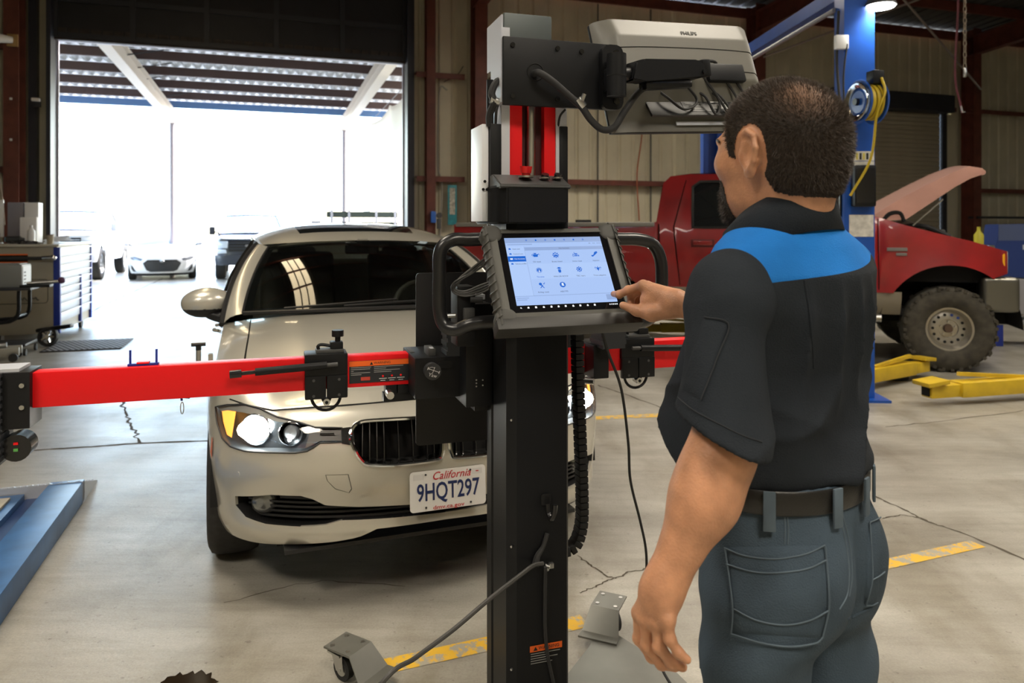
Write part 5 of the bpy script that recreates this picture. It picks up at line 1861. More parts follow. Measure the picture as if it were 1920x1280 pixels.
MB().tube([(.05 + .03 * math.cos(a), -.055 - .006 * math.sin(a * 2), .018 + .012 * math.sin(a)) for a in [i * .5 for i in range(26)]], .004, 7).build('monitor_cable', RUB, mo)
for px, pz in ((-.235, .138), (.235, .138), (-.235, -.138)):
    MB().cyl((px, -.006, pz), (px, -.012, pz), .004, n=8).build('shell_screw', DKST, mo)
# ================================================================== the technician
from mathutils.bvhtree import BVHTree


def at(px, py, Z):
    """point at distance Z in front of the viewer's station"""
    return Vector(((px - PCX) / FPX * Z, Z, CAMH - (py - HORY) / FPX * Z))


def frame_of(P, c, f):
    """coordinates (forward, left, up) about c for a heading f"""
    q = P - np.array(c, np.float32)
    return q[..., 0] * f[0] + q[..., 1] * f[1], -q[..., 0] * f[1] + q[..., 1] * f[0], q[..., 2]


def skin_mat():
    m = M('tanned_skin', (.50, .245, .135), .5, var=.24, scale=22, bump=.16, bscale=240, detail=8)
    b = m.node_tree.nodes['Principled BSDF']
    b.inputs['Subsurface Weight'].default_value = .12
    b.inputs['Subsurface Radius'].default_value = (.9, .35, .2)
    b.inputs['Subsurface Scale'].default_value = .008
    return m


SKIN = skin_mat()
NAVYC = M('dark_navy_cotton', (.0155, .0195, .0255), .85, var=.18, scale=7, bump=.25, bscale=420, spec=.2)
BLUEC = M('bright_blue_cotton', (.012, .155, .50), .85, var=.12, scale=9, bump=.25, bscale=420, spec=.2)
DENIM = M('blue_grey_work_denim', (.052, .076, .104), .85, var=.30, scale=5, bump=.3, bscale=380, spec=.2)
DENIM2 = M('worn_denim_stitch', (.075, .105, .135), .85, var=.2, scale=14)
LEATH = M('black_belt_leather', (.008, .0075, .007), .4, bump=.1, bscale=300)

man = thing('person', 'man in a black and blue work shirt, denim trousers and belt, tapping the tablet', 'person', (.525, 1.36, 0))
man_inv = Matrix.Translation((-.525, -1.36, 0))


def to_man(V_):
    return np.asarray(V_) - np.array([.525, 1.36, 0])


# ---- head
HC = np.array([.486, 1.350, 1.593])
hf = np.array([-.545, .838])
hf = hf / np.linalg.norm(hf)


def hp(a, l, u):
    return (HC[0] + a * hf[0] - l * hf[1], HC[1] + a * hf[1] + l * hf[0], HC[2] + u)


HROT = Matrix(((hf[0], -hf[1], 0), (hf[1], hf[0], 0), (0, 0, 1)))


def sd_head(P):
    a, l, u = frame_of(P, HC, hf)
    Q = np.stack([a, l, u], -1)
    d = sd_ell(Q, (-.012, 0, .022), (.112, .086, .100))
    d = smin(d, sd_ell(Q, (-.05, 0, .004), (.072, .078, .082)), .03)
    d = smin(d, sd_ell(Q, (.052, 0, -.035), (.056, .064, .075)), .035)          # face
    d = smin(d, sd_ell(Q, (.040, 0, -.092), (.058, .056, .042)), .03)           # jaw
    d = smin(d, sd_ell(Q, (.088, 0, -.112), (.020, .026, .024)), .025)          # chin
    d = smin(d, sd_ell(Q, (.093, 0, .022), (.016, .052, .014)), .018)           # brow
    d = smin(d, sd_cap(Q, (.100, 0, .012), (.124, 0, -.028), .008, .013), .012)  # nose
    d = smin(d, sd_ell(Q, (.108, .014, -.034), (.012, .009, .008)), .008)
    d = smin(d, sd_ell(Q, (.108, -.014, -.034), (.012, .009, .008)), .008)
    for s in (1, -1):
        d = smin(d, sd_ell(Q, (.072, s * .044, -.022), (.026, .022, .022)), .025)   # cheekbones
        d = smax(d, -sd_ell(Q, (.108, s * .034, .006), (.016, .017, .010)), .012)   # eye sockets
        d = smin(d, sd_ell(Q, (.090, s * .033, .005), (.012, .013, .012)), .004)    # eyeballs under lids
    d = smin(d, sd_ell(Q, (.106, 0, -.066), (.012, .024, .006)), .008)          # lips
    d = smin(d, sd_ell(Q, (.105, 0, -.078), (.012, .020, .006)), .008)
    d = smax(d, -sd_cap(Q, (.118, -.022, -.072), (.118, .022, -.072), .0022, .0022), .004)
    # neck
    nb = np.array([.508, 1.345, 1.42])
    d = smin(d, sd_cap(P, hp(-.028, 0, -.055), tuple(nb), .064, .068), .035)
    d = smin(d, sd_cap(P, hp(-.075, 0, -.04), (.515, 1.335, 1.44), .040, .042), .04)
    # ears: rim, bowl, lobe
    for s in (1, -1):
        rim = [(-.012, .040), (-.030, .030), (-.036, .008), (-.030, -.014), (-.020, -.028)]
        e = None
        prev = (.000, .036)
        for q in rim:
            c = sd_cap(Q, (prev[0] + .002, s * (.088 + .010 * (-prev[0] / .03)), prev[1] - .012), (q[0] + .002, s * (.088 + .012 * (-q[0] / .03)), q[1] - .012), .0052, .0052)
            e = c if e is None else smin(e, c, .004)
            prev = q
        e = smin(e, sd_ell(Q, (-.010, s * .086, -.010), (.024, .006, .034)), .008)
        e = smin(e, sd_ell(Q, (-.012, s * .089, -.044), (.010, .005, .013)), .010)
        e = smin(e, sd_ell(Q, (.006, s * .087, -.014), (.005, .006, .010)), .006)
        e = smax(e, -sd_ell(Q, (-.007, s * .097, -.012), (.011, .009, .018)), .004)
        d = smin(d, e, .006)
    return d


# ---- arms and hands
SHL = Vector((.372, 1.238, 1.345))
SHR = Vector((.660, 1.480, 1.372))
ELB = at(1355, 850, 1.165)
WRL = at(1252, 1082, 1.150)


def hand_sd(P, wr, kn, fingers, thumb, rr, wr_r=.030):
    d = None
    for k in kn:
        c = sd_cap(P, wr, k, wr_r * .72, rr * 1.25)
        d = c if d is None else smin(d, c, .016)
    for f_ in fingers:
        for i in range(len(f_) - 1):
            r0, r1 = f_[i][1], f_[i + 1][1]
            c = sd_cap(P, f_[i][0], f_[i + 1][0], r0, r1)
            d = smin(d, c, .0055)
        for q, r_ in f_[1:-1]:
            d = smin(d, sd_ell(P, q, (r_ * 1.07,) * 3), .004)
    for i in range(len(thumb) - 1):
        d = smin(d, sd_cap(P, thumb[i][0], thumb[i + 1][0], thumb[i][1], thumb[i + 1][1]), .010)
    return d


LK = [at(1199, 1148, 1.170), at(1212, 1160, 1.150), at(1232, 1166, 1.132), at(1252, 1160, 1.118)]
LF = [[(LK[0], .0105), (at(1199, 1196, 1.176), .0098), (at(1222, 1230, 1.172), .0088), (at(1246, 1242, 1.166), .0074)],
      [(LK[1], .0105), (at(1214, 1210, 1.152), .0098), (at(1240, 1243, 1.148), .0088), (at(1266, 1250, 1.142), .0074)],
      [(LK[2], .0102), (at(1236, 1212, 1.131), .0094), (at(1258, 1242, 1.126), .0084), (at(1280, 1250, 1.122), .0072)],
      [(LK[3], .0092), (at(1256, 1198, 1.114), .0084), (at(1272, 1224, 1.110), .0076), (at(1288, 1236, 1.106), .0066)]]
LT = [(at(1232, 1105, 1.172), .020), (at(1216, 1150, 1.192), .016), (at(1226, 1186, 1.197), .0115), (at(1240, 1212, 1.194), .009)]


def sd_larm(P):
    d = sd_cap(P, SHL, ELB, .052, .047)
    m1 = at(1318, 940, 1.158)
    d = smin(d, sd_cap(P, ELB, m1, .046, .0475), .03)
    d = smin(d, sd_cap(P, m1, WRL, .0475, .0305), .03)
    d = smin(d, sd_ell(P, at(1330, 900, 1.160), (.047, .042, .06)), .03)
    d = smin(d, sd_cap(P, WRL, at(1240, 1110, 1.15), .031, .032), .015)
    d = smin(d, hand_sd(P, at(1240, 1108, 1.15), LK, LF, LT, .0105, .036), .012)
    return d


TIP = TB @ Vector((.455 * SW, -.022, -.425 * SH))
WRR = at(1272, 567, 1.700)
ELR = Vector((.650, 1.600, 1.165))
RK = [at(1206, 535, 1.752), at(1214, 537, 1.775), at(1225, 543, 1.795), at(1236, 552, 1.808)]
RF = [[(RK[0], .0112), (at(1178, 544, 1.785), .0102), (at(1161, 552, 1.803), .0092), (TIP, .0075)],
      [(RK[1], .0112), (at(1184, 553, 1.808), .0102), (at(1182, 575, 1.800), .0092), (at(1196, 584, 1.775), .0080)],
      [(RK[2], .0106), (at(1196, 562, 1.822), .0096), (at(1192, 582, 1.812), .0088), (at(1206, 592, 1.788), .0076)],
      [(RK[3], .0098), (at(1212, 570, 1.828), .0088), (at(1207, 587, 1.820), .0080), (at(1220, 595, 1.800), .0070)]]
RT = [(at(1258, 582, 1.705), .020), (at(1222, 588, 1.718), .0175), (at(1194, 582, 1.742), .0125), (at(1168, 572, 1.768), .0090)]


def sd_rarm(P):
    d = sd_cap(P, SHR, ELR, .052, .045)
    m1 = ELR.lerp(WRR, .4)
    d = smin(d, sd_cap(P, ELR, m1, .045, .044), .03)
    d = smin(d, sd_cap(P, m1, WRR, .044, .0275), .03)
    d = smin(d, hand_sd(P, at(1262, 567, 1.712), RK, RF, RT, .0112, .035), .014)
    d = smin(d, sd_ell(P, at(1228, 562, 1.748), (.036, .030, .024)), .012)
    return d


def box_of(pts, m):
    a = np.array([tuple(p) for p in pts])
    return a.min(0) - m, a.max(0) + m


parts = []
parts.append(nets(sd_head, HC - np.array([.15, .15, .20]), HC + np.array([.15, .15, .15]), .0028))
lo, hi = box_of([ELB + Vector((0, 0, .10)), WRL] + [q for f_ in LF for q, _ in f_] + [q for q, _ in LT], .062)
parts.append(nets(sd_larm, lo, hi, .0026))
lo, hi = box_of([WRR, WRR.lerp(ELR, .55)] + [q for f_ in RF for q, _ in f_] + [q for q, _ in RT], .055)
parts.append(nets(sd_rarm, lo, hi, .0026))
# plain trunk under the clothes keeps head and arms one figure
parts.append(nets(lambda P: smin(smin(sd_cap(P, (.515, 1.348, 1.40), (.51, 1.37, 1.0), .06, .06), sd_cap(P, (.515, 1.348, 1.39), SHL, .05, .04), .05), sd_cap(P, (.515, 1.348, 1.39), SHR, .05, .04), .05), (.25, 1.10, .85), (.80, 1.62, 1.55), .012))
VV, FF, k = [], [], 0
for v, f_ in parts:
    VV.append(v)
    FF.append(f_ + k)
    k += len(v)
HEADV, HEADF = parts[0]
body = link('body', np_mesh('body', to_man(np.concatenate(VV)), np.concatenate(FF)), SKIN, man)

# ---- short hair and beard: thin cap with strands
HAIR = M('dark_brown_hair', (.012, .009, .007), .5, var=.5, scale=300, col2=(.10, .07, .05))
HCAP = M('hair_cap', (.030, .020, .014), .75, var=.35, scale=160, bump=.5, bscale=500)


def cap_crown_mat():
    """hair cap thinning out to skin at the crown"""
    m = bpy.data.materials.new('thinning_hair_cap')
    m.use_nodes = True
    nt = m.node_tree
    N, L = nt.nodes, nt.links
    b = N['Principled BSDF']
    b.inputs['Roughness'].default_value = .7
    tc = N.new('ShaderNodeTexCoord')
    vd = N.new('ShaderNodeVectorMath')
    vd.operation = 'DISTANCE'
    cr = np.array(hp(-.085, .035, .088)) - np.array([.525, 1.36, 0])
    vd.inputs[1].default_value = tuple(cr)
    L.new(tc.outputs['Object'], vd.inputs[0])
    ns = N.new('ShaderNodeTexNoise')
    ns.inputs['Scale'].default_value = 260
    ns.inputs['Detail'].default_value = 4
    L.new(tc.outputs['Object'], ns.inputs['Vector'])
    mr = N.new('ShaderNodeMapRange')
    mr.inputs[1].default_value = .015
    mr.inputs[2].default_value = .085
    L.new(vd.outputs['Value'], mr.inputs[0])
    ad = N.new('ShaderNodeMath')
    ad.inputs[1].default_value = -.28
    L.new(ns.outputs[0], ad.inputs[0])
    a2 = N.new('ShaderNodeMath')
    a2.use_clamp = True
    L.new(mr.outputs[0], a2.inputs[0])
    L.new(ad.outputs[0], a2.inputs[1])
    r = N.new('ShaderNodeValToRGB')
    e = r.color_ramp.elements
    e[0].position, e[0].color = .1, (.17, .085, .045, 1)
    e[1].position, e[1].color = .95, (.028, .019, .013, 1)
    L.new(a2.outputs[0], r.inputs[0])
    L.new(r.outputs[0], b.inputs['Base Color'])
    return m


def hair_mask(V_):
    a, l, u = frame_of(V_, HC, hf)
    al = np.abs(l)
    # lower limit of the hair as a function of how far forward the point is
    low = np.interp(a, [-.12, -.07, -.045, -.035, -.010, .012, .022, .045, .055, .075, .12], [-.092, -.088, -.080, -.058, .018, .022, -.020, -.012, .040, .066, .080])
    m = u - low
    m = np.where((a > .05) & (al < .03), np.minimum(m, u - .072), m)
    er = (np.hypot((a + .008) / .036, (u + .010) / .050) - 1) * .035
    return np.where(al > .06, np.minimum(m, er), m)


def beard_mask(V_):
    a, l, u = frame_of(V_, HC, hf)
    m = np.minimum(a - .064 - .25 * np.maximum(0, u + .10), -.052 - u)
    m = np.minimum(m, .165 + u)
    lip = (np.abs(u + .072) < .010) & (np.abs(l) < .02)
    return np.where(lip, -.02, m)


def normals_of(V_, F_):
    T_ = V_[F_]
    fn = np.cross(T_[:, 2] - T_[:, 0], T_[:, 3] - T_[:, 1])
    n_ = np.zeros_like(V_)
    for i in range(4):
        np.add.at(n_, F_[:, i], fn)
    return n_ / (np.linalg.norm(n_, axis=1)[:, None] + 1e-12)


HN = normals_of(HEADV, HEADF)
rng = np.random.default_rng(7)


def fuzz(name, mask, rise, length, count, capmat, lean, dens=None):
    mv = mask(HEADV)
    fsel = HEADF[(mv[HEADF] > 0).all(1)]
    used = np.unique(fsel)
    ix = -np.ones(len(HEADV), int)
    ix[used] = np.arange(len(used))
    t = np.clip(mv[used] / .018, 0, 1)
    Vc = HEADV[used] + HN[used] * (.0006 + rise * t * (.85 + .3 * rng.random(len(used))))[:, None]
    o = link(name, np_mesh(name, to_man(Vc), ix[fsel]), capmat, man)
    # strands
    T_ = HEADV[fsel]
    ar = np.linalg.norm(np.cross(T_[:, 1] - T_[:, 0], T_[:, 3] - T_[:, 0]), axis=1)
    w = ar / ar.sum()
    if dens is not None:
        w = w * dens(T_.mean(1))
        w /= w.sum()
    pick = rng.choice(len(fsel), count, p=w)
    uu, vv = rng.random((2, count, 1))
    q = T_[pick]
    base = (q[:, 0] * (1 - uu) + q[:, 1] * uu) * (1 - vv) + (q[:, 3] * (1 - uu) + q[:, 2] * uu) * vv
    nn = HN[fsel[pick, 0]]
    tt = np.clip(mask(base) / .02, .25, 1)
    dr = nn + np.array(lean(base)) + rng.normal(0, .28, (count, 3))
    dr /= np.linalg.norm(dr, axis=1)[:, None]
    ln = (length * tt * (.6 + .7 * rng.random(count)))[:, None]
    sd = np.cross(dr, rng.normal(0, 1, (count, 3)))
    sd = sd / (np.linalg.norm(sd, axis=1)[:, None] + 1e-9) * .00055
    b0 = base + nn * .0005
    vs = np.stack([b0 - sd, b0 + sd, b0 + dr * ln], 1).reshape(-1, 3)
    fs = np.arange(count * 3).reshape(-1, 3)
    s_ = link(name + '_strands', np_mesh(name + '_strands', to_man(vs), fs), HAIR, o)
    tag(s_, kind='stuff')
    return o


def lean_hair(b):
    a, l, u = frame_of(b, HC, hf)
    k = np.clip(u / .08, -1, 1)[:, None]
    fwd = np.array([hf[0], hf[1], .0])
    dn = np.array([0, 0, -1.0])
    w_ = np.clip((k + .1) / .8, 0, 1)
    w_ = w_ * w_ * (3 - 2 * w_)
    return w_ * (fwd * .55 + np.array([0, 0, .25])) + (1 - w_) * dn * .8


cr0 = np.array(hp(-.085, .035, .088))
fuzz('hair', hair_mask, .0036, .0125, 60000, cap_crown_mat(), lean_hair, lambda c: .25 + np.clip(np.linalg.norm(c - cr0, axis=1) / .07, 0, 1))
fuzz('beard', beard_mask, .0035, .012, 4200, HCAP, lambda b: np.array([[hf[0] * .3, hf[1] * .3, -.9]]) * np.ones((len(b), 1)))
for s in (1, -1):
    e0 = Vector(hp(.102, s * .022, .020)) - Vector((.525, 1.36, 0))
    e1 = Vector(hp(.100, s * .042, .026)) - Vector((.525, 1.36, 0))
    e2 = Vector(hp(.082, s * .060, .020)) - Vector((.525, 1.36, 0))
    MB().tube([e0, e1, e2], [.004, .005, .002], 6, smooth=4).build('eyebrow', HAIR, man)
    ec = Vector(hp(.1005, s * .034, .005)) - Vector((.525, 1.36, 0))
    MB().ball(ec, (.007, .007, .0042), 12, 8).build('eye', M('eye_white', (.5, .46, .42), .2), man)

# ---- shirt
bf = np.array([-.643, .766])
BC = np.array([.520, 1.362, 0.0])
LEFT = Vector((-bf[1], bf[0], 0))
FWD = Vector((bf[0], bf[1], 0))


def sd_torso(P):
    a, l, u = frame_of(P, BC, bf)
    zk = [.94, .98, 1.03, 1.10, 1.20, 1.30, 1.37, 1.42, 1.47, 1.52]
    A = np.interp(u, zk, [.182, .192, .216, .221, .215, .208, .196, .160, .085, .05])
    B = np.interp(u, zk, [.134, .150, .176, .174, .158, .142, .130, .108, .070, .05])
    O = np.interp(u, zk, [.016, .024, .046, .060, .046, .018, .006, .012, .018, .020])
    th = np.arctan2(l, -(a - O))
    # folds: vertical pleats below the yoke, diagonal drag lines lower down
    back = np.clip(np.cos(th), 0, 1)
    rdg = lambda x: 1 - 2 * np.abs(np.sin(x / 2)) ** .8
    fold = -.009 * rdg(15 * th + 2.5 * np.sin(7 * u)) * np.clip((1.37 - u) / .08, 0, 1) * np.clip((u - 1.12) / .12, 0, 1) * back
    fold += -.010 * rdg(30 * (u + .38 * l) + 3 * np.sin(2.2 * th)) * np.clip((1.22 - u) / .1, 0, 1) * np.clip((u - .95) / .05, 0, 1)
    fold += -.008 * rdg(34 * (u - .5 * l) + 1.3) * np.clip((1.34 - u) / .1, 0, 1) * np.clip((u - 1.05) / .1, 0, 1) * np.clip(np.sin(th), 0, 1)
    r = np.sqrt((l / A) ** 2 + ((a - O) / B) ** 2)
    d = (r - 1) * np.minimum(A, B) * .92 + fold
    d = smin(d, sd_cap(P, Vector((.510, 1.350, 1.388)), SHL + Vector((0, 0, .010)), .074, .056), .05)
    d = smin(d, sd_cap(P, Vector((.515, 1.352, 1.392)), SHR + Vector((0, 0, -.002)), .075, .062), .05)
    d = smin(d, sd_cap(P, (.510, 1.348, 1.35), (.506, 1.350, 1.398), .10, .086), .045)
    d = smax(d, 1.008 - .075 * np.clip(a / .1, 0, 1) - u + .004 * np.sin(5 * th), .012)
    d = smax(d, u - 1.478, .02)
    return d


TV, TF = nets(sd_torso, (.24, 1.06, .93), (.83, 1.66, 1.54), .0055)


def mesh_split(V_, F_, co, no):
    """cut a closed mesh by a plane into (above, below)"""
    out = []
    for inner, outer in ((True, False), (False, True)):
        bm = bmesh.new()
        me = np_mesh('tmp', V_, F_)
        bm.from_mesh(me)
        bmesh.ops.bisect_plane(bm, geom=bm.verts[:] + bm.edges[:] + bm.faces[:], plane_co=co, plane_no=no, clear_inner=inner, clear_outer=outer)
        m2 = bpy.data.meshes.new('shirt')
        bm.to_mesh(m2)
        bm.free()
        bpy.data.meshes.remove(me)
        m2.polygons.foreach_set('use_smooth', [True] * len(m2.polygons))
        out.append(m2)
    return out


yo, lowr = mesh_split(to_man(TV), TF, (0, 0, 1.381), (-.07, -.07, 1))
shirt = link('shirt', lowr, NAVYC, man, 'dark navy lower part of the work shirt')
yoke = link('shirt_yoke', yo, BLUEC, man, 'bright blue yoke across the shoulders')
# yoke seam
TBV = BVHTree.FromPolygons([tuple(v) for v in to_man(TV)], [tuple(f_) for f_ in TF])


def on_surf(bv, px, py, off=.0):
    """where the viewer's ray meets a garment, lifted off by off"""
    d = at(px, py, 1.0) - Vector((0, 0, CAMH))
    o = Vector((0, 0, CAMH)) - Vector((.525, 1.36, 0))
    h, n_, _, _ = bv.ray_cast(o, d.normalized())
    if h is None:
        return None
    return h + n_ * off


# sleeves
HEML = at(1347, 808, 1.172)
NH = Vector((-.40, .12, -.90)).normalized()


def sd_sleeve(P, sh, el, he, nh, r0, r1, side):
    ax = (he - sh).normalized()
    d = sd_cap(P, sh, he + ax * .08, r0, r1)
    d = smin(d, sd_ell(P, sh + Vector((0, 0, -.02)), (r0 * 1.06,) * 3), .03)
    q = P - np.array(tuple(sh), np.float32)
    t = q @ np.array(tuple(ax), np.float32)
    d = d - .006 * (1 - 2 * np.abs(np.sin(15 * t + 9 * (q @ np.array([.8, .3, .2], np.float32)))) ** .8) * np.clip(t / .08, 0, 1) + .003 * np.sin(60 * (q @ np.array([.5, -.6, .5], np.float32)) + 1.0) * np.clip(t / .1, 0, 1)
    pl = (P - np.array(tuple(he), np.float32)) @ np.array(tuple(nh), np.float32)
    d = smax(d, pl, .004)
    return smax(d, -np.maximum(sd_cap(P, sh, el, .058, .058 + .008), -.05 - pl), .004)


def sleeve(sh, el, he, nh, r0, r1, name, lab):
    lo, hi = box_of([sh, he], .12)
    v, f_ = nets(lambda P: sd_sleeve(P, sh, el, he, nh, r0, r1, 1), lo, hi, .005)
    o = link(name, np_mesh(name, to_man(v), f_), NAVYC, man, lab)
    return o, BVHTree.FromPolygons([tuple(q) for q in to_man(v)], [tuple(q) for q in f_])


slv, SBV = sleeve(SHL + Vector((-.004, -.004, .006)), ELB, HEML, NH, .064, .083, 'sleeve', 'left short sleeve in dark navy cotton')
HEMR = SHR.lerp(ELR, .82)
sleeve(SHR + Vector((.0, .006, -.02)), ELR, HEMR, (ELR - SHR).normalized(), .058, .072, 'sleeve', 'right short sleeve in dark navy cotton')
STI = M('navy_stitch', (.018, .021, .026), .9)


def seam(bv, pts, parent, r=.0013, off=.0008, mat=None, name='seam', k=8):
    P_ = []
    for q in catmull([Vector((a, b, 0)) for a, b in pts], k):
        h = on_surf(bv, q.x, q.y, off)
        if h is not None:
            P_.append(h)
    if len(P_) > 2:
        return MB().tube(P_, r, 5).build(name, mat or STI, parent)


def patch(bv, poly, parent, mat, name, off=.003, n=14):
    """sewn-on piece of cloth: four-sided outline (TL, TR, BR, BL) laid on a garment"""
    tl, tr, br, bl = [Vector((*q, 0)) for q in poly]
    vs, ok = [], True
    for i in range(n + 1):
        for j in range(n + 1):
            u, v = i / n, j / n
            q = (tl * (1 - u) + tr * u) * (1 - v) + (bl * (1 - u) + br * u) * v
            e = min(u, 1 - u, v, 1 - v)
            h = on_surf(bv, q.x, q.y, off if e > 0 else .0002)
            if h is None:
                h = vs[-1] if vs else Vector((0, 0, 1))
            vs.append(h)
    fs = [(i * (n + 1) + j, i * (n + 1) + j + 1, (i + 1) * (n + 1) + j + 1, (i + 1) * (n + 1) + j) for i in range(n) for j in range(n)]
    return MB().add(vs, fs).build(name, mat, parent, 60)


patch(SBV, [(1320, 592), (1367, 606), (1316, 752), (1276, 728)], slv, NAVYC, 'sleeve_pocket', .003)
seam(SBV, [(1322, 594), (1366, 608), (1345, 670), (1316, 750)], slv, .0011, .0028)
seam(SBV, [(1272, 745), (1300, 768), (1340, 790), (1390, 815), (1428, 828)], slv, .0011)
seam(TBV, [(1508, 525), (1520, 600), (1525, 690)], shirt, .0018, .0003, NAVYC)
patch(TBV, [(1299, 560), (1307, 562), (1304, 612), (1299, 606)], shirt, WHITE, 'name_patch', .004, 6)
# collar: band folded over, open at the throat
cn = Vector((.503, 1.350, 0))
g = MB(Matrix.Translation((-.525, -1.36, 0)))


def col_pt(th, k):
    # th measured from the back of the neck; k: 0 inner top, 1 fold, 2 mid leaf, 3 leaf edge
    dr = -FWD * math.cos(th) + LEFT * math.sin(th)
    front = (1 - math.cos(th)) / 2
    rad = (.080, .083, .094, .110)[k] + .012 * front * (k > 1) - .004 * front
    z = (1.478, 1.528, 1.506, 1.449)[k] - .075 * front ** 1.2 - (.022 * front ** 2 if k == 3 else 0)
    if k == 0:
        z = 1.46 - .055 * front
    p = cn + FWD * .012 + dr * rad * (1 + .10 * abs(math.sin(th)) * 0)
    return Vector((p.x, p.y, z))


g.grid(lambda th, k: col_pt(th, k), [R(-155 + 310 * i / 48) for i in range(49)], [0, 1, 2, 3])
co = g.build('collar', NAVYC, man, 180)
md = co.modifiers.new('thick', 'SOLIDIFY')
md.thickness = .004

# ---- trousers
PC = np.array([.512, 1.360, 0.0])


def sd_pants(P):
    a, l, u = frame_of(P, PC, bf)
    Q = np.stack([a, l, u], -1)
    zk = [.66, .76, .84, .92, .98, 1.02]
    A = np.interp(u, zk, [.172, .184, .188, .182, .174, .172])
    B = np.interp(u, zk, [.105, .125, .132, .130, .126, .126])
    d = (np.sqrt((l / A) ** 2 + ((a - .006) / B) ** 2) - 1) * .125
    d = smax(d, .72 - u, .06)
    d = smax(d, u - 1.018, .008)
    for s in (1, -1):
        d = smin(d, sd_ell(Q, (-.058, s * .078, .845), (.080, .090, .105)), .04)
        kn_ = (.03 if s > 0 else -.02, s * .105, .48)
        leg = smin(sd_cap(Q, (-.005, s * .092, .80), kn_, .102, .083), sd_cap(Q, kn_, (-.03, s * .11, .06), .083, .074), .04)
        leg = leg + .005 * np.sin(30 * u + 8 * l + 5 * a) * np.clip((.80 - u) / .1, 0, 1)
        leg = smax(leg, .035 - u, .01)
        d = smin(d, leg, .022)
    d = d + .003 * np.sin(45 * (u + .6 * l) + 2 * np.sin(9 * a)) * np.clip((.86 - u) / .06, 0, 1)
    cre = np.exp(-(l / .012) ** 2) * np.clip((.95 - u) / .1, 0, 1) * (a < 0)
    d = d + .006 * cre
    return d


PV, PF = nets(sd_pants, (.26, 1.06, .02), (.82, 1.68, 1.03), .0065)
pants = link('trousers', np_mesh('trousers', to_man(PV), PF), DENIM, man)
PBV = BVHTree.FromPolygons([tuple(v) for v in to_man(PV)], [tuple(f_) for f_ in PF])
pk = patch(PBV, [(1361, 1026), (1544, 1022), (1540, 1196), (1374, 1186)], pants, DENIM, 'back_pocket', .0035, 18)
for pts in ([(1361, 1026), (1400, 1041), (1455, 1047), (1510, 1038), (1544, 1022)], [(1364, 1056), (1410, 1070), (1455, 1073), (1510, 1066), (1546, 1050)], [(1362, 1028), (1371, 1090), (1376, 1140), (1373, 1186)],
            [(1544, 1024), (1550, 1090), (1551, 1140), (1540, 1192)], [(1378, 1140), (1420, 1160), (1470, 1168), (1515, 1160), (1550, 1142)], [(1374, 1186), (1430, 1203), (1480, 1209), (1526, 1202), (1541, 1190)]):
    seam(PBV, pts, pk, .0014, .0042, DENIM2, 'pocket_seam')
pk2 = patch(PBV, [(1628, 980), (1654, 968), (1645, 1128), (1621, 1132)], pants, DENIM, 'back_pocket', .0035, 10)
for pts in ([(1627, 979), (1640, 974), (1655, 966)], [(1627, 979), (1631, 1040), (1632, 1085), (1620, 1132)], [(1632, 1085), (1645, 1078), (1655, 1070)], [(1620, 1132), (1632, 1132), (1642, 1127)]):
    seam(PBV, pts, pk2, .0013, .004, DENIM2, 'pocket_seam')
for pts in ([(1571, 957), (1582, 1000), (1589, 1040), (1592, 1080), (1588, 1115), (1574, 1142)], [(1577, 957), (1588, 1000), (1595, 1040), (1597, 1082), (1592, 1118)], [(1470, 960), (1472, 990), (1471, 1020)], [(1475, 960), (1478, 990), (1477, 1020)],
            [(1298, 1108), (1306, 1150), (1311, 1200), (1314, 1270)], [(1400, 962), (1440, 958), (1500, 947), (1560, 930), (1620, 904)]):
    seam(PBV, pts, pants, .0013, .0004, DENIM2)
seam(PBV, [(1590, 1160), (1610, 1150), (1635, 1138)], pants, .003, -.001, DENIM)
# belt and loops
m = MB(Matrix.Translation((-.525, -1.36, 0)))
ring = []
for i in range(64):
    th = 2 * math.pi * i / 64
    p = Vector((PC[0], PC[1], 0)) + FWD * (.006 + math.cos(th) * .1335) + LEFT * math.sin(th) * .1815
    ring.append(p)
for z in (.982, 1.018):
    pass
vs = [p + Vector((0, 0, z)) for z in (.974, .977, 1.012, 1.015) for p in ring]
c0 = Vector((PC[0], PC[1], 0))
for r_ in (0, 3):
    for i in range(64):
        q = vs[r_ * 64 + i]
        vs[r_ * 64 + i] = c0 + (Vector((q.x, q.y, 0)) - c0) * .985 + Vector((0, 0, q.z))
m.add(vs, [(r_ * 64 + i, r_ * 64 + (i + 1) % 64, (r_ + 1) * 64 + (i + 1) % 64, (r_ + 1) * 64 + i) for r_ in range(3) for i in range(64)])
belt = m.build('belt', LEATH, man, 60)
for th in (R(118), R(160), R(188), R(215), R(60), R(-60)):
    p = Vector((PC[0], PC[1], 0)) + FWD * (.006 + math.cos(th) * .139) + LEFT * math.sin(th) * .187 - Vector((.525, 1.36, 0))
    n_ = (FWD * math.cos(th) / .1335 + LEFT * math.sin(th) / .1815).normalized()
    tx = Vector((-n_.y, n_.x, 0))
    MB(basis(p + Vector((0, 0, .984)), tx, (0, 0, 1))).box((0, 0, 0), (.020, .066, .005), bev=.002).build('belt_loop', DENIM2, pants)
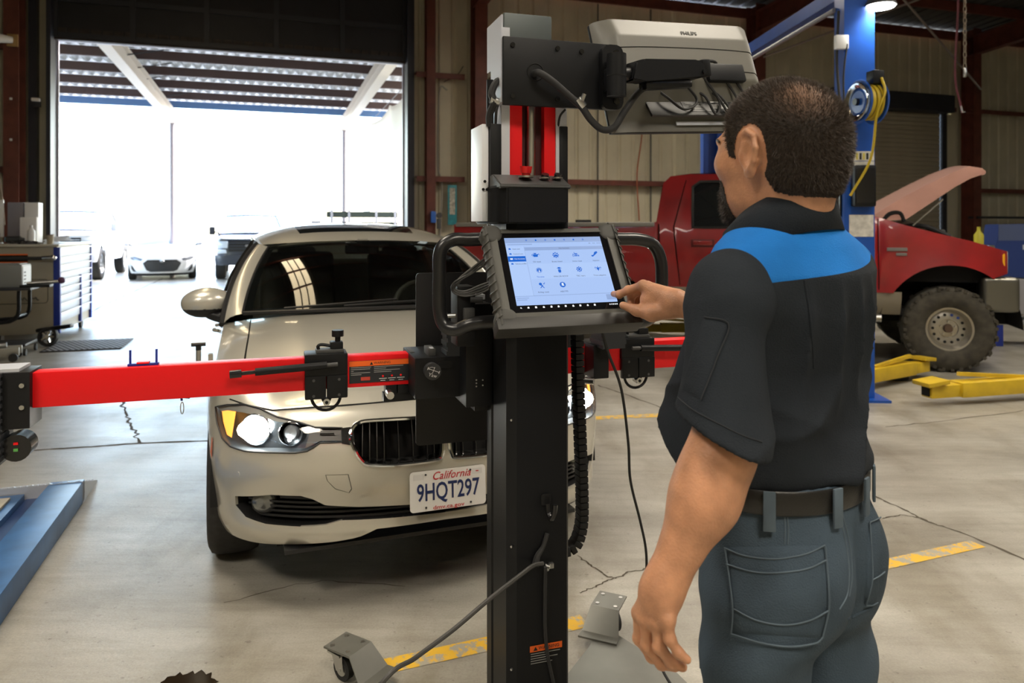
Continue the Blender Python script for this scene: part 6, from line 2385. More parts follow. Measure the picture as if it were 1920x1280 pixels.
# shoes
SHO = M('black_work_shoe', (.012, .012, .012), .5)
for s in (1, -1):
    sx = PC[0] + FWD.x * (-.03) + LEFT.x * s * .11
    sy = PC[1] + FWD.y * (-.03) + LEFT.y * s * .11
    V_, F_ = nets(lambda P: smax(smin(sd_ell(P, (.10, 0, .035), (.13, .05, .055)), sd_ell(P, (-.02, 0, .05), (.085, .046, .07)), .04), -P[..., 2] - .0, .004), (-.14, -.08, -.01), (.26, .08, .15), .007)
    rz = math.atan2(bf[1], bf[0])
    c, s2 = math.cos(rz), math.sin(rz)
    V_ = np.stack([V_[:, 0] * c - V_[:, 1] * s2 + sx, V_[:, 0] * s2 + V_[:, 1] * c + sy, V_[:, 2]], 1)
    link('shoe', np_mesh('shoe', to_man(V_), F_), SHO, man)
# ================================================================== red pickup with its hood up
TH = math.atan2(-.305, .952)
tk = thing('pickup_truck', 'dark red lifted pickup truck with its hood propped open, on the blue lift', 'truck', (4.70, 8.31, 0), TH)
TRED = M('dusty_dark_red_paint', (.27, .008, .010), .33, var=.25, scale=3, coat=.6)
TBEI = M('beige_lower_paint', (.25, .22, .17), .5)
PINK = M('pink_underside', (.50, .26, .20), .6, var=.15, scale=3)  # pale pink for the hood sides, lip and underside


def tside(sg):
    def f_(x, z, d):
        y = .985 - .05 * max(0, (.8 - z) / .4) ** 2 - .03 * max(0, (z - 1.15) / .35) ** 2
        if z > 1.5:
            y = .955 - (z - 1.5) * .40
        if x > .1:
            y -= .10 * ((x - .1) / .45) ** 2
        w = math.hypot(x, z - .45)
        if w < .80 and z < 1.3:
            y += .035 * max(0, 1 - abs(w - .62) / .18)
        return (x, sg * (y - d), z)
    return f_


prof = [(-5.35, .80), (-2.86, .80), (-.62, .79), (-.40, .79), (.2, .79), (.36, .80), (.40, .96), (.52, 1.0), (.52, 1.22), (.42, 1.25), (.18, 1.325), (-.11, 1.40), (-.39, 1.48), (-.69, 1.58), (-.80, 1.60), (-1.05, 1.76), (-1.42, 2.00), (-1.62, 2.05), (-2.57, 2.07), (-2.78, 2.05), (-2.86, 1.97),
        (-2.92, 1.53), (-2.95, 1.50), (-5.35, 1.50)]
prof = lerp_poly(prof, .10)
fa = [(.0 + .62 * math.cos(a), .45 + .63 * math.sin(a)) for a in [R(-40 + 260 * i / 40) for i in range(41)]]
ra = [(-3.53 + .52 * math.cos(a), .45 + .56 * math.sin(a)) for a in [R(-40 + 260 * i / 40) for i in range(41)]]
gl1 = [(-2.52, 1.46), (-1.05, 1.46), (-1.02, 1.62), (-1.45, 1.95), (-1.60, 1.98), (-2.45, 1.98), (-2.53, 1.92)]
gl1 = lerp_poly(gl1, .12)
cabgap = [(-2.905, .80), (-2.885, .80), (-2.885, 1.5), (-2.915, 1.5)]
d1 = [(-.655, .82), (-.645, .82), (-.645, 1.55), (-.655, 1.55)]
d2_ = [(-2.66, .82), (-2.65, .82), (-2.72, 1.46), (-2.60, 2.0), (-2.61, 2.0), (-2.735, 1.46)]
low = lerp_poly([(-5.4, .5), (.0, .5), (.0, .93), (-.45, .815), (-5.4, .815)], .2) if False else None
for sg in (-1, 1):
    fn = tside(sg)
    v2, cc = cut_sheet(prof, [fa, ra, gl1, cabgap, d1, d2_], .11)
    sd = link('side_panel', sheet_mesh('side_panel', v2, cc[-1], fn, .03), TRED, tk)
    link('side_window', sheet_mesh('side_window', v2, cc[2], lambda x, z, d: fn(x, z, .015)), GLASSK, tk)
    MB().tube([fn(x, z, .0) for x, z in gl1], .016, 6, closed=True).build('window_seal', BTRIM, tk)
    for q in (3, 4, 5):
        link('panel_gap', sheet_mesh('panel_gap', v2, cc[q], lambda x, z, d: fn(x, z, .025)), HOLE, sd)
    # beige rocker, running board
    g = MB()
    g.grid(lambda x, q: fn(x, .80 - .24 * q, .0 + .06 * q * q), [-2.98 + (2.98 - .44) * i / 10 for i in range(11)], [0, .3, .6, 1])
    g.build('rocker_panel', TBEI, tk)
    MB().box2((-5.3, sg * .93, .62), (-4.05, sg * .96, .80)).build('rocker_panel', TBEI, tk, 0)
    MB().tube([(-2.7, sg * .92, .52), (-.62, sg * .92, .52)], .045, 10).build('side_step', STEEL, tk)
    for hx in (-2.41, -1.05):
        hb = MB().box(fn(hx, 1.29, -.012), (.21, .025, .055), bev=.012).build('door_handle', TRED, tk)
        MB().box(fn(hx, 1.285, .0), (.25, .012, .085), bev=.005).build('handle_cup', M('dark_red_cup', (.10, .004, .005), .4), hb)
    bd = MB().box(fn(-.48, 1.235, -.004), (.19, .01, .035), bev=.004).build('badge', M('badge_grey', (.17, .16, .15), .4), tk)
    MB().box(fn(-.44, 1.185, -.004), (.10, .01, .028), bev=.004).build('badge_line', M('badge_grey', (.17, .16, .15), .4), bd)
    # head lamp
    hl = MB().box2((.36, sg * .60, 1.00), (.53, sg * .90, 1.225), bev=.02).build('headlight', M('headlight_clear', (.42, .40, .34), .15, .2), tk)
    MB().box2((.37, sg * .86, 1.02), (.50, sg * .915, 1.20), bev=.015).build('turn_signal', M('yellow_amber', (.80, .38, .02), .2), hl)
    # wheel opening liner
    for wx, rr in ((0, .62), (-3.53, .54)):
        mx = Matrix.Translation((wx, sg * .72, .45)) @ Matrix.Rotation(R(90), 4, 'X')
        e_ = .24 * sg
        MB(mx).lathe([(rr + .02, -e_), (rr + .02, e_), (.1, e_)], 20, None, math.pi).build('wheel_liner', HOLE, tk)
# cross members: roof, windscreen, back wall, bed, tailgate
rs = [(-.78, 1.60), (-1.05, 1.77), (-1.42, 2.00), (-1.62, 2.055), (-2.1, 2.085), (-2.57, 2.075), (-2.78, 2.05), (-2.87, 1.95), (-2.92, 1.52)]


def troof(i, q):
    x, z = rs[i]
    w = (.955 - max(0, z - 1.5) * .40)
    return (x, w * q, z + .025 * (1 - q * q) * (1 if 3 < i < 7 else .3))


qs = [-1 + i / 5 for i in range(11)]
MB().grid(troof, range(2, 8), qs).build('roof', TRED, tk)
MB().grid(troof, range(0, 3), qs).build('windshield', GLASSK, tk)
MB().grid(troof, range(7, 9), qs).build('rear_window', GLASSK, tk)
MB().box2((-2.97, -.95, .80), (-2.90, .95, 1.52)).build('bed_front', TRED, tk, 0)
MB().box2((-5.35, -.80, .84), (-2.95, .80, .90)).build('bed_floor', TRED, tk, 0)
MB().box2((-5.38, -.95, .80), (-5.32, .95, 1.5)).build('tailgate', TRED, tk, 0)
for sg in (-1, 1):
    MB().box2((-5.35, sg * .76, 1.47), (-2.94, sg * .985, 1.52), bev=.015).build('bed_rail', M('grey_bed_rail', (.24, .23, .21), .5), tk)
# nose
MB().box2((.30, -.62, 1.0), (.50, .62, 1.28), bev=.03).build('grille', CHROME, tk)
bp = MB()
bp.grid(lambda y, q: (.62 - .18 * abs(y / .98) ** 3 - q[0], y, q[1]), [-.98 + .14 * i for i in range(15)], [(.10, .965), (.0, .955), (-.01, .86), (.0, .78), (.03, .64), (.12, .62)])
bp.build('front_bumper', M('dull_chrome', (.17, .165, .14), .3, .8), tk)
for sg in (-1, 1):
    MB().box2((.29, sg * .70, .62), (.61, sg * .985, .965), bev=.05, seg=4).build('bumper_end', M('dull_chrome', (.17, .165, .14), .3, .8), tk)
MB().box2((-.6, -.85, .55), (.4, .85, .62)).build('chassis', HOLE, tk, 0)
MB().box2((-5.2, -.45, .50), (.3, .45, .62)).build('chassis', HOLE, tk, 0)
MB().box2((-.66, -.86, .8), (-.62, .86, 1.45)).build('firewall', HOLE, tk, 0)
# engine bay
MB().box2((-.6, -.84, .9), (.4, .84, 1.12)).build('engine_bay', HOLE, tk, 0)
MB().ball((-.30, -.35, 1.42), (.16, .13, .12), 16, 10).build('air_cleaner', M('dirty_white', (.45, .42, .36), .5), tk)
MB().box((-.05, -.48, 1.36), (.22, .2, .16), bev=.03).build('battery', DGREY, tk)
MB().tube([(-.55, -.55, 1.42), (-.2, -.6, 1.48), (.1, -.55, 1.36)], .025, 8, smooth=5).build('radiator_hose', RUB, tk)
# raised hood: hinged at the cowl
hd = MB()
edge = [(-.69, 1.575), (-.44, 1.745), (-.15, 1.91), (.08, 2.03), (.22, 2.085), (.34, 2.06)]


def hoodf(i, q):
    x, z = edge[i]
    return (x - .02 * (1 - q * q), q * .78, z + .045 * (1 - q * q))


hd.grid(hoodf, range(6), [-1 + i / 6 for i in range(13)])
ho = hd.build('hood', M('pink_hood_top', (.52, .30, .25), .35, coat=.4), tk, 60)  # hood top slightly lighter pink than its sides
ud = MB()
und = [(-.52, 1.53), (-.36, 1.545), (-.15, 1.70), (.08, 1.87), (.22, 1.955), (.335, 2.00)]
for sg in (-1, 1):
    g = MB()
    g.grid(lambda i, q: Vector((edge[i][0], sg * .785, edge[i][1])) * (1 - q) + Vector((und[i][0], sg * .80, und[i][1])) * q, range(6), [0, .35, .7, 1])
    g.build('hood_side', PINK, ho, 60)
g = MB()
g.grid(lambda i, q: (und[i][0], q * .80, und[i][1] + .03), range(6), [-1, -.5, 0, .5, 1])
g.build('hood_underside', PINK, ho, 60)
MB().tube([(.335, -.79, 2.02), (.345, 0, 2.03), (.335, .79, 2.02)], .03, 8).build('hood_lip', PINK, ho)
MB().cyl((-.30, -.80, 1.48), (-.02, -.78, 1.75), .008, n=6).build('hood_prop', STEEL, ho)
MB().tube([(-.60, -.79, 1.50), (-.52, -.79, 1.60), (-.42, -.79, 1.61), (-.38, -.79, 1.52)], .022, 6, smooth=4).build('hood_hinge', HOLE, ho)
# wheels
RIMM = M('dull_aluminium', (.46, .44, .40), .33, .9)
TYR2 = M('dusty_tyre', (.050, .044, .032), .85, var=.35, scale=14)
for wx in (0, -3.53):
    for sg in (-1, 1):
        mx = Matrix.Translation((wx, sg * .84, .435)) @ Matrix.Rotation(R(90 * -sg), 4, 'X')      # local z points outwards
        wh = MB(mx @ Matrix.Scale(1, 4)).lathe(wheel_profile(.425, .30, .215), 48).build('wheel', TYR2, tk, 60)
        tr = MB(mx)
        for k in range(32):
            tr.mx = mx @ Matrix.Rotation(2 * math.pi * k / 32, 4, 'Z')
            tr.box((.418, 0, .10 * (1 if k % 2 else -1)), (.022, .045, .10))
            tr.box((.405, .02, .135), (.03, .030, .03))
        tag(tr.build('tyre_tread', TYR2, wh, 0), kind='stuff')
        MB(mx).lathe([(.222, .115), (.218, .128), (.200, .125), (.188, .085), (.176, .050), (.150, .062), (.095, .066), (.090, .045), (.001, .045)], 36).build('rim', RIMM, wh, 50)
        for k in range(14):
            a = 2 * math.pi * k / 14
            hx_, hy_ = .140 * math.cos(a), .140 * math.sin(a)
            MB(mx).cyl((hx_, hy_, .062), (hx_, hy_, .0665), .0145, n=12).build('rim_hole', HOLE if k not in (2, 3) else M('blue_peek', (.02, .06, .35), .4), wh)
        MB(mx).cyl((0, 0, .04), (0, 0, .095), .045, .038, 16).build('hub', M('rusty_hub', (.09, .055, .035), .6), wh)
        for k in range(5):
            a = 2 * math.pi * k / 5 + .3
            MB(mx).cyl((.068 * math.cos(a), .068 * math.sin(a), .04), (.068 * math.cos(a), .068 * math.sin(a), .072), .010, n=6).build('lug_nut', STEEL, wh)

# ================================================================== two-post lift
LBLUE = M('lift_blue_paint', (.008, .075, .38), .35, var=.15, scale=4)
LYEL = M('lift_yellow_paint', (.62, .42, .02), .45, var=.15, scale=6)
lf = thing('two_post_lift', 'blue two post car lift with yellow swing arms around the red truck', 'car lift', (2.94, 6.30, 0), 0)


def post(px, py, rz, nm):
    mx = Matrix.Translation((px - 2.94, py - 6.30, 0)) @ Matrix.Rotation(rz, 4, 'Z')
    m = MB(mx)
    # C section open towards the truck
    m.box2((-.125, -.10, 0), (.125, -.07, 3.52)).box2((-.125, -.07, 0), (-.10, .13, 3.52)).box2((.10, -.07, 0), (.125, .13, 3.52)).box2((-.125, .105, 0), (-.06, .13, 3.52)).box2((.06, .105, 0), (.125, .13, 3.52))
    o = m.build('post', LBLUE, lf, 0)
    MB(mx).box2((-.22, -.2, 0), (.22, .22, .02)).build('post_foot', LBLUE, o, 0)
    MB(mx).box2((-.095, -.06, .25), (.095, .16, 1.05)).build('carriage', LBLUE, o, 0)
    return mx, o


lrz = math.atan2(2.71 - 2.94, -(10.0 - 6.3)) + math.pi / 2
m1, po = post(2.94, 6.30, R(-4), 'near')
post(2.71, 10.0, R(176), 'far')
d = Vector((2.71 - 2.94, 3.7, 0))
MB().box((d.x / 2 - .05, d.y / 2, 3.50), (.11, d.length, .12), rot=(0, 0, math.atan2(d.y, d.x) - R(90))).build('overhead_beam', LBLUE, lf, 0)
MB().cyl((-.13, .1, 3.35), (d.x - .13, d.y - .1, 3.35), .022, n=8).build('shutoff_bar', M('grey_pad_bar', (.2, .2, .22), .5), lf)
# stickers, control box, sheet on the near post
PAPER = M('white_sticker', (.62, .60, .55), .6, var=.25, scale=18)
for z0, z1, nm in ((2.02, 2.10, 'sticker'), (1.90, 2.015, 'sticker'), (1.38, 1.565, 'instruction_sheet')):
    MB(m1).box2((-.10 if nm == 'sticker' else -.085, -.104, z0), (.12 if nm == 'sticker' else .115, -.1005, z1)).build(nm, PAPER, po, 0)
for k in range(5):
    MB(m1).box2((-.03 + .028 * k, -.1055, 2.03), (-.012 + .028 * k, -.1045, 2.085)).build('sticker_print', SIGNK if k % 2 else M('sticker_yellow', (.6, .5, .1), .5), po, 0)
MB(m1).box2((-.06, -.1055, 1.94), (-.045, -.1045, 2.0)).build('sticker_print', SIGNK, po, 0)
cb = MB(m1).box2((-.075, -.19, 1.63), (.105, -.10, 1.98), bev=.02).build('control_box', BLK, lf)
MB(m1).box2((-.06, -.194, 1.66), (.09, -.19, 1.95), bev=.001).build('box_cover', BLKG, cb)
MB(m1).box2((-.145, -.05, 1.55), (-.125, .08, 1.80), bev=.008).build('side_box', BLKG, lf)
flex('lift_cable', [(-.16, -.05, 3.3), (-.18, -.06, 2.9), (-.17, -.08, 2.6), (-.14, -.06, 2.4)], .012, RUB, lf)
flex('lift_cable', [(-.12, -.12, 3.0), (-.15, -.12, 2.7), (-.13, -.12, 2.3)], .008, RUB, lf)
MB().box((-.16, -.10, 3.02), (.11, .05, .12), bev=.01).build('junction_box', WHITE, lf)
# swing arms: outer tube, inner tube, pad; angles from the posts
def swing(a, b, w, parent):
    a, b = Vector(a), Vector(b)
    ax = (b - a).normalized()
    mx = basis((a + b) / 2, ax, (0, 0, 1))
    L = (b - a).length
    o = MB(mx).box((-.12 * L, 0, 0), (L * .76, .12, w), bev=.006).build('swing_arm', LYEL, parent)
    MB(mx).box((L * .36, -.005, 0), (L * .28, .10, w * .75), bev=.005).build('arm_extension', LYEL, o)
    MB(mx).box((L / 2 - .04, .07, 0), (.20, .035, w * 1.25), rot=(0, 0, R(-6)), bev=.006).build('arm_pad', LYEL, o)
    MB(mx).box((L / 2 + .012, -.005, 0), (.006, .07, w * .55)).build('arm_mouth', HOLE, o)
    MB(mx).box((-.1 * L, .085, w * .1), (L * .66, .03, .03), rot=(0, 0, R(5))).build('arm_guard', LYEL, o)
    return o


swing((4.55 - 2.94, 6.28 - 6.3, .13), (3.40 - 2.94, 6.02 - 6.3, .12), .15, lf)
swing((3.1 - 2.94, 6.55 - 6.3, .13), (4.02 - 2.94, 7.15 - 6.3, .12), .13, lf)
swing((2.75 - 2.94, 9.80 - 6.3, .13), (1.75 - 2.94, 9.85 - 6.3, .12), .13, lf)
MB().box((3.62 - 2.94, 7.05 - 6.3, .03), (.30, .16, .05), bev=.01).build('arm_shoe', BLK, lf)
# lamp high on the post
t = thing('work_lamp', 'glowing round work lamp at the top of the blue lift post', 'lamp', (3.10, 6.18, 3.32), 0)
MB().lathe([(.04, .10), (.10, .06), (.13, .0), (.125, -.002)], 24).cyl((0, 0, .10), (-.02, .12, .12), .015, n=8).build('shade', DGREY, t)
MB().cyl((0, 0, .005), (0, 0, -.012), .11, n=24).build('bulb_disc', M('work_lamp_glow', (1, .98, .9), .3, emit=30, ecol=(1, .97, .9)), t)
l = ceiling_area(3.10, 6.18, 3.29, 14, .2, .2, (1, .95, .85), 'work_lamp_light')
# hose reel on the right side of the post
hr = thing('hose_reel', 'blue air hose reel with coiled yellow hose on the lift post', 'hose reel', (2.875, 5.97, 2.475), R(-81))
# the drum axis is local y, its front disc faces the viewer's left
for yy, nm in ((-.06, 'reel_disc'), (.085, 'reel_disc')):
    mx = Matrix.Translation((0, yy, 0)) @ Matrix.Rotation(R(90), 4, 'X')
    MB(mx).lathe([(.02, .012), (.09, .010), (.10, .0), (.135, -.004), (.175, .012), (.182, .004), (.17, -.008), (.02, -.008)], 40).build(nm, LBLUE, hr)
MB(Matrix.Translation((0, -.075, 0)) @ Matrix.Rotation(R(90), 4, 'X')).lathe([(.155, .010), (.15, .014), (.118, .004), (.112, .0)], 40).build('reel_ring', CHROME, hr)
HYEL = M('yellow_hose', (.55, .40, .02), .45)
for k in range(6):
    rr = .125 + .012 * (k % 2)
    MB().tube([(rr * math.cos(a), -.045 + .022 * k, rr * math.sin(a)) for a in [i * math.pi / 16 for i in range(32)]], .011, 8, closed=True).build('hose_coil', HYEL, hr)
MB().cyl((0, -.10, 0), (0, .12, 0), .03, n=14).build('reel_hub', BLKG, hr)
MB().box((.05, .05, .19), (.10, .10, .11), bev=.012).build('hose_guide', BLK, hr)
MB().box((-.10, .10, -.02), (.26, .03, .10), bev=.008).build('reel_bracket', LBLUE, hr)
hose_p = [Vector((.10, .07, .18)), Vector((.155, .06, .05)), Vector((.11, .02, -.12))]
hw = hr.matrix_basis.inverted()
MB().tube(hose_p + [hw @ Vector((2.93, 6.00, 2.02)), hw @ Vector((2.80, 6.08, 1.72))], .011, 8, smooth=6).build('hose', HYEL, hr)
# chain and cord hanging from the roof, far right
t = thing('hoist_rope', 'dark red cord with a hook hanging from the roof at right', 'rope', (5.45, 9.0, 2.85), 0)
MB().tube([(.0, 0, 3.2), (.02, 0, 1.5), (-.02, 0, .5), (.05, 0, .1)], .014, 6, smooth=6).build('cord', M('maroon_cord', (.12, .02, .03), .6), t)
MB().tube([(.05, 0, .1), (.07, 0, .02), (.10, 0, .03)], .012, 6).build('hook', STEEL, t)
t = thing('hanging_chain', 'pale chain loop hanging from the roof beside the maroon cord', 'chain', (5.58, 9.05, 3.45), 0)
cl = MB()
for k in range(38):
    cl.mx = Matrix.Translation((0, 0, .07 * k)) @ Matrix.Rotation(R(90 * (k % 2)), 4, 'Z')
    cl.tube([(.018 * math.cos(a), 0, .045 * math.sin(a)) for a in [i * math.pi / 5 for i in range(10)]], .006, 5, closed=True)
tag(cl.build('chain_links', M('pale_chain', (.30, .25, .18), .5), t), kind='stuff')
MB().box((0, 0, -.08), (.035, .035, .12), bev=.01).build('chain_weight', STEEL, t)
# ================================================================== left side of the shop
CABG = M('cabinet_grey_beige', (.33, .30, .235), .45, var=.06, scale=3)
DRW = M('drawer_silver', (.36, .38, .41), .4, .3)
DBLU = M('cabinet_blue_trim', (.012, .035, .30), .4)
cb = thing('tool_cabinet', 'wide grey roller tool cabinet with silver drawers and blue corner trim', 'cabinet', BM @ Vector((.605, -2.42, 0)), BANG)
# local: drawer front faces +x, length runs +y, end panel faces the viewer at y=0
MB().box2((-.75, 0, .12), (-.01, 1.77, 1.22), bev=.006).build('body', CABG, cb)
MB().box2((-.77, -.02, 1.22), (.015, 1.79, 1.25), bev=.006).build('top', M('cabinet_top', (.5, .48, .42), .4), cb)
for y0, y1, z0, z1 in ((-.006, .05, .12, 1.21), (1.72, 1.776, .12, 1.21), (1.10, 1.15, .14, .80)):
    MB().box2((-.05 if y1 < 1 else -.02, y0, z0), (.025, y1, z1), bev=.004).build('corner_trim', DBLU, cb)
zz = 1.20
for i, h in enumerate((.12, .10, .10, .09, .10, .10, .10, .12, .13)):
    cols = ((.06, 1.71),) if i < 4 else ((.06, 1.09), (1.16, 1.71))
    for y0, y1 in cols:
        dr = MB().box2((-.012, y0, zz - h + .008), (.008, y1, zz), bev=.003).build('drawer', DRW, cb)
        MB().box2((.006, y0, zz - .022), (.028, y1, zz - .006), bev=.003).build('drawer_pull', M('bright_aluminium', (.62, .63, .67), .3, .7), dr)
    zz -= h
MB().box2((.006, .95, 1.11), (.012, 1.0, 1.16)).build('lock', STEEL, cb)
sl = MB().box2((-.68, -.006, .99), (-.33, .004, 1.13)).build('vent_slot', HOLE, cb, 0)
MB().box2((-.68, -.010, 1.115), (-.33, -.004, 1.13)).build('slot_strip', ORANGE, sl, 0)
MB().box2((-.68, -.010, 1.02), (-.33, -.004, 1.035)).build('slot_strip', ORANGE, sl, 0)
pg = MB().tube([(x, -.004, z) for x, z in smooth2(rrect(.62, .30, .04, 3, -.42, .66), 1)], .004, 5, closed=True).build('decal_outline', DGREY, cb)
MB().tube([(-.44 + .018 * i, -.005, .565 + .022 * math.sin(i * 1.9) + .03 * (i % 7 == 2)) for i in range(14)], .005, 5, smooth=4).build('decal_script', DGREY, cb)
for x, y in ((-.08, .18), (-.08, 1.55), (-.68, .2), (-.68, 1.55)):
    c = MB().cyl((x - .02, y, .065), (x + .02, y, .065), .065, n=20).build('caster', RUB, cb)
    MB().box((x, y, .115), (.07, .09, .02)).build('caster_yoke', STEEL, c, 0)


def lw(x, y, z):
    return cb.matrix_basis @ Vector((x, y, z))


t = thing('pry_bar', 'long black breaker bar with chrome head held on the cabinet end', 'tool', lw(-.5, -.05, 1.075), BANG)
MB().cyl((-.45, 0, 0), (.34, 0, 0), .022, n=10).build('bar', RUB, t)
MB().cyl((.34, 0, 0), (.44, 0, .005), .03, n=12).ball((.46, 0, .005), .04, 12, 8).build('head', CHROME, t)
WPL = M('white_plastic', (.72, .73, .75), .4)


def bottle(name, lab, x, y, r, h, mat, capm):
    t = thing(name, lab, 'bottle', lw(x, y, 1.25), BANG)
    MB().lathe([(.001, 0), (r, 0), (r, h * .68), (r * .5, h * .82), (r * .35, h * .86), (r * .35, h * .93)], 18).build('vessel', mat, t)
    MB().cyl((0, 0, h * .92), (0, 0, h), r * .42, n=14).build('cap', capm, t)


bottle('spray_bottle', 'white plastic bottle standing near the cabinet corner', -.36, .25, .045, .24, WPL, WPL)
bottle('oil_bottle', 'dark bottle with an orange cap on the tool cabinet', -.70, .10, .04, .20, M('dark_bottle', (.03, .02, .02), .3), ORANGE)
t = thing('paper_cup', 'tan paper cup on the tool cabinet edge', 'cup', lw(-.10, .05, 1.25), BANG)
MB().lathe([(.001, 0), (.034, 0), (.046, .12), (.043, .12), (.032, .006)], 20).build('cup_wall', M('tan_paper', (.45, .40, .30), .6), t)
MB().lathe([(.047, .112), (.048, .122), (.044, .124), (.03, .12)], 20).build('cup_rim', M('brown_lid', (.12, .09, .07), .5), t)
t = thing('paper_pile', 'loose white papers lying on the tool cabinet', 'papers', lw(-.20, .9, 1.262), BANG)
for k, a in enumerate((0, 14, -10)):
    MB().box((-.02 * k, .03 * k, .012 + .02 * k), (.30, .22, .004), rot=(R(6 * k), R(-5), R(a))).build('sheet', M('paper_white', (.78, .78, .80), .6), t, 0)
t = thing('white_monitor', 'white screen panel standing upright at the far left edge', 'monitor', lw(-.80, .45, 1.25), BANG)
MB().box((-.05, 0, .33), (.26, .03, .48), bev=.008).box((-.05, .02, .05), (.06, .05, .12)).build('panel', WPL, t)
MB().box((-.05, .01, .008), (.20, .16, .016), bev=.004).build('stand', WPL, t)
t = thing('grey_case', 'grey and white upright case behind the items on the cabinet', 'case', lw(-.52, .62, 1.25), BANG)
MB().box((-.09, 0, .27), (.18, .22, .54), bev=.01).build('case_body', M('case_grey', (.20, .19, .22), .5), t)
MB().box((.09, 0, .27), (.16, .20, .54), bev=.01).build('case_door', WPL, t)
t = thing('white_box', 'small white box beside the white bottle on the cabinet', 'box', lw(-.42, .42, 1.25), BANG)
MB().box((0, 0, .17), (.19, .14, .34), bev=.004).build('carton', M('carton_white', (.75, .75, .76), .6), t)
MB().box((0, 0, .342), (.17, .12, .006)).build('flap', M('carton_white', (.75, .75, .76), .6), t)
t = thing('impact_gun', 'black air impact gun lying on the tool cabinet', 'tool', lw(-.50, .14, 1.25), BANG)
MB().cyl((-.10, 0, .06), (.05, 0, .06), .042, n=14).cyl((.05, 0, .06), (.10, 0, .06), .03, .02, 14).build('gun_body', M('gun_black', (.03, .032, .035), .4), t)
MB().box((-.05, .03, .03), (.04, .14, .04), rot=(0, 0, R(20)), bev=.01).build('grip', RUB, t)
MB().box((-.11, 0, .06), (.02, .06, .06), bev=.01).build('end_cap', M('steel_blue', (.10, .22, .30), .4), t)
t = thing('rag_heap', 'crumpled dark rag with small parts on the cabinet', 'rag', lw(-.33, .06, 1.25), BANG)
V_, F_ = nets(lambda P: sd_ell(P, (0, 0, .0), (.12, .07, .035)) + .012 * np.sin(60 * P[..., 0] + 3 * np.sin(40 * P[..., 1])), (-.16, -.11, -.002), (.16, .11, .06), .008)
link('cloth', np_mesh('cloth', V_, F_), DKST, t)
MB().cyl((.10, -.03, .015), (.16, -.05, .015), .012, n=10).build('socket', STEEL, t)
# tool cart in front of the cabinet
ct = thing('tool_cart', 'black tubular cart carrying a grey machine, left of the cabinet', 'cart', lw(-.30, -.75, 0), BANG)
for pth in ([(-.3, -.2, .06), (-.25, -.2, .35), (.10, -.2, .42), (.14, -.2, .74)], [(-.3, .2, .06), (-.25, .2, .35), (.10, .2, .42), (.14, .2, .74)]):
    MB().tube(pth, .022, 8, smooth=5).build('frame_tube', BLK, ct)
for z in (.10, .44):
    MB().tube([(.1, -.2, z), (.1, .2, z)], .018, 8).build('cross_tube', BLK, ct)
MB().box((-.05, 0, .76), (.62, .46, .03), bev=.006).build('shelf', DKST, ct)
MB().box((-.1, 0, .12), (.62, .46, .03), bev=.006).build('shelf', DKST, ct)
for x, y in ((-.3, -.2), (-.3, .2), (.2, -.2), (.2, .2)):
    MB().cyl((x - .012, y, .04), (x + .012, y, .04), .04, n=14).build('caster', RUB, ct)
t = thing('machine_box', 'grey metal machine with a white front standing on the black cart', 'machine', lw(-.36, -.75, .775), BANG)
MB().box((0, 0, .13), (.44, .34, .26), bev=.012).build('case', M('machine_grey', (.19, .20, .20), .45), t)
MB().box((.222, 0, .13), (.006, .30, .22)).build('front_plate', M('machine_white', (.55, .57, .58), .4), t)
for k in range(4):
    MB().box((.226, -.08, .05 + .04 * k), (.004, .06, .016)).build('key', DGREY, t)
MB().box((0, 0, .265), (.38, .28, .012), bev=.004).build('lid', M('machine_grey', (.19, .20, .20), .45), t)
t = thing('tray_tools', 'black tray holding a long tool beside the grey machine', 'tray', lw(-.0, -.90, .775), BANG)
MB().box((0, 0, .015), (.30, .16, .03), bev=.006).build('tray', BLK, t)
MB().cyl((-.1, 0, .045), (.22, .05, .06), .018, n=10).build('tool_shaft', STEEL, t)
MB().ball((.24, .052, .07), .04, 12, 8).build('tool_head', M('red_blue_knob', (.12, .05, .12), .4), t)
# floor jack parts and rim in front
jk = thing('floor_jack', 'low silver and black floor jack on small wheels under the cart', 'jack', lw(-.42, -1.25, 0), BANG + R(8))
MB().box((.0, .10, .10), (.70, .04, .09), bev=.01).build('side_plate', M('jack_silver', (.32, .31, .27), .4, .5), jk)
MB().box((.0, -.10, .10), (.70, .04, .09), bev=.01).build('side_plate', M('jack_silver', (.32, .31, .27), .4, .5), jk)
MB().cyl((-.25, 0, .14), (.22, 0, .17), .03, n=12).build('ram', STEEL, jk)
for x in (-.30, .30):
    for y in (-.15, .15):
        MB().cyl((x, y - .02, .045), (x, y + .02, .045), .045, n=16).build('jack_wheel', RUB, jk)
wr = thing('spoked_caster', 'chrome five spoke wheel with a black guard beside the mat', 'wheel', lw(-.04, -.28, 0), BANG - R(15))
mx = Matrix.Translation((0, 0, .12)) @ Matrix.Rotation(R(78), 4, 'X')
MB(mx).lathe([(.085, -.03), (.115, -.03), (.12, 0), (.115, .03), (.085, .03)], 28).build('tyre', RUB, wr)
for k in range(5):
    MB(mx @ Matrix.Rotation(k * 2 * math.pi / 5, 4, 'Z')).box((.05, 0, .012), (.085, .03, .02), bev=.005).build('spoke', CHROME, wr)
MB(mx).cyl((0, 0, -.02), (0, 0, .03), .022, n=12).build('hub', CHROME, wr)
MB().box((.06, .04, .22), (.42, .10, .05), rot=(0, R(-8), 0), bev=.02).build('guard', BLK, wr)
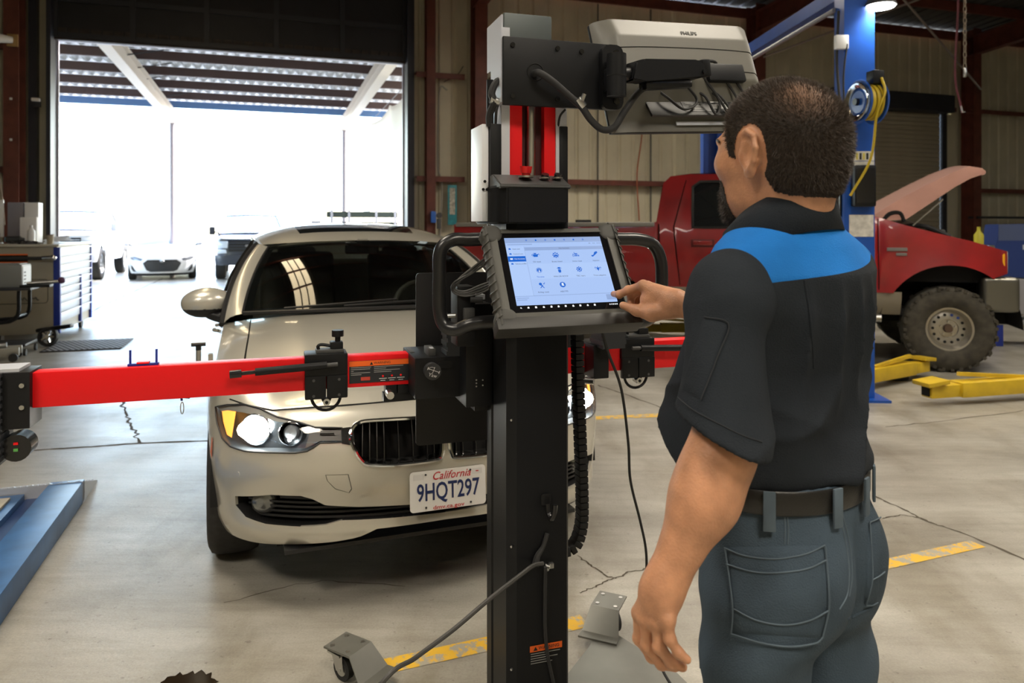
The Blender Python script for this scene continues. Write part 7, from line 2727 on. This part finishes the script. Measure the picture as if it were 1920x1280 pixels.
# mat with holes
mt = thing('floor_mat', 'black rubber floor mat with rows of drain holes below the cabinet', 'mat', BM @ Vector((1.05, -2.9, 0)), BANG)
MB().box2((-.45, -.30, 0), (.40, .55, .012), bev=.003).build('mat_base', RUB, mt)
holes = MB()
for i in range(14):
    for j in range(14):
        holes.box((-.41 + .06 * i + (.03 if j % 2 else 0), -.26 + .06 * j, .0135), (.030, .030, .004), rot=(0, 0, R(45)))
tag(holes.build('mat_holes', M('mat_hole_light', (.45, .47, .5), .6), mt, 0), kind='stuff')
# ================================================================== blue alignment rack at the lower left
rk = thing('alignment_rack', 'low blue steel drive-on rack with a chequered ramp, lower left corner', 'rack', (-2.325, 3.9, 0), R(18.4))
RBLU = M('worn_rack_blue', (.035, .12, .30), .4, var=.35, scale=5)
# local x to the right, y away; right front edge runs towards the viewer
RKX, LEN = .05, 2.2
MB().box2((RKX - .16, -LEN, .0), (RKX, .0, .115), bev=.006).build('side_beam', RBLU, rk)
MB().box2((RKX - .26, -LEN, .0), (RKX - .16, -.05, .055), bev=.004).build('channel', M('rack_dark_blue', (.012, .035, .12), .45), rk)
MB().box2((RKX - 1.0, -LEN, .0), (RKX - .26, -.06, .085), bev=.004).build('deck', RBLU, rk)
MB().box2((RKX - .92, -.75, .085), (RKX - .30, -.14, .100), bev=.003).build('deck_board', M('worn_plywood', (.42, .37, .28), .7, var=.25, scale=9), rk)
CHK = M('bare_tread_plate', (.62, .64, .68), .35, .5)
rp = MB()
rp.add([(RKX - 1.0, -.05, .118), (RKX, -.05, .118), (RKX + .0, .30, .012), (RKX - 1.0, .30, .012), (RKX - 1.0, -.05, 0), (RKX, -.05, 0), (RKX, .30, 0), (RKX - 1.0, .30, 0)], [(0, 1, 2, 3), (1, 5, 6, 2), (3, 2, 6, 7), (0, 4, 5, 1), (0, 3, 7, 4)])
rpo = rp.build('ramp', CHK, rk, 0)
tl_ = MB()
sl_ = math.atan2(-.106, .35)
for i in range(24):
    for j in range(9):
        u, v = RKX - .97 + .041 * i, -.03 + .038 * j
        tl_.box((u, v, .118 - (v + .05) / .35 * .106 + .002), (.024, .007, .004), rot=(sl_, 0, R(45 if (i + j) % 2 else -45)))
tag(tl_.build('tread_bars', CHK, rpo, 0), kind='stuff')
# wheel clamp and target at the sedan's front wheel
wc = thing('wheel_clamp', 'silver wheel clamp with a dotted black target at the sedan front wheel', 'wheel clamp', (-1.335, 3.28, .33), R(20.5))
MB().cyl((-.06, 0, .46), (-.06, 0, .58), .011, n=10).build('clamp_rod', STEEL, wc)
MB().cyl((-.06, 0, .58), (-.06, 0, .60), .012, n=10).tube([(-.09, 0, .605), (-.03, 0, .605)], .009, 8).build('clamp_knob', BLKG, wc)
MB().prism([(-.075, .50), (-.03, .50), (.0, .54), (.0, .62), (-.02, .62), (-.02, .56), (-.05, .54), (-.075, .54)], -.02, .02, basis((0, 0, -.06), (1, 0, 0), (0, 0, 1))).build('clamp_jaw', M('cast_aluminium', (.45, .43, .38), .4, .6), wc)
tb_ = MB().box((-.155, -.03, .44), (.145, .012, .11), rot=(0, R(10), 0), bev=.006).build('target_board', BLK, wc)
for i in range(6):
    for j in range(3):
        x, z = -.215 + .024 * i, .475 - .026 * j
        if j == 1 and 1 < i < 5:
            continue
        z -= (x + .155) * math.tan(R(10))
        MB().cyl((x, -.036, z), (x, -.0375, z), .0085, n=10).build('target_dot', WPRINT, tb_)
# clip and carabiner on the cross bar
cp_ = ml(269, 688, by0 + .03)
cl_ = MB().box((cp_.x, by0 + .03, bz1 + .003), (.075, .02, .006), bev=.001).build('bar_clip', DBLU, fr)
for s in (-.032, .032):
    MB().cyl((cp_.x + s, by0 + .03, bz1), (cp_.x + s, by0 + .03, bz1 + .042), .003, n=6).build('clip_pin', DBLU, cl_)
MB().box((cp_.x, by0 + .028, bz1 + .008), (.03, .02, .004)).build('clip_mark', RED, cl_)
q = ml(340, 742, by0 + .03)
cr_ = MB().tube([(q.x, by0 + .03, bz0), (q.x + .001, by0 + .03, bz0 - .012)], .003, 6).build('tether', DBLU, fr)
MB().tube([(q.x + .002 + .004 * math.cos(a), by0 + .03, bz0 - .032 + .016 * math.sin(a)) for a in [i * math.pi / 8 for i in range(16)]], .0014, 5, closed=True).build('carabiner', STEEL, cr_)
# ================================================================== loose power cables
KAB = M('cable_grey', (.045, .043, .04), .5)


def cable(name, lab, pts, r, mat=KAB, k=8):
    o = MB().tube([Vector(p) for p in pts], r, 8, smooth=k).build(name, mat)
    return tag(o, lab, 'cable')


def mw(px, py, ly):
    return MFR @ ml(px, py, ly)


cable('power_cable', 'grey cable running from the strap on the column down to the left', [mw(1018, 1056, -.116), mw(1000, 1060, -.125), mw(970, 1082, -.14), mw(915, 1125, -.17), mw(850, 1180, -.2), mw(780, 1232, -.24), mw(715, 1282, -.30), (-.45, 1.62, .2), (-.62, 1.5, .006), (-.9, 1.45, .006)], .0055)
cable('signal_cable', 'black cable hanging down the front of the black column from the clamp', [mw(1023, 1062, -.118), mw(1022, 1110, -.112), mw(1022, 1180, -.109), mw(1028, 1235, -.109), mw(1040, 1290, -.110), mw(1050, 1340, -.112), (.06, 1.80, .25)], .0048, RUB)
cable('tablet_cable', 'thin black cable hanging from the tablet desk to the floor by the hand', [mw(1128, 618, -.12), mw(1140, 660, -.08), mw(1165, 730, -.02), mw(1178, 830, .05), mw(1182, 900, .08), mw(1200, 975, .12), mw(1211, 1030, .15), mw(1213, 1090, .18), mw(1218, 1180, .22), (.46, 2.25, .10), (.50, 2.15, .045), (.40, 2.12, .042), (.27, 2.10, .040)], .0042, RUB)
# ================================================================== right and back of the hall
bl = thing('blue_charger', 'blue wheeled shop machine with a sloped panel right of the red truck', 'machine', (6.55, 9.3, 0), R(-10))
MB().prism([(-.62, .85), (.62, .85), (.62, 1.52), (-.50, 1.50)], -.02, .38, basis((0, 0, 0), (1, 0, 0), (0, 0, 1))).build('panel', M('machine_blue', (.02, .05, .22), .4), bl)
MB().box((-.02, -.382, 1.40), (1.0, .004, .20)).build('panel_screen', M('panel_slate', (.09, .12, .24), .3), bl)
for k in range(6):
    MB().box((-.22 + .085 * k + (.06 if k > 3 else 0), -.384, 1.22), (.065, .004, .06)).build('panel_letter', M('panel_white', (.55, .60, .7), .5), bl)
MB().box((.02, -.2, .62), (1.1, .36, .44), bev=.02).build('cabinet', M('machine_pale', (.35, .35, .38), .4), bl)
MB().box((0, -.15, .30), (1.1, .5, .06), bev=.01).build('shelf', M('machine_pale', (.35, .35, .38), .4), bl)
for x in (-.5, .5):
    MB().box((x, -.15, .18), (.08, .45, .36), bev=.01).build('leg', DBLU, bl)
bn = thing('workbench', 'cluttered grey workbench along the far wall on the right', 'workbench', BM @ Vector((18.9, -.75, 0)), BANG)
MB().box((1.2, 0, .92), (3.4, .7, .06), bev=.01).build('bench_top', M('bench_wood', (.16, .12, .08), .7), bn)
for x in (-.4, 1.2, 2.8):
    MB().box((x, 0, .45), (.08, .6, .9)).build('bench_leg', DKST, bn, 0)
MB().box((1.2, .3, 1.7), (3.4, .25, .05)).build('shelf', DKST, bn, 0)
rnd = random.Random(3)
KINDS = [('paint_can', 'can'), ('parts_bottle', 'bottle'), ('parts_carton', 'box')]
cols = [('grey', (.25, .24, .22)), ('tan', (.35, .27, .17)), ('white', (.55, .54, .5)), ('red', (.4, .08, .05)), ('dark', (.05, .05, .05)), ('yellow', (.6, .5, .05)), ('brown', (.18, .10, .05))]
pos = ['at the near end', 'second along', 'third along', 'fourth along', 'fifth along', 'sixth along', 'seventh along']
for i in range(7):
    cn_, cc_ = cols[i]
    kn, ct_ = KINDS[i % 3]
    x = -.25 + .42 * i
    t = thing(kn, '%s %s on the far workbench, %s' % (cn_, kn.replace('_', ' '), pos[i]), ct_, BM @ Vector((18.9 + x, -.80, .95)), BANG)
    mt_ = M('item_' + cn_, cc_, .5)
    h = .20 + .12 * rnd.random()
    if kn == 'parts_carton':
        MB().box((0, 0, h / 2), (.24, .2, h), bev=.005).build('carton_body', mt_, t)
        MB().box((0, 0, h + .003), (.04, .2, .004)).build('tape', M('item_tape', (.4, .33, .2), .4), t)
    else:
        r_ = .07 + .03 * (kn == 'paint_can')
        MB().lathe([(.001, 0), (r_, 0), (r_, h * .75), (r_ * (.5 if kn == 'parts_bottle' else 1), h * .85), (r_ * (.4 if kn == 'parts_bottle' else .9), h * .9), (.001, h * .9)], 18).build('vessel', mt_, t)
        MB().cyl((0, 0, h * .9), (0, 0, h), r_ * .4, n=12).build('lid', DKST, t)
t = thing('yellow_bottle', 'yellow bottle standing behind the red truck fender', 'bottle', (5.72, 9.0, 0), 0)
MB().lathe([(.001, 1.15), (.055, 1.15), (.055, 1.37), (.02, 1.42), (.02, 1.47), (.001, 1.47)], 16).build('vessel', M('bottle_yellow', (.55, .50, .04), .4), t)
MB().cyl((0, 0, 0), (0, 0, 1.15), .03, n=10).build('stand_post', DKST, t)
# bench behind the truck bed with sign, board, black panel
b2 = thing('parts_shelf', 'long shelf against the wall behind the truck bed', 'shelf', BM @ Vector((8.0, -.45, 0)), BANG)
MB().box((1.6, 0, 1.33), (4.2, .45, .04)).build('shelf_board', DKST, b2, 0)
for x in (-.4, 1.6, 3.6):
    MB().box((x, 0, .66), (.05, .42, 1.32)).build('shelf_leg', DKST, b2, 0)
for nm, lab, ct_, x, w, h, mt_ in (('dark_panel', 'square black panel standing on the wall shelf', 'panel', .72, .30, .26, BLK), ('paper_sign', 'white lettered sign card on the wall shelf', 'sign', 1.22, .42, .17, WPL), ('plywood_board', 'orange brown plywood board leaning on the wall shelf', 'board', 1.80, .58, .18, M('orange_plywood', (.42, .20, .07), .7, var=.15, scale=9)),
                             ('parts_box', 'small grey box at the end of the wall shelf', 'box', 2.30, .26, .10, M('box_grey', (.20, .20, .17), .6))):
    t = thing(nm, lab, ct_, BM @ Vector((8.0 + x, -.45, 1.35)), BANG)
    MB().box((0, 0, h / 2), (w, .06, h), bev=.004).build('sheet', mt_, t)
    MB().box((0, .06, h / 4), (.06, .08, h / 2)).build('rear_stay', DKST, t, 0)
    if nm == 'paper_sign':
        for k, w_ in enumerate((.18, .34, .08)):
            MB().box((0, -.031, .135 - .048 * k), (w_, .002, .018)).build('sign_print', DGREY, t, 0)
# small blue hose reel on the red column beyond the frame
t = thing('column_reel', 'small blue reel fixed to the red column left of the calibration frame', 'hose reel', BM @ Vector((6.92, -.68, 2.33)), BANG + R(20))
mx = Matrix.Rotation(R(90), 4, 'Y')
for k in (-.06, .06):
    MB(Matrix.Translation((k, 0, 0)) @ mx).lathe([(.02, .01), (.19, .012), (.20, 0), (.02, -.006)], 28).build('reel_disc', LBLUE, t)
MB(mx).cyl((0, 0, -.055), (0, 0, .055), .13, n=20).build('cord_coil', M('brown_cord', (.10, .07, .05), .7), t)
MB().box((0, .10, 0), (.08, .14, .10)).build('bracket', DKST, t, 0)
# ================================================================== outside: canopy and parked vehicles
WBEAM = M('pale_painted_beam', (.62, .56, .50), .5)
PURL = M('purlin_brown', (.075, .045, .045), .6)
CANS = M('galvanised_roof', (.66, .68, .72), .45, .2)
can = thing('canopy', 'open metal canopy on posts outside the door', 'canopy', (BO[0], BO[1], 0), BANG, kind='structure')
for s_ in (.42, 5.41, -4.6, 10.4):
    m = MB()
    ibeam(m, (s_, .5, 4.83), (s_, 10.85, 4.74), .22, .36, (0, 0, 1))
    m.build('canopy_rafter', WBEAM, can, 0)
    MB().cyl((s_, 10.75, 0), (s_, 10.75, 4.62), .075, n=12).build('canopy_post', M('post_paint', (.30, .27, .30), .5), can)
for k in range(7):
    y = .85 + 1.55 * k
    MB().box2((-7, y - .035, 5.02 - .009 * y), (13, y + .035, 5.22 - .009 * y)).build('canopy_purlin', PURL if k < 6 else M('fascia_blue', (.10, .20, .42), .5), can, 0)
pr = []
for i in range(13):
    pr.append((.914 * i / 12, .028 * math.cos(2 * math.pi * 4 * i / 12)))
n = len(pr)
cvs = [(x, yy, 5.25 + z - .009 * yy) for yy in (.3, 10.45) for x, z in pr]
cme = mesh_from('canopy_sheet', cvs, [(i, i + 1, n + i + 1, n + i) for i in range(n - 1)], 0)
for k in range(22):
    o = link('canopy_sheet', cme, CANS, can)
    o.location.x = -7 + .914 * k
# diagonal stay rods at the left rafter
for k in range(6):
    MB().cyl((.42, 2.2 + 1.25 * k, 4.95), (1.10, 2.2 + 1.25 * k, 5.1), .012, n=6).build('purlin_brace', DKST, can)
# white tarpaulin hanging at the right
tp = thing('tarpaulin', 'torn white tarpaulin hanging under the canopy by the right post', 'tarpaulin', BM @ Vector((5.95, 2.4, 1.5)), BANG)
m = MB()
m.grid(lambda u, v: (.06 * math.sin(9 * u + 5 * v) + .05 * math.sin(17 * u), u * 7.6, (v - 1) * (2.0 + .5 * math.sin(7 * u + 1)) + 3.05 - .22 * abs(math.sin(8 * u))), [i / 30 for i in range(31)], [i / 14 for i in range(15)])
o = m.build('sheet', M('white_tarpaulin', (.78, .77, .74), .6), tp, 60)
md = o.modifiers.new('thick', 'SOLIDIFY')
md.thickness = .006
MB().tube([(0, 0, 3.05), (0, 7.6, 3.05)], .008, 6).build('rope', DKST, tp)
# timber rack by the fence
rkk = thing('stake_rack', 'dark stake-sided rack outside behind the sedan roof', 'rack', BM @ Vector((5.35, 9.2, 0)), BANG)
for z in (1.55, 1.86):
    MB().box((.45, 0, z), (2.1, .05, .18)).build('side_board', M('dark_green_board', (.035, .05, .045), .6), rkk, 0)
for x in (-.45, .05, .85, 1.42):
    MB().box((x, -.04, 1.0), (.07, .04, 2.0)).build('stake', M('stake_lilac', (.42, .42, .50), .5), rkk, 0)
MB().box((-.9, 0, 1.5), (.28, .05, .35)).build('end_board', M('stake_lilac', (.42, .42, .50), .5), rkk, 0)


def far_wheel(t, x, y, r, w, sg):
    mx = Matrix.Translation((x, y, r)) @ Matrix.Rotation(R(90 * sg), 4, 'Y')
    wh = MB(mx).lathe(wheel_profile(r, w, r * .62), 28).build('wheel', TYRE, t, 60)
    MB(mx).lathe([(r * .63, w * .35), (r * .58, w * .42), (r * .5, w * .2), (r * .15, w * .25), (.001, w * .3)], 24).build('rim', STEEL, wh, 60)
    for k in range(5):
        MB(mx @ Matrix.Rotation(k * 2 * math.pi / 5, 4, 'Z')).box((r * .33, 0, w * .3), (r * .5, r * .14, .03), bev=.006).build('rim_spoke', STEEL, wh)


# ---- white sedan, simplified skin wrap
def white_sedan(loc, rz):
    t = thing('white_sedan', 'white sedan with a black hexagonal grille parked outside facing the door', 'car', loc, rz)
    WP = M('white_car_paint', (.78, .79, .82), .3, coat=.8)
    HW = Wrap([(0, 0), (.25, .02), (.45, .07), (.60, .14), (.73, .24), (.815, .37), (.86, .55), (.885, .8), (.895, 1.2), (.90, 2.3), (.89, 3.3), (.86, 3.9), (.78, 4.3), (.4, 4.5), (0, 4.54)],
              ([.17, .22, .3, .45, .55, .64, .70, .75], [.10, .03, .0, .0, .02, .06, .12, .22]), ([.18, .3, .5, .7, .85, .95], [.06, .02, 0, .01, .05, .08]), ([.2, .5, .9, 1.05], [.1, 0, .05, .12]), (.62, 1.05), (4.8, 5.2))
    top = lambda u: lin([0, .3, .8, 1.4, 4.5], [.74, .75, .82, .92, 1.0], HW.xy(u)[1])
    GR = [(-.50, .48), (-.38, .575), (.38, .575), (.50, .48), (.40, .29), (.30, .245), (-.30, .245), (-.40, .29)]
    HLm = [(-.96, .655), (-.80, .665), (-.52, .60), (-.55, .545), (-.80, .555), (-.93, .60)]
    FG = [(-.90, .44), (-.80, .40), (-.70, .26), (-.62, .235), (-.80, .25), (-.90, .32)]
    uw = HW.u_at_y(.86)
    AR = [(uw + .36 * math.cos(a), .32 + .36 * math.sin(a)) for a in [R(-60 + 300 * i / 24) for i in range(25)]]
    us = [-1.8 + 3.6 * i / 60 for i in range(61)]
    v2, cc = cut_sheet([(u, .20) for u in us] + [(u, top(u)) for u in us[::-1]], [lerp_poly(GR, .08), HLm, mir(HLm), FG, mir(FG), AR, mir(AR)], .06)
    link('front_bumper', sheet_mesh('front_bumper', v2, cc[-1], HW, .02), WP, t)
    g = link('grille', sheet_mesh('grille', v2, cc[0], lambda u, z, d: HW(u, z, .03)), BTRIM, t)
    for k in range(6):
        z = .28 + .046 * k
        w = lin([.245, .29, .48, .575], [.30, .40, .49, .38], z)
        MB().tube([HW(-w + 2 * w * i / 10, z, .012) for i in range(11)], .006, 5).build('grille_bar', M('grey_bar', (.10, .10, .11), .4), g)
    for s in (-1, 1):     # emblem: oval with a slanted H
        pass
    p = Vector(HW(0, .535, -.004))
    MB().tube([p + Vector((.055 * math.cos(a), 0, .03 * math.sin(a))) for a in [i * math.pi / 10 for i in range(20)]], .006, 5, closed=True).tube([p + Vector((-.022, 0, -.02)), p + Vector((-.012, 0, .02))], .007, 5).tube([p + Vector((.012, 0, -.02)), p + Vector((.022, 0, .02))], .007, 5).tube([p + Vector((-.016, 0, -.003)), p + Vector((.016, 0, .003))], .006, 5).build('emblem', CHROME, g)
    for i in (1, 2):
        link('headlight', sheet_mesh('headlight', v2, cc[i], lambda u, z, d: HW(u, z, .006)), M('far_headlight', (.16, .17, .19), .2, .3), t)
        link('fog_intake', sheet_mesh('fog_intake', v2, cc[i + 2], lambda u, z, d: HW(u, z, .02)), BTRIM, t)
    MB().grid(lambda u, q: HW(u, .20 - .07 * q, .03 + .05 * q), [-.9 + .09 * i for i in range(21)], [0, 1]).build('chin_lip', BTRIM, t)
    tp_ = lambda u: Vector(HW(u, top(u)))
    u1, u2 = HW.u_at_y(.5), HW.u_at_y(1.45)
    e2 = tp_(u2)
    hf_ = coons(lambda a: tp_((2 * a - 1) * u1), lambda a: Vector(((2 * a - 1) * e2.x, e2.y - .25 * (1 - (2 * a - 1) ** 2), e2.z + .06 * (1 - abs(2 * a - 1) ** 2.4))), lambda s: tp_(-(u1 + (u2 - u1) * s)), lambda s: tp_(u1 + (u2 - u1) * s), lambda a, s: (0, 0, .03 * math.sin(math.pi * s) * (1 - (2 * a - 1) ** 2)))
    gr = [i / 14 for i in range(15)]
    MB().grid(hf_, gr, gr).build('hood', WP, t)
    wb = qcurve((-.74, 1.42, .95), (0, 1.20, .985), (.74, 1.42, .95))
    wt = qcurve((-.56, 2.15, 1.36), (0, 2.03, 1.41), (.56, 2.15, 1.36))
    MB().grid(coons(wb, wt, qcurve((-.74, 1.42, .95), (-.67, 1.8, 1.17), (-.56, 2.15, 1.36)), qcurve((.74, 1.42, .95), (.67, 1.8, 1.17), (.56, 2.15, 1.36))), gr, gr).build('windshield', M('sky_lit_glass', (.10, .13, .16), .03, coat=1), t)
    rb = qcurve((-.58, 3.3, 1.36), (0, 3.4, 1.40), (.58, 3.3, 1.36))
    MB().grid(coons(wt, rb, qcurve((-.56, 2.15, 1.36), (-.60, 2.7, 1.40), (-.58, 3.3, 1.36)), qcurve((.56, 2.15, 1.36), (.60, 2.7, 1.40), (.58, 3.3, 1.36)), lambda a, s: (0, 0, .04 * math.sin(math.pi * s) * (1 - (2 * a - 1) ** 4))), gr, gr).build('roof', WP, t)
    MB().grid(coons(rb, qcurve((-.66, 4.1, 1.03), (0, 4.2, 1.05), (.66, 4.1, 1.03)), qcurve((-.58, 3.3, 1.36), (-.64, 3.7, 1.22), (-.66, 4.1, 1.03)), qcurve((.58, 3.3, 1.36), (.64, 3.7, 1.22), (.66, 4.1, 1.03))), gr, gr).build('rear_window', GLASSK, t)
    for s in (-1, 1):
        MB().grid(lambda u, q: HW(s * u, .2 + (top(u) - .2) * q), [1.8 + (HW.L - 1.8) * i / 40 for i in range(41)], [i / 8 for i in range(9)]).build('side_panel', WP, t)
        low_ = [(s * .85, 1.45, .93), (s * .85, 2.4, .96), (s * .84, 3.3, .99), (s * .80, 4.0, 1.02)]
        up_ = [(s * .74, 1.42, .95), (s * .59, 2.2, 1.36), (s * .60, 3.2, 1.35), (s * .68, 4.0, 1.05)]
        MB().grid(lambda i, q: Vector(low_[i]) * (1 - q) + Vector(up_[i]) * q, range(4), [0, .5, 1]).build('side_window', GLASSK, t)
        MB().tube([up_[0], (s * .67, 1.8, 1.17), up_[1], (s * .62, 2.7, 1.385), up_[2], up_[3]], .03, 8, smooth=4).build('roof_pillar', WP, t)
        mo_ = MB().ball((s * .97, 1.62, 1.0), (.10, .06, .065), 14, 8).build('side_mirror', WP, t)
        MB().tube([(s * .84, 1.55, .94), (s * .93, 1.60, .97)], .025, 6).build('mirror_arm', BTRIM, mo_)
        for y in (.86, 3.55):
            far_wheel(t, s * .78, y, .32, .21, s)
    MB().grid(lambda y, q: (q * .84, y, .95 + .02 * y / 4), [3.9, 4.2, 4.5], [-1, 0, 1]).build('boot_lid', WP, t)
    MB().box2((-.6, .2, .2), (.6, 4.3, .28)).build('underbody', HOLE, t, 0)
    MB().box2((-.78, .5, .45), (.78, 1.3, .74)).build('engine_block', HOLE, t, 0)
    return t


white_sedan((-9.72, 20.4, 0), R(24))


def far_pickup(name, lab, loc, rz, paint, lift, trim, grille, glassm, full=True):
    """full-size pickup seen from the front, y runs back from the nose"""
    t = thing(name, lab, 'truck', loc, rz)
    z0 = lift
    w = .96
    PW = Wrap([(0, 0), (.4, .02), (.7, .07), (.86, .17), (.93, .35), (.955, .7), (.96, 1.4), (.96, 3.5), (.95, 5.2), (.85, 5.4), (0, 5.45)], ([.4, .6, 1.0, 1.2], [.03, 0, .02, .10]), ([.4, .6, 1.0, 1.3], [.03, 0, 0, .05]), ([.4, 1.2], [0, 0]), (.7, 1.0), (6, 6.2))
    b = lambda u, z, d=0: tuple(Vector(PW(u, z, d)) + Vector((0, 0, z0)))
    us = [-6.0 + 12.0 * i / 120 for i in range(121)]
    ars = []
    for y in (.95, 4.45):
        uw = PW.u_at_y(y)
        A_ = [(uw + .47 * math.cos(a), .42 + .47 * math.sin(a)) for a in [R(-40 + 260 * i / 24) for i in range(25)]]
        ars += [A_, mir(A_)]
    tz = lambda u: lin([0, .4, 1.6, 5.5], [1.14, 1.17, 1.24, 1.26], PW.xy(u)[1])
    G = lerp_poly([(-.62, .78), (-.62, 1.08), (.62, 1.08), (.62, .78)], .1)
    Hh = [(-.95, .88), (-.95, 1.07), (-.64, 1.07), (-.64, .88)]
    H2 = [(-.95, .72), (-.95, .84), (-.68, .84), (-.66, .74)]
    Bm = lerp_poly([(-.98, .42), (-.98, .68), (.98, .68), (.98, .42)], .1)
    v2, cc = cut_sheet([(u, .40) for u in us] + [(u, tz(u)) for u in us[::-1]], [Bm, G, Hh, mir(Hh), H2, mir(H2)] + ars, .09)
    link('body', sheet_mesh('body', v2, cc[-1], b, .03), paint, t)
    link('front_bumper', sheet_mesh('front_bumper', v2, cc[0], lambda u, z, d: b(u, z, -.08 + d), .08), trim, t)
    g = link('grille', sheet_mesh('grille', v2, cc[1], lambda u, z, d: b(u, z, .03)), grille, t)
    for k in range(3):
        MB().box((0, b(0, .9)[1] + .01, .86 + .08 * k + z0), (1.2, .03, .022)).build('grille_bar', trim, g)
    MB().box((0, b(0, .9)[1] - .005, .945 + z0), (.34, .02, .07), bev=.01).build('grille_badge', M('dim_chrome', (.3, .3, .32), .3, .8), g)
    for i in (2, 3, 4, 5):
        link('headlight', sheet_mesh('headlight', v2, cc[i], lambda u, z, d: b(u, z, -.005), .02), M('pale_headlight', (.50, .54, .60), .2), t)
    e = [(0, .28, 1.15), (0, .9, 1.21), (0, 1.55, 1.26)]
    MB().grid(lambda i, q: (q * .93, (.12 + .20 * q * q) * (1 - i / 6) + 1.6 * i / 6, tz(.0) + .11 * i / 6 + .03 * (1 - q ** 4) + z0), range(7), [-1 + i / 5 for i in range(11)]).build('hood', paint, t)
    # cab
    sec = [(1.55, 1.26, .90), (2.15, 1.80, .72), (2.45, 1.86, .70), (3.55, 1.86, .70), (3.75, 1.80, .72), (3.85, 1.26, .90)]
    P_ = lambda i, q: (sec[i][2] * q, sec[i][0] - .12 * (1 - q * q) * (i == 0), sec[i][1] + z0 + .03 * (1 - q * q))
    qs_ = [-1, -.6, -.2, .2, .6, 1]
    MB().grid(P_, (0, 1), qs_).build('windshield', glassm, t)
    MB().tube([P_(0, q) for q in qs_] + [P_(1, q) for q in qs_[::-1]], .028, 6, closed=True).build('windshield_seal', DGREY, t)
    MB().grid(P_, (1, 2, 3, 4), qs_).build('roof', paint, t)
    MB().grid(P_, (4, 5), qs_).build('rear_window', glassm, t)
    for s in (-1, 1):
        MB().add([Vector((s * sec[i][2], sec[i][0], sec[i][1] + z0)) for i in range(6)], [tuple(range(6))]).build('side_window', glassm, t, 0)
        MB().tube([(s * .91, 1.53, 1.27 + z0), (s * .73, 2.15, 1.81 + z0), (s * .71, 2.45, 1.87 + z0), (s * .71, 3.6, 1.86 + z0), (s * .91, 3.85, 1.27 + z0)], .035, 6).build('cab_pillar', paint, t)
        mr = MB().box((s * 1.10, 1.80, 1.36 + z0), (.16, .09, .24), bev=.03).build('side_mirror', trim, t)
        MB().tube([(s * .90, 1.75, 1.30 + z0), (s * 1.05, 1.80, 1.33 + z0)], .02, 6).build('mirror_arm', trim, mr)
        for y in (.95, 4.45):
            far_wheel(t, s * .83, y, .40 + .05 * (lift > .1), .29, s)
            MB(Matrix.Translation((s * .72, y, .42 + z0)) @ Matrix.Rotation(R(90), 4, 'Y') @ Matrix.Rotation(R(90), 4, 'Z')).lathe([(.46, -.2), (.46, .2)], 16, None, math.pi).build('wheel_liner', HOLE, t)
    for x, y in ((-.4, 2.6), (.4, 2.6)):
        MB().box((x, y, 1.45 + z0), (.3, .12, .26), bev=.06).build('headrest', DGREY, t)
    MB().box2((-.75, .3, .45 + z0), (.75, 5.3, .6 + z0)).build('chassis', HOLE, t, 0)
    return t


SEEG = glass_mat('pale_vehicle_glass', (.30, .38, .44))
far_pickup('white_pickup', 'white lifted pickup truck parked outside at the left door edge', (-12.24, 19.64, 0), R(18.3), M('white_truck_paint', (.50, .52, .56), .35, coat=.6), .12, M('white_trim', (.45, .47, .52), .4), BTRIM, SEEG)
far_pickup('black_pickup', 'black pickup truck with pale headlights parked outside behind the sedan', (-7.30, 20.6, 0), R(20), M('black_blue_paint', (.022, .028, .045), .3, coat=.8), .02, M('dark_blue_trim', (.03, .035, .05), .4), BTRIM, SEEG)
# far fence with posts and a low building line
fn_ = thing('boundary_fence', 'pale boundary fence with thin posts far beyond the parked cars', 'fence', BM @ Vector((-30, 24, 0)), BANG)
for k in range(24):
    MB().cyl((3.0 * k, 0, 0), (3.0 * k, 0, 2.6), .04, n=6).build('fence_post', M('pale_fence', (.7, .7, .72), .5), fn_)
for z in (.4, 1.6, 2.5):
    MB().cyl((0, 0, z), (69, 0, z), .025, n=6).build('fence_rail', M('pale_fence', (.7, .7, .72), .5), fn_)
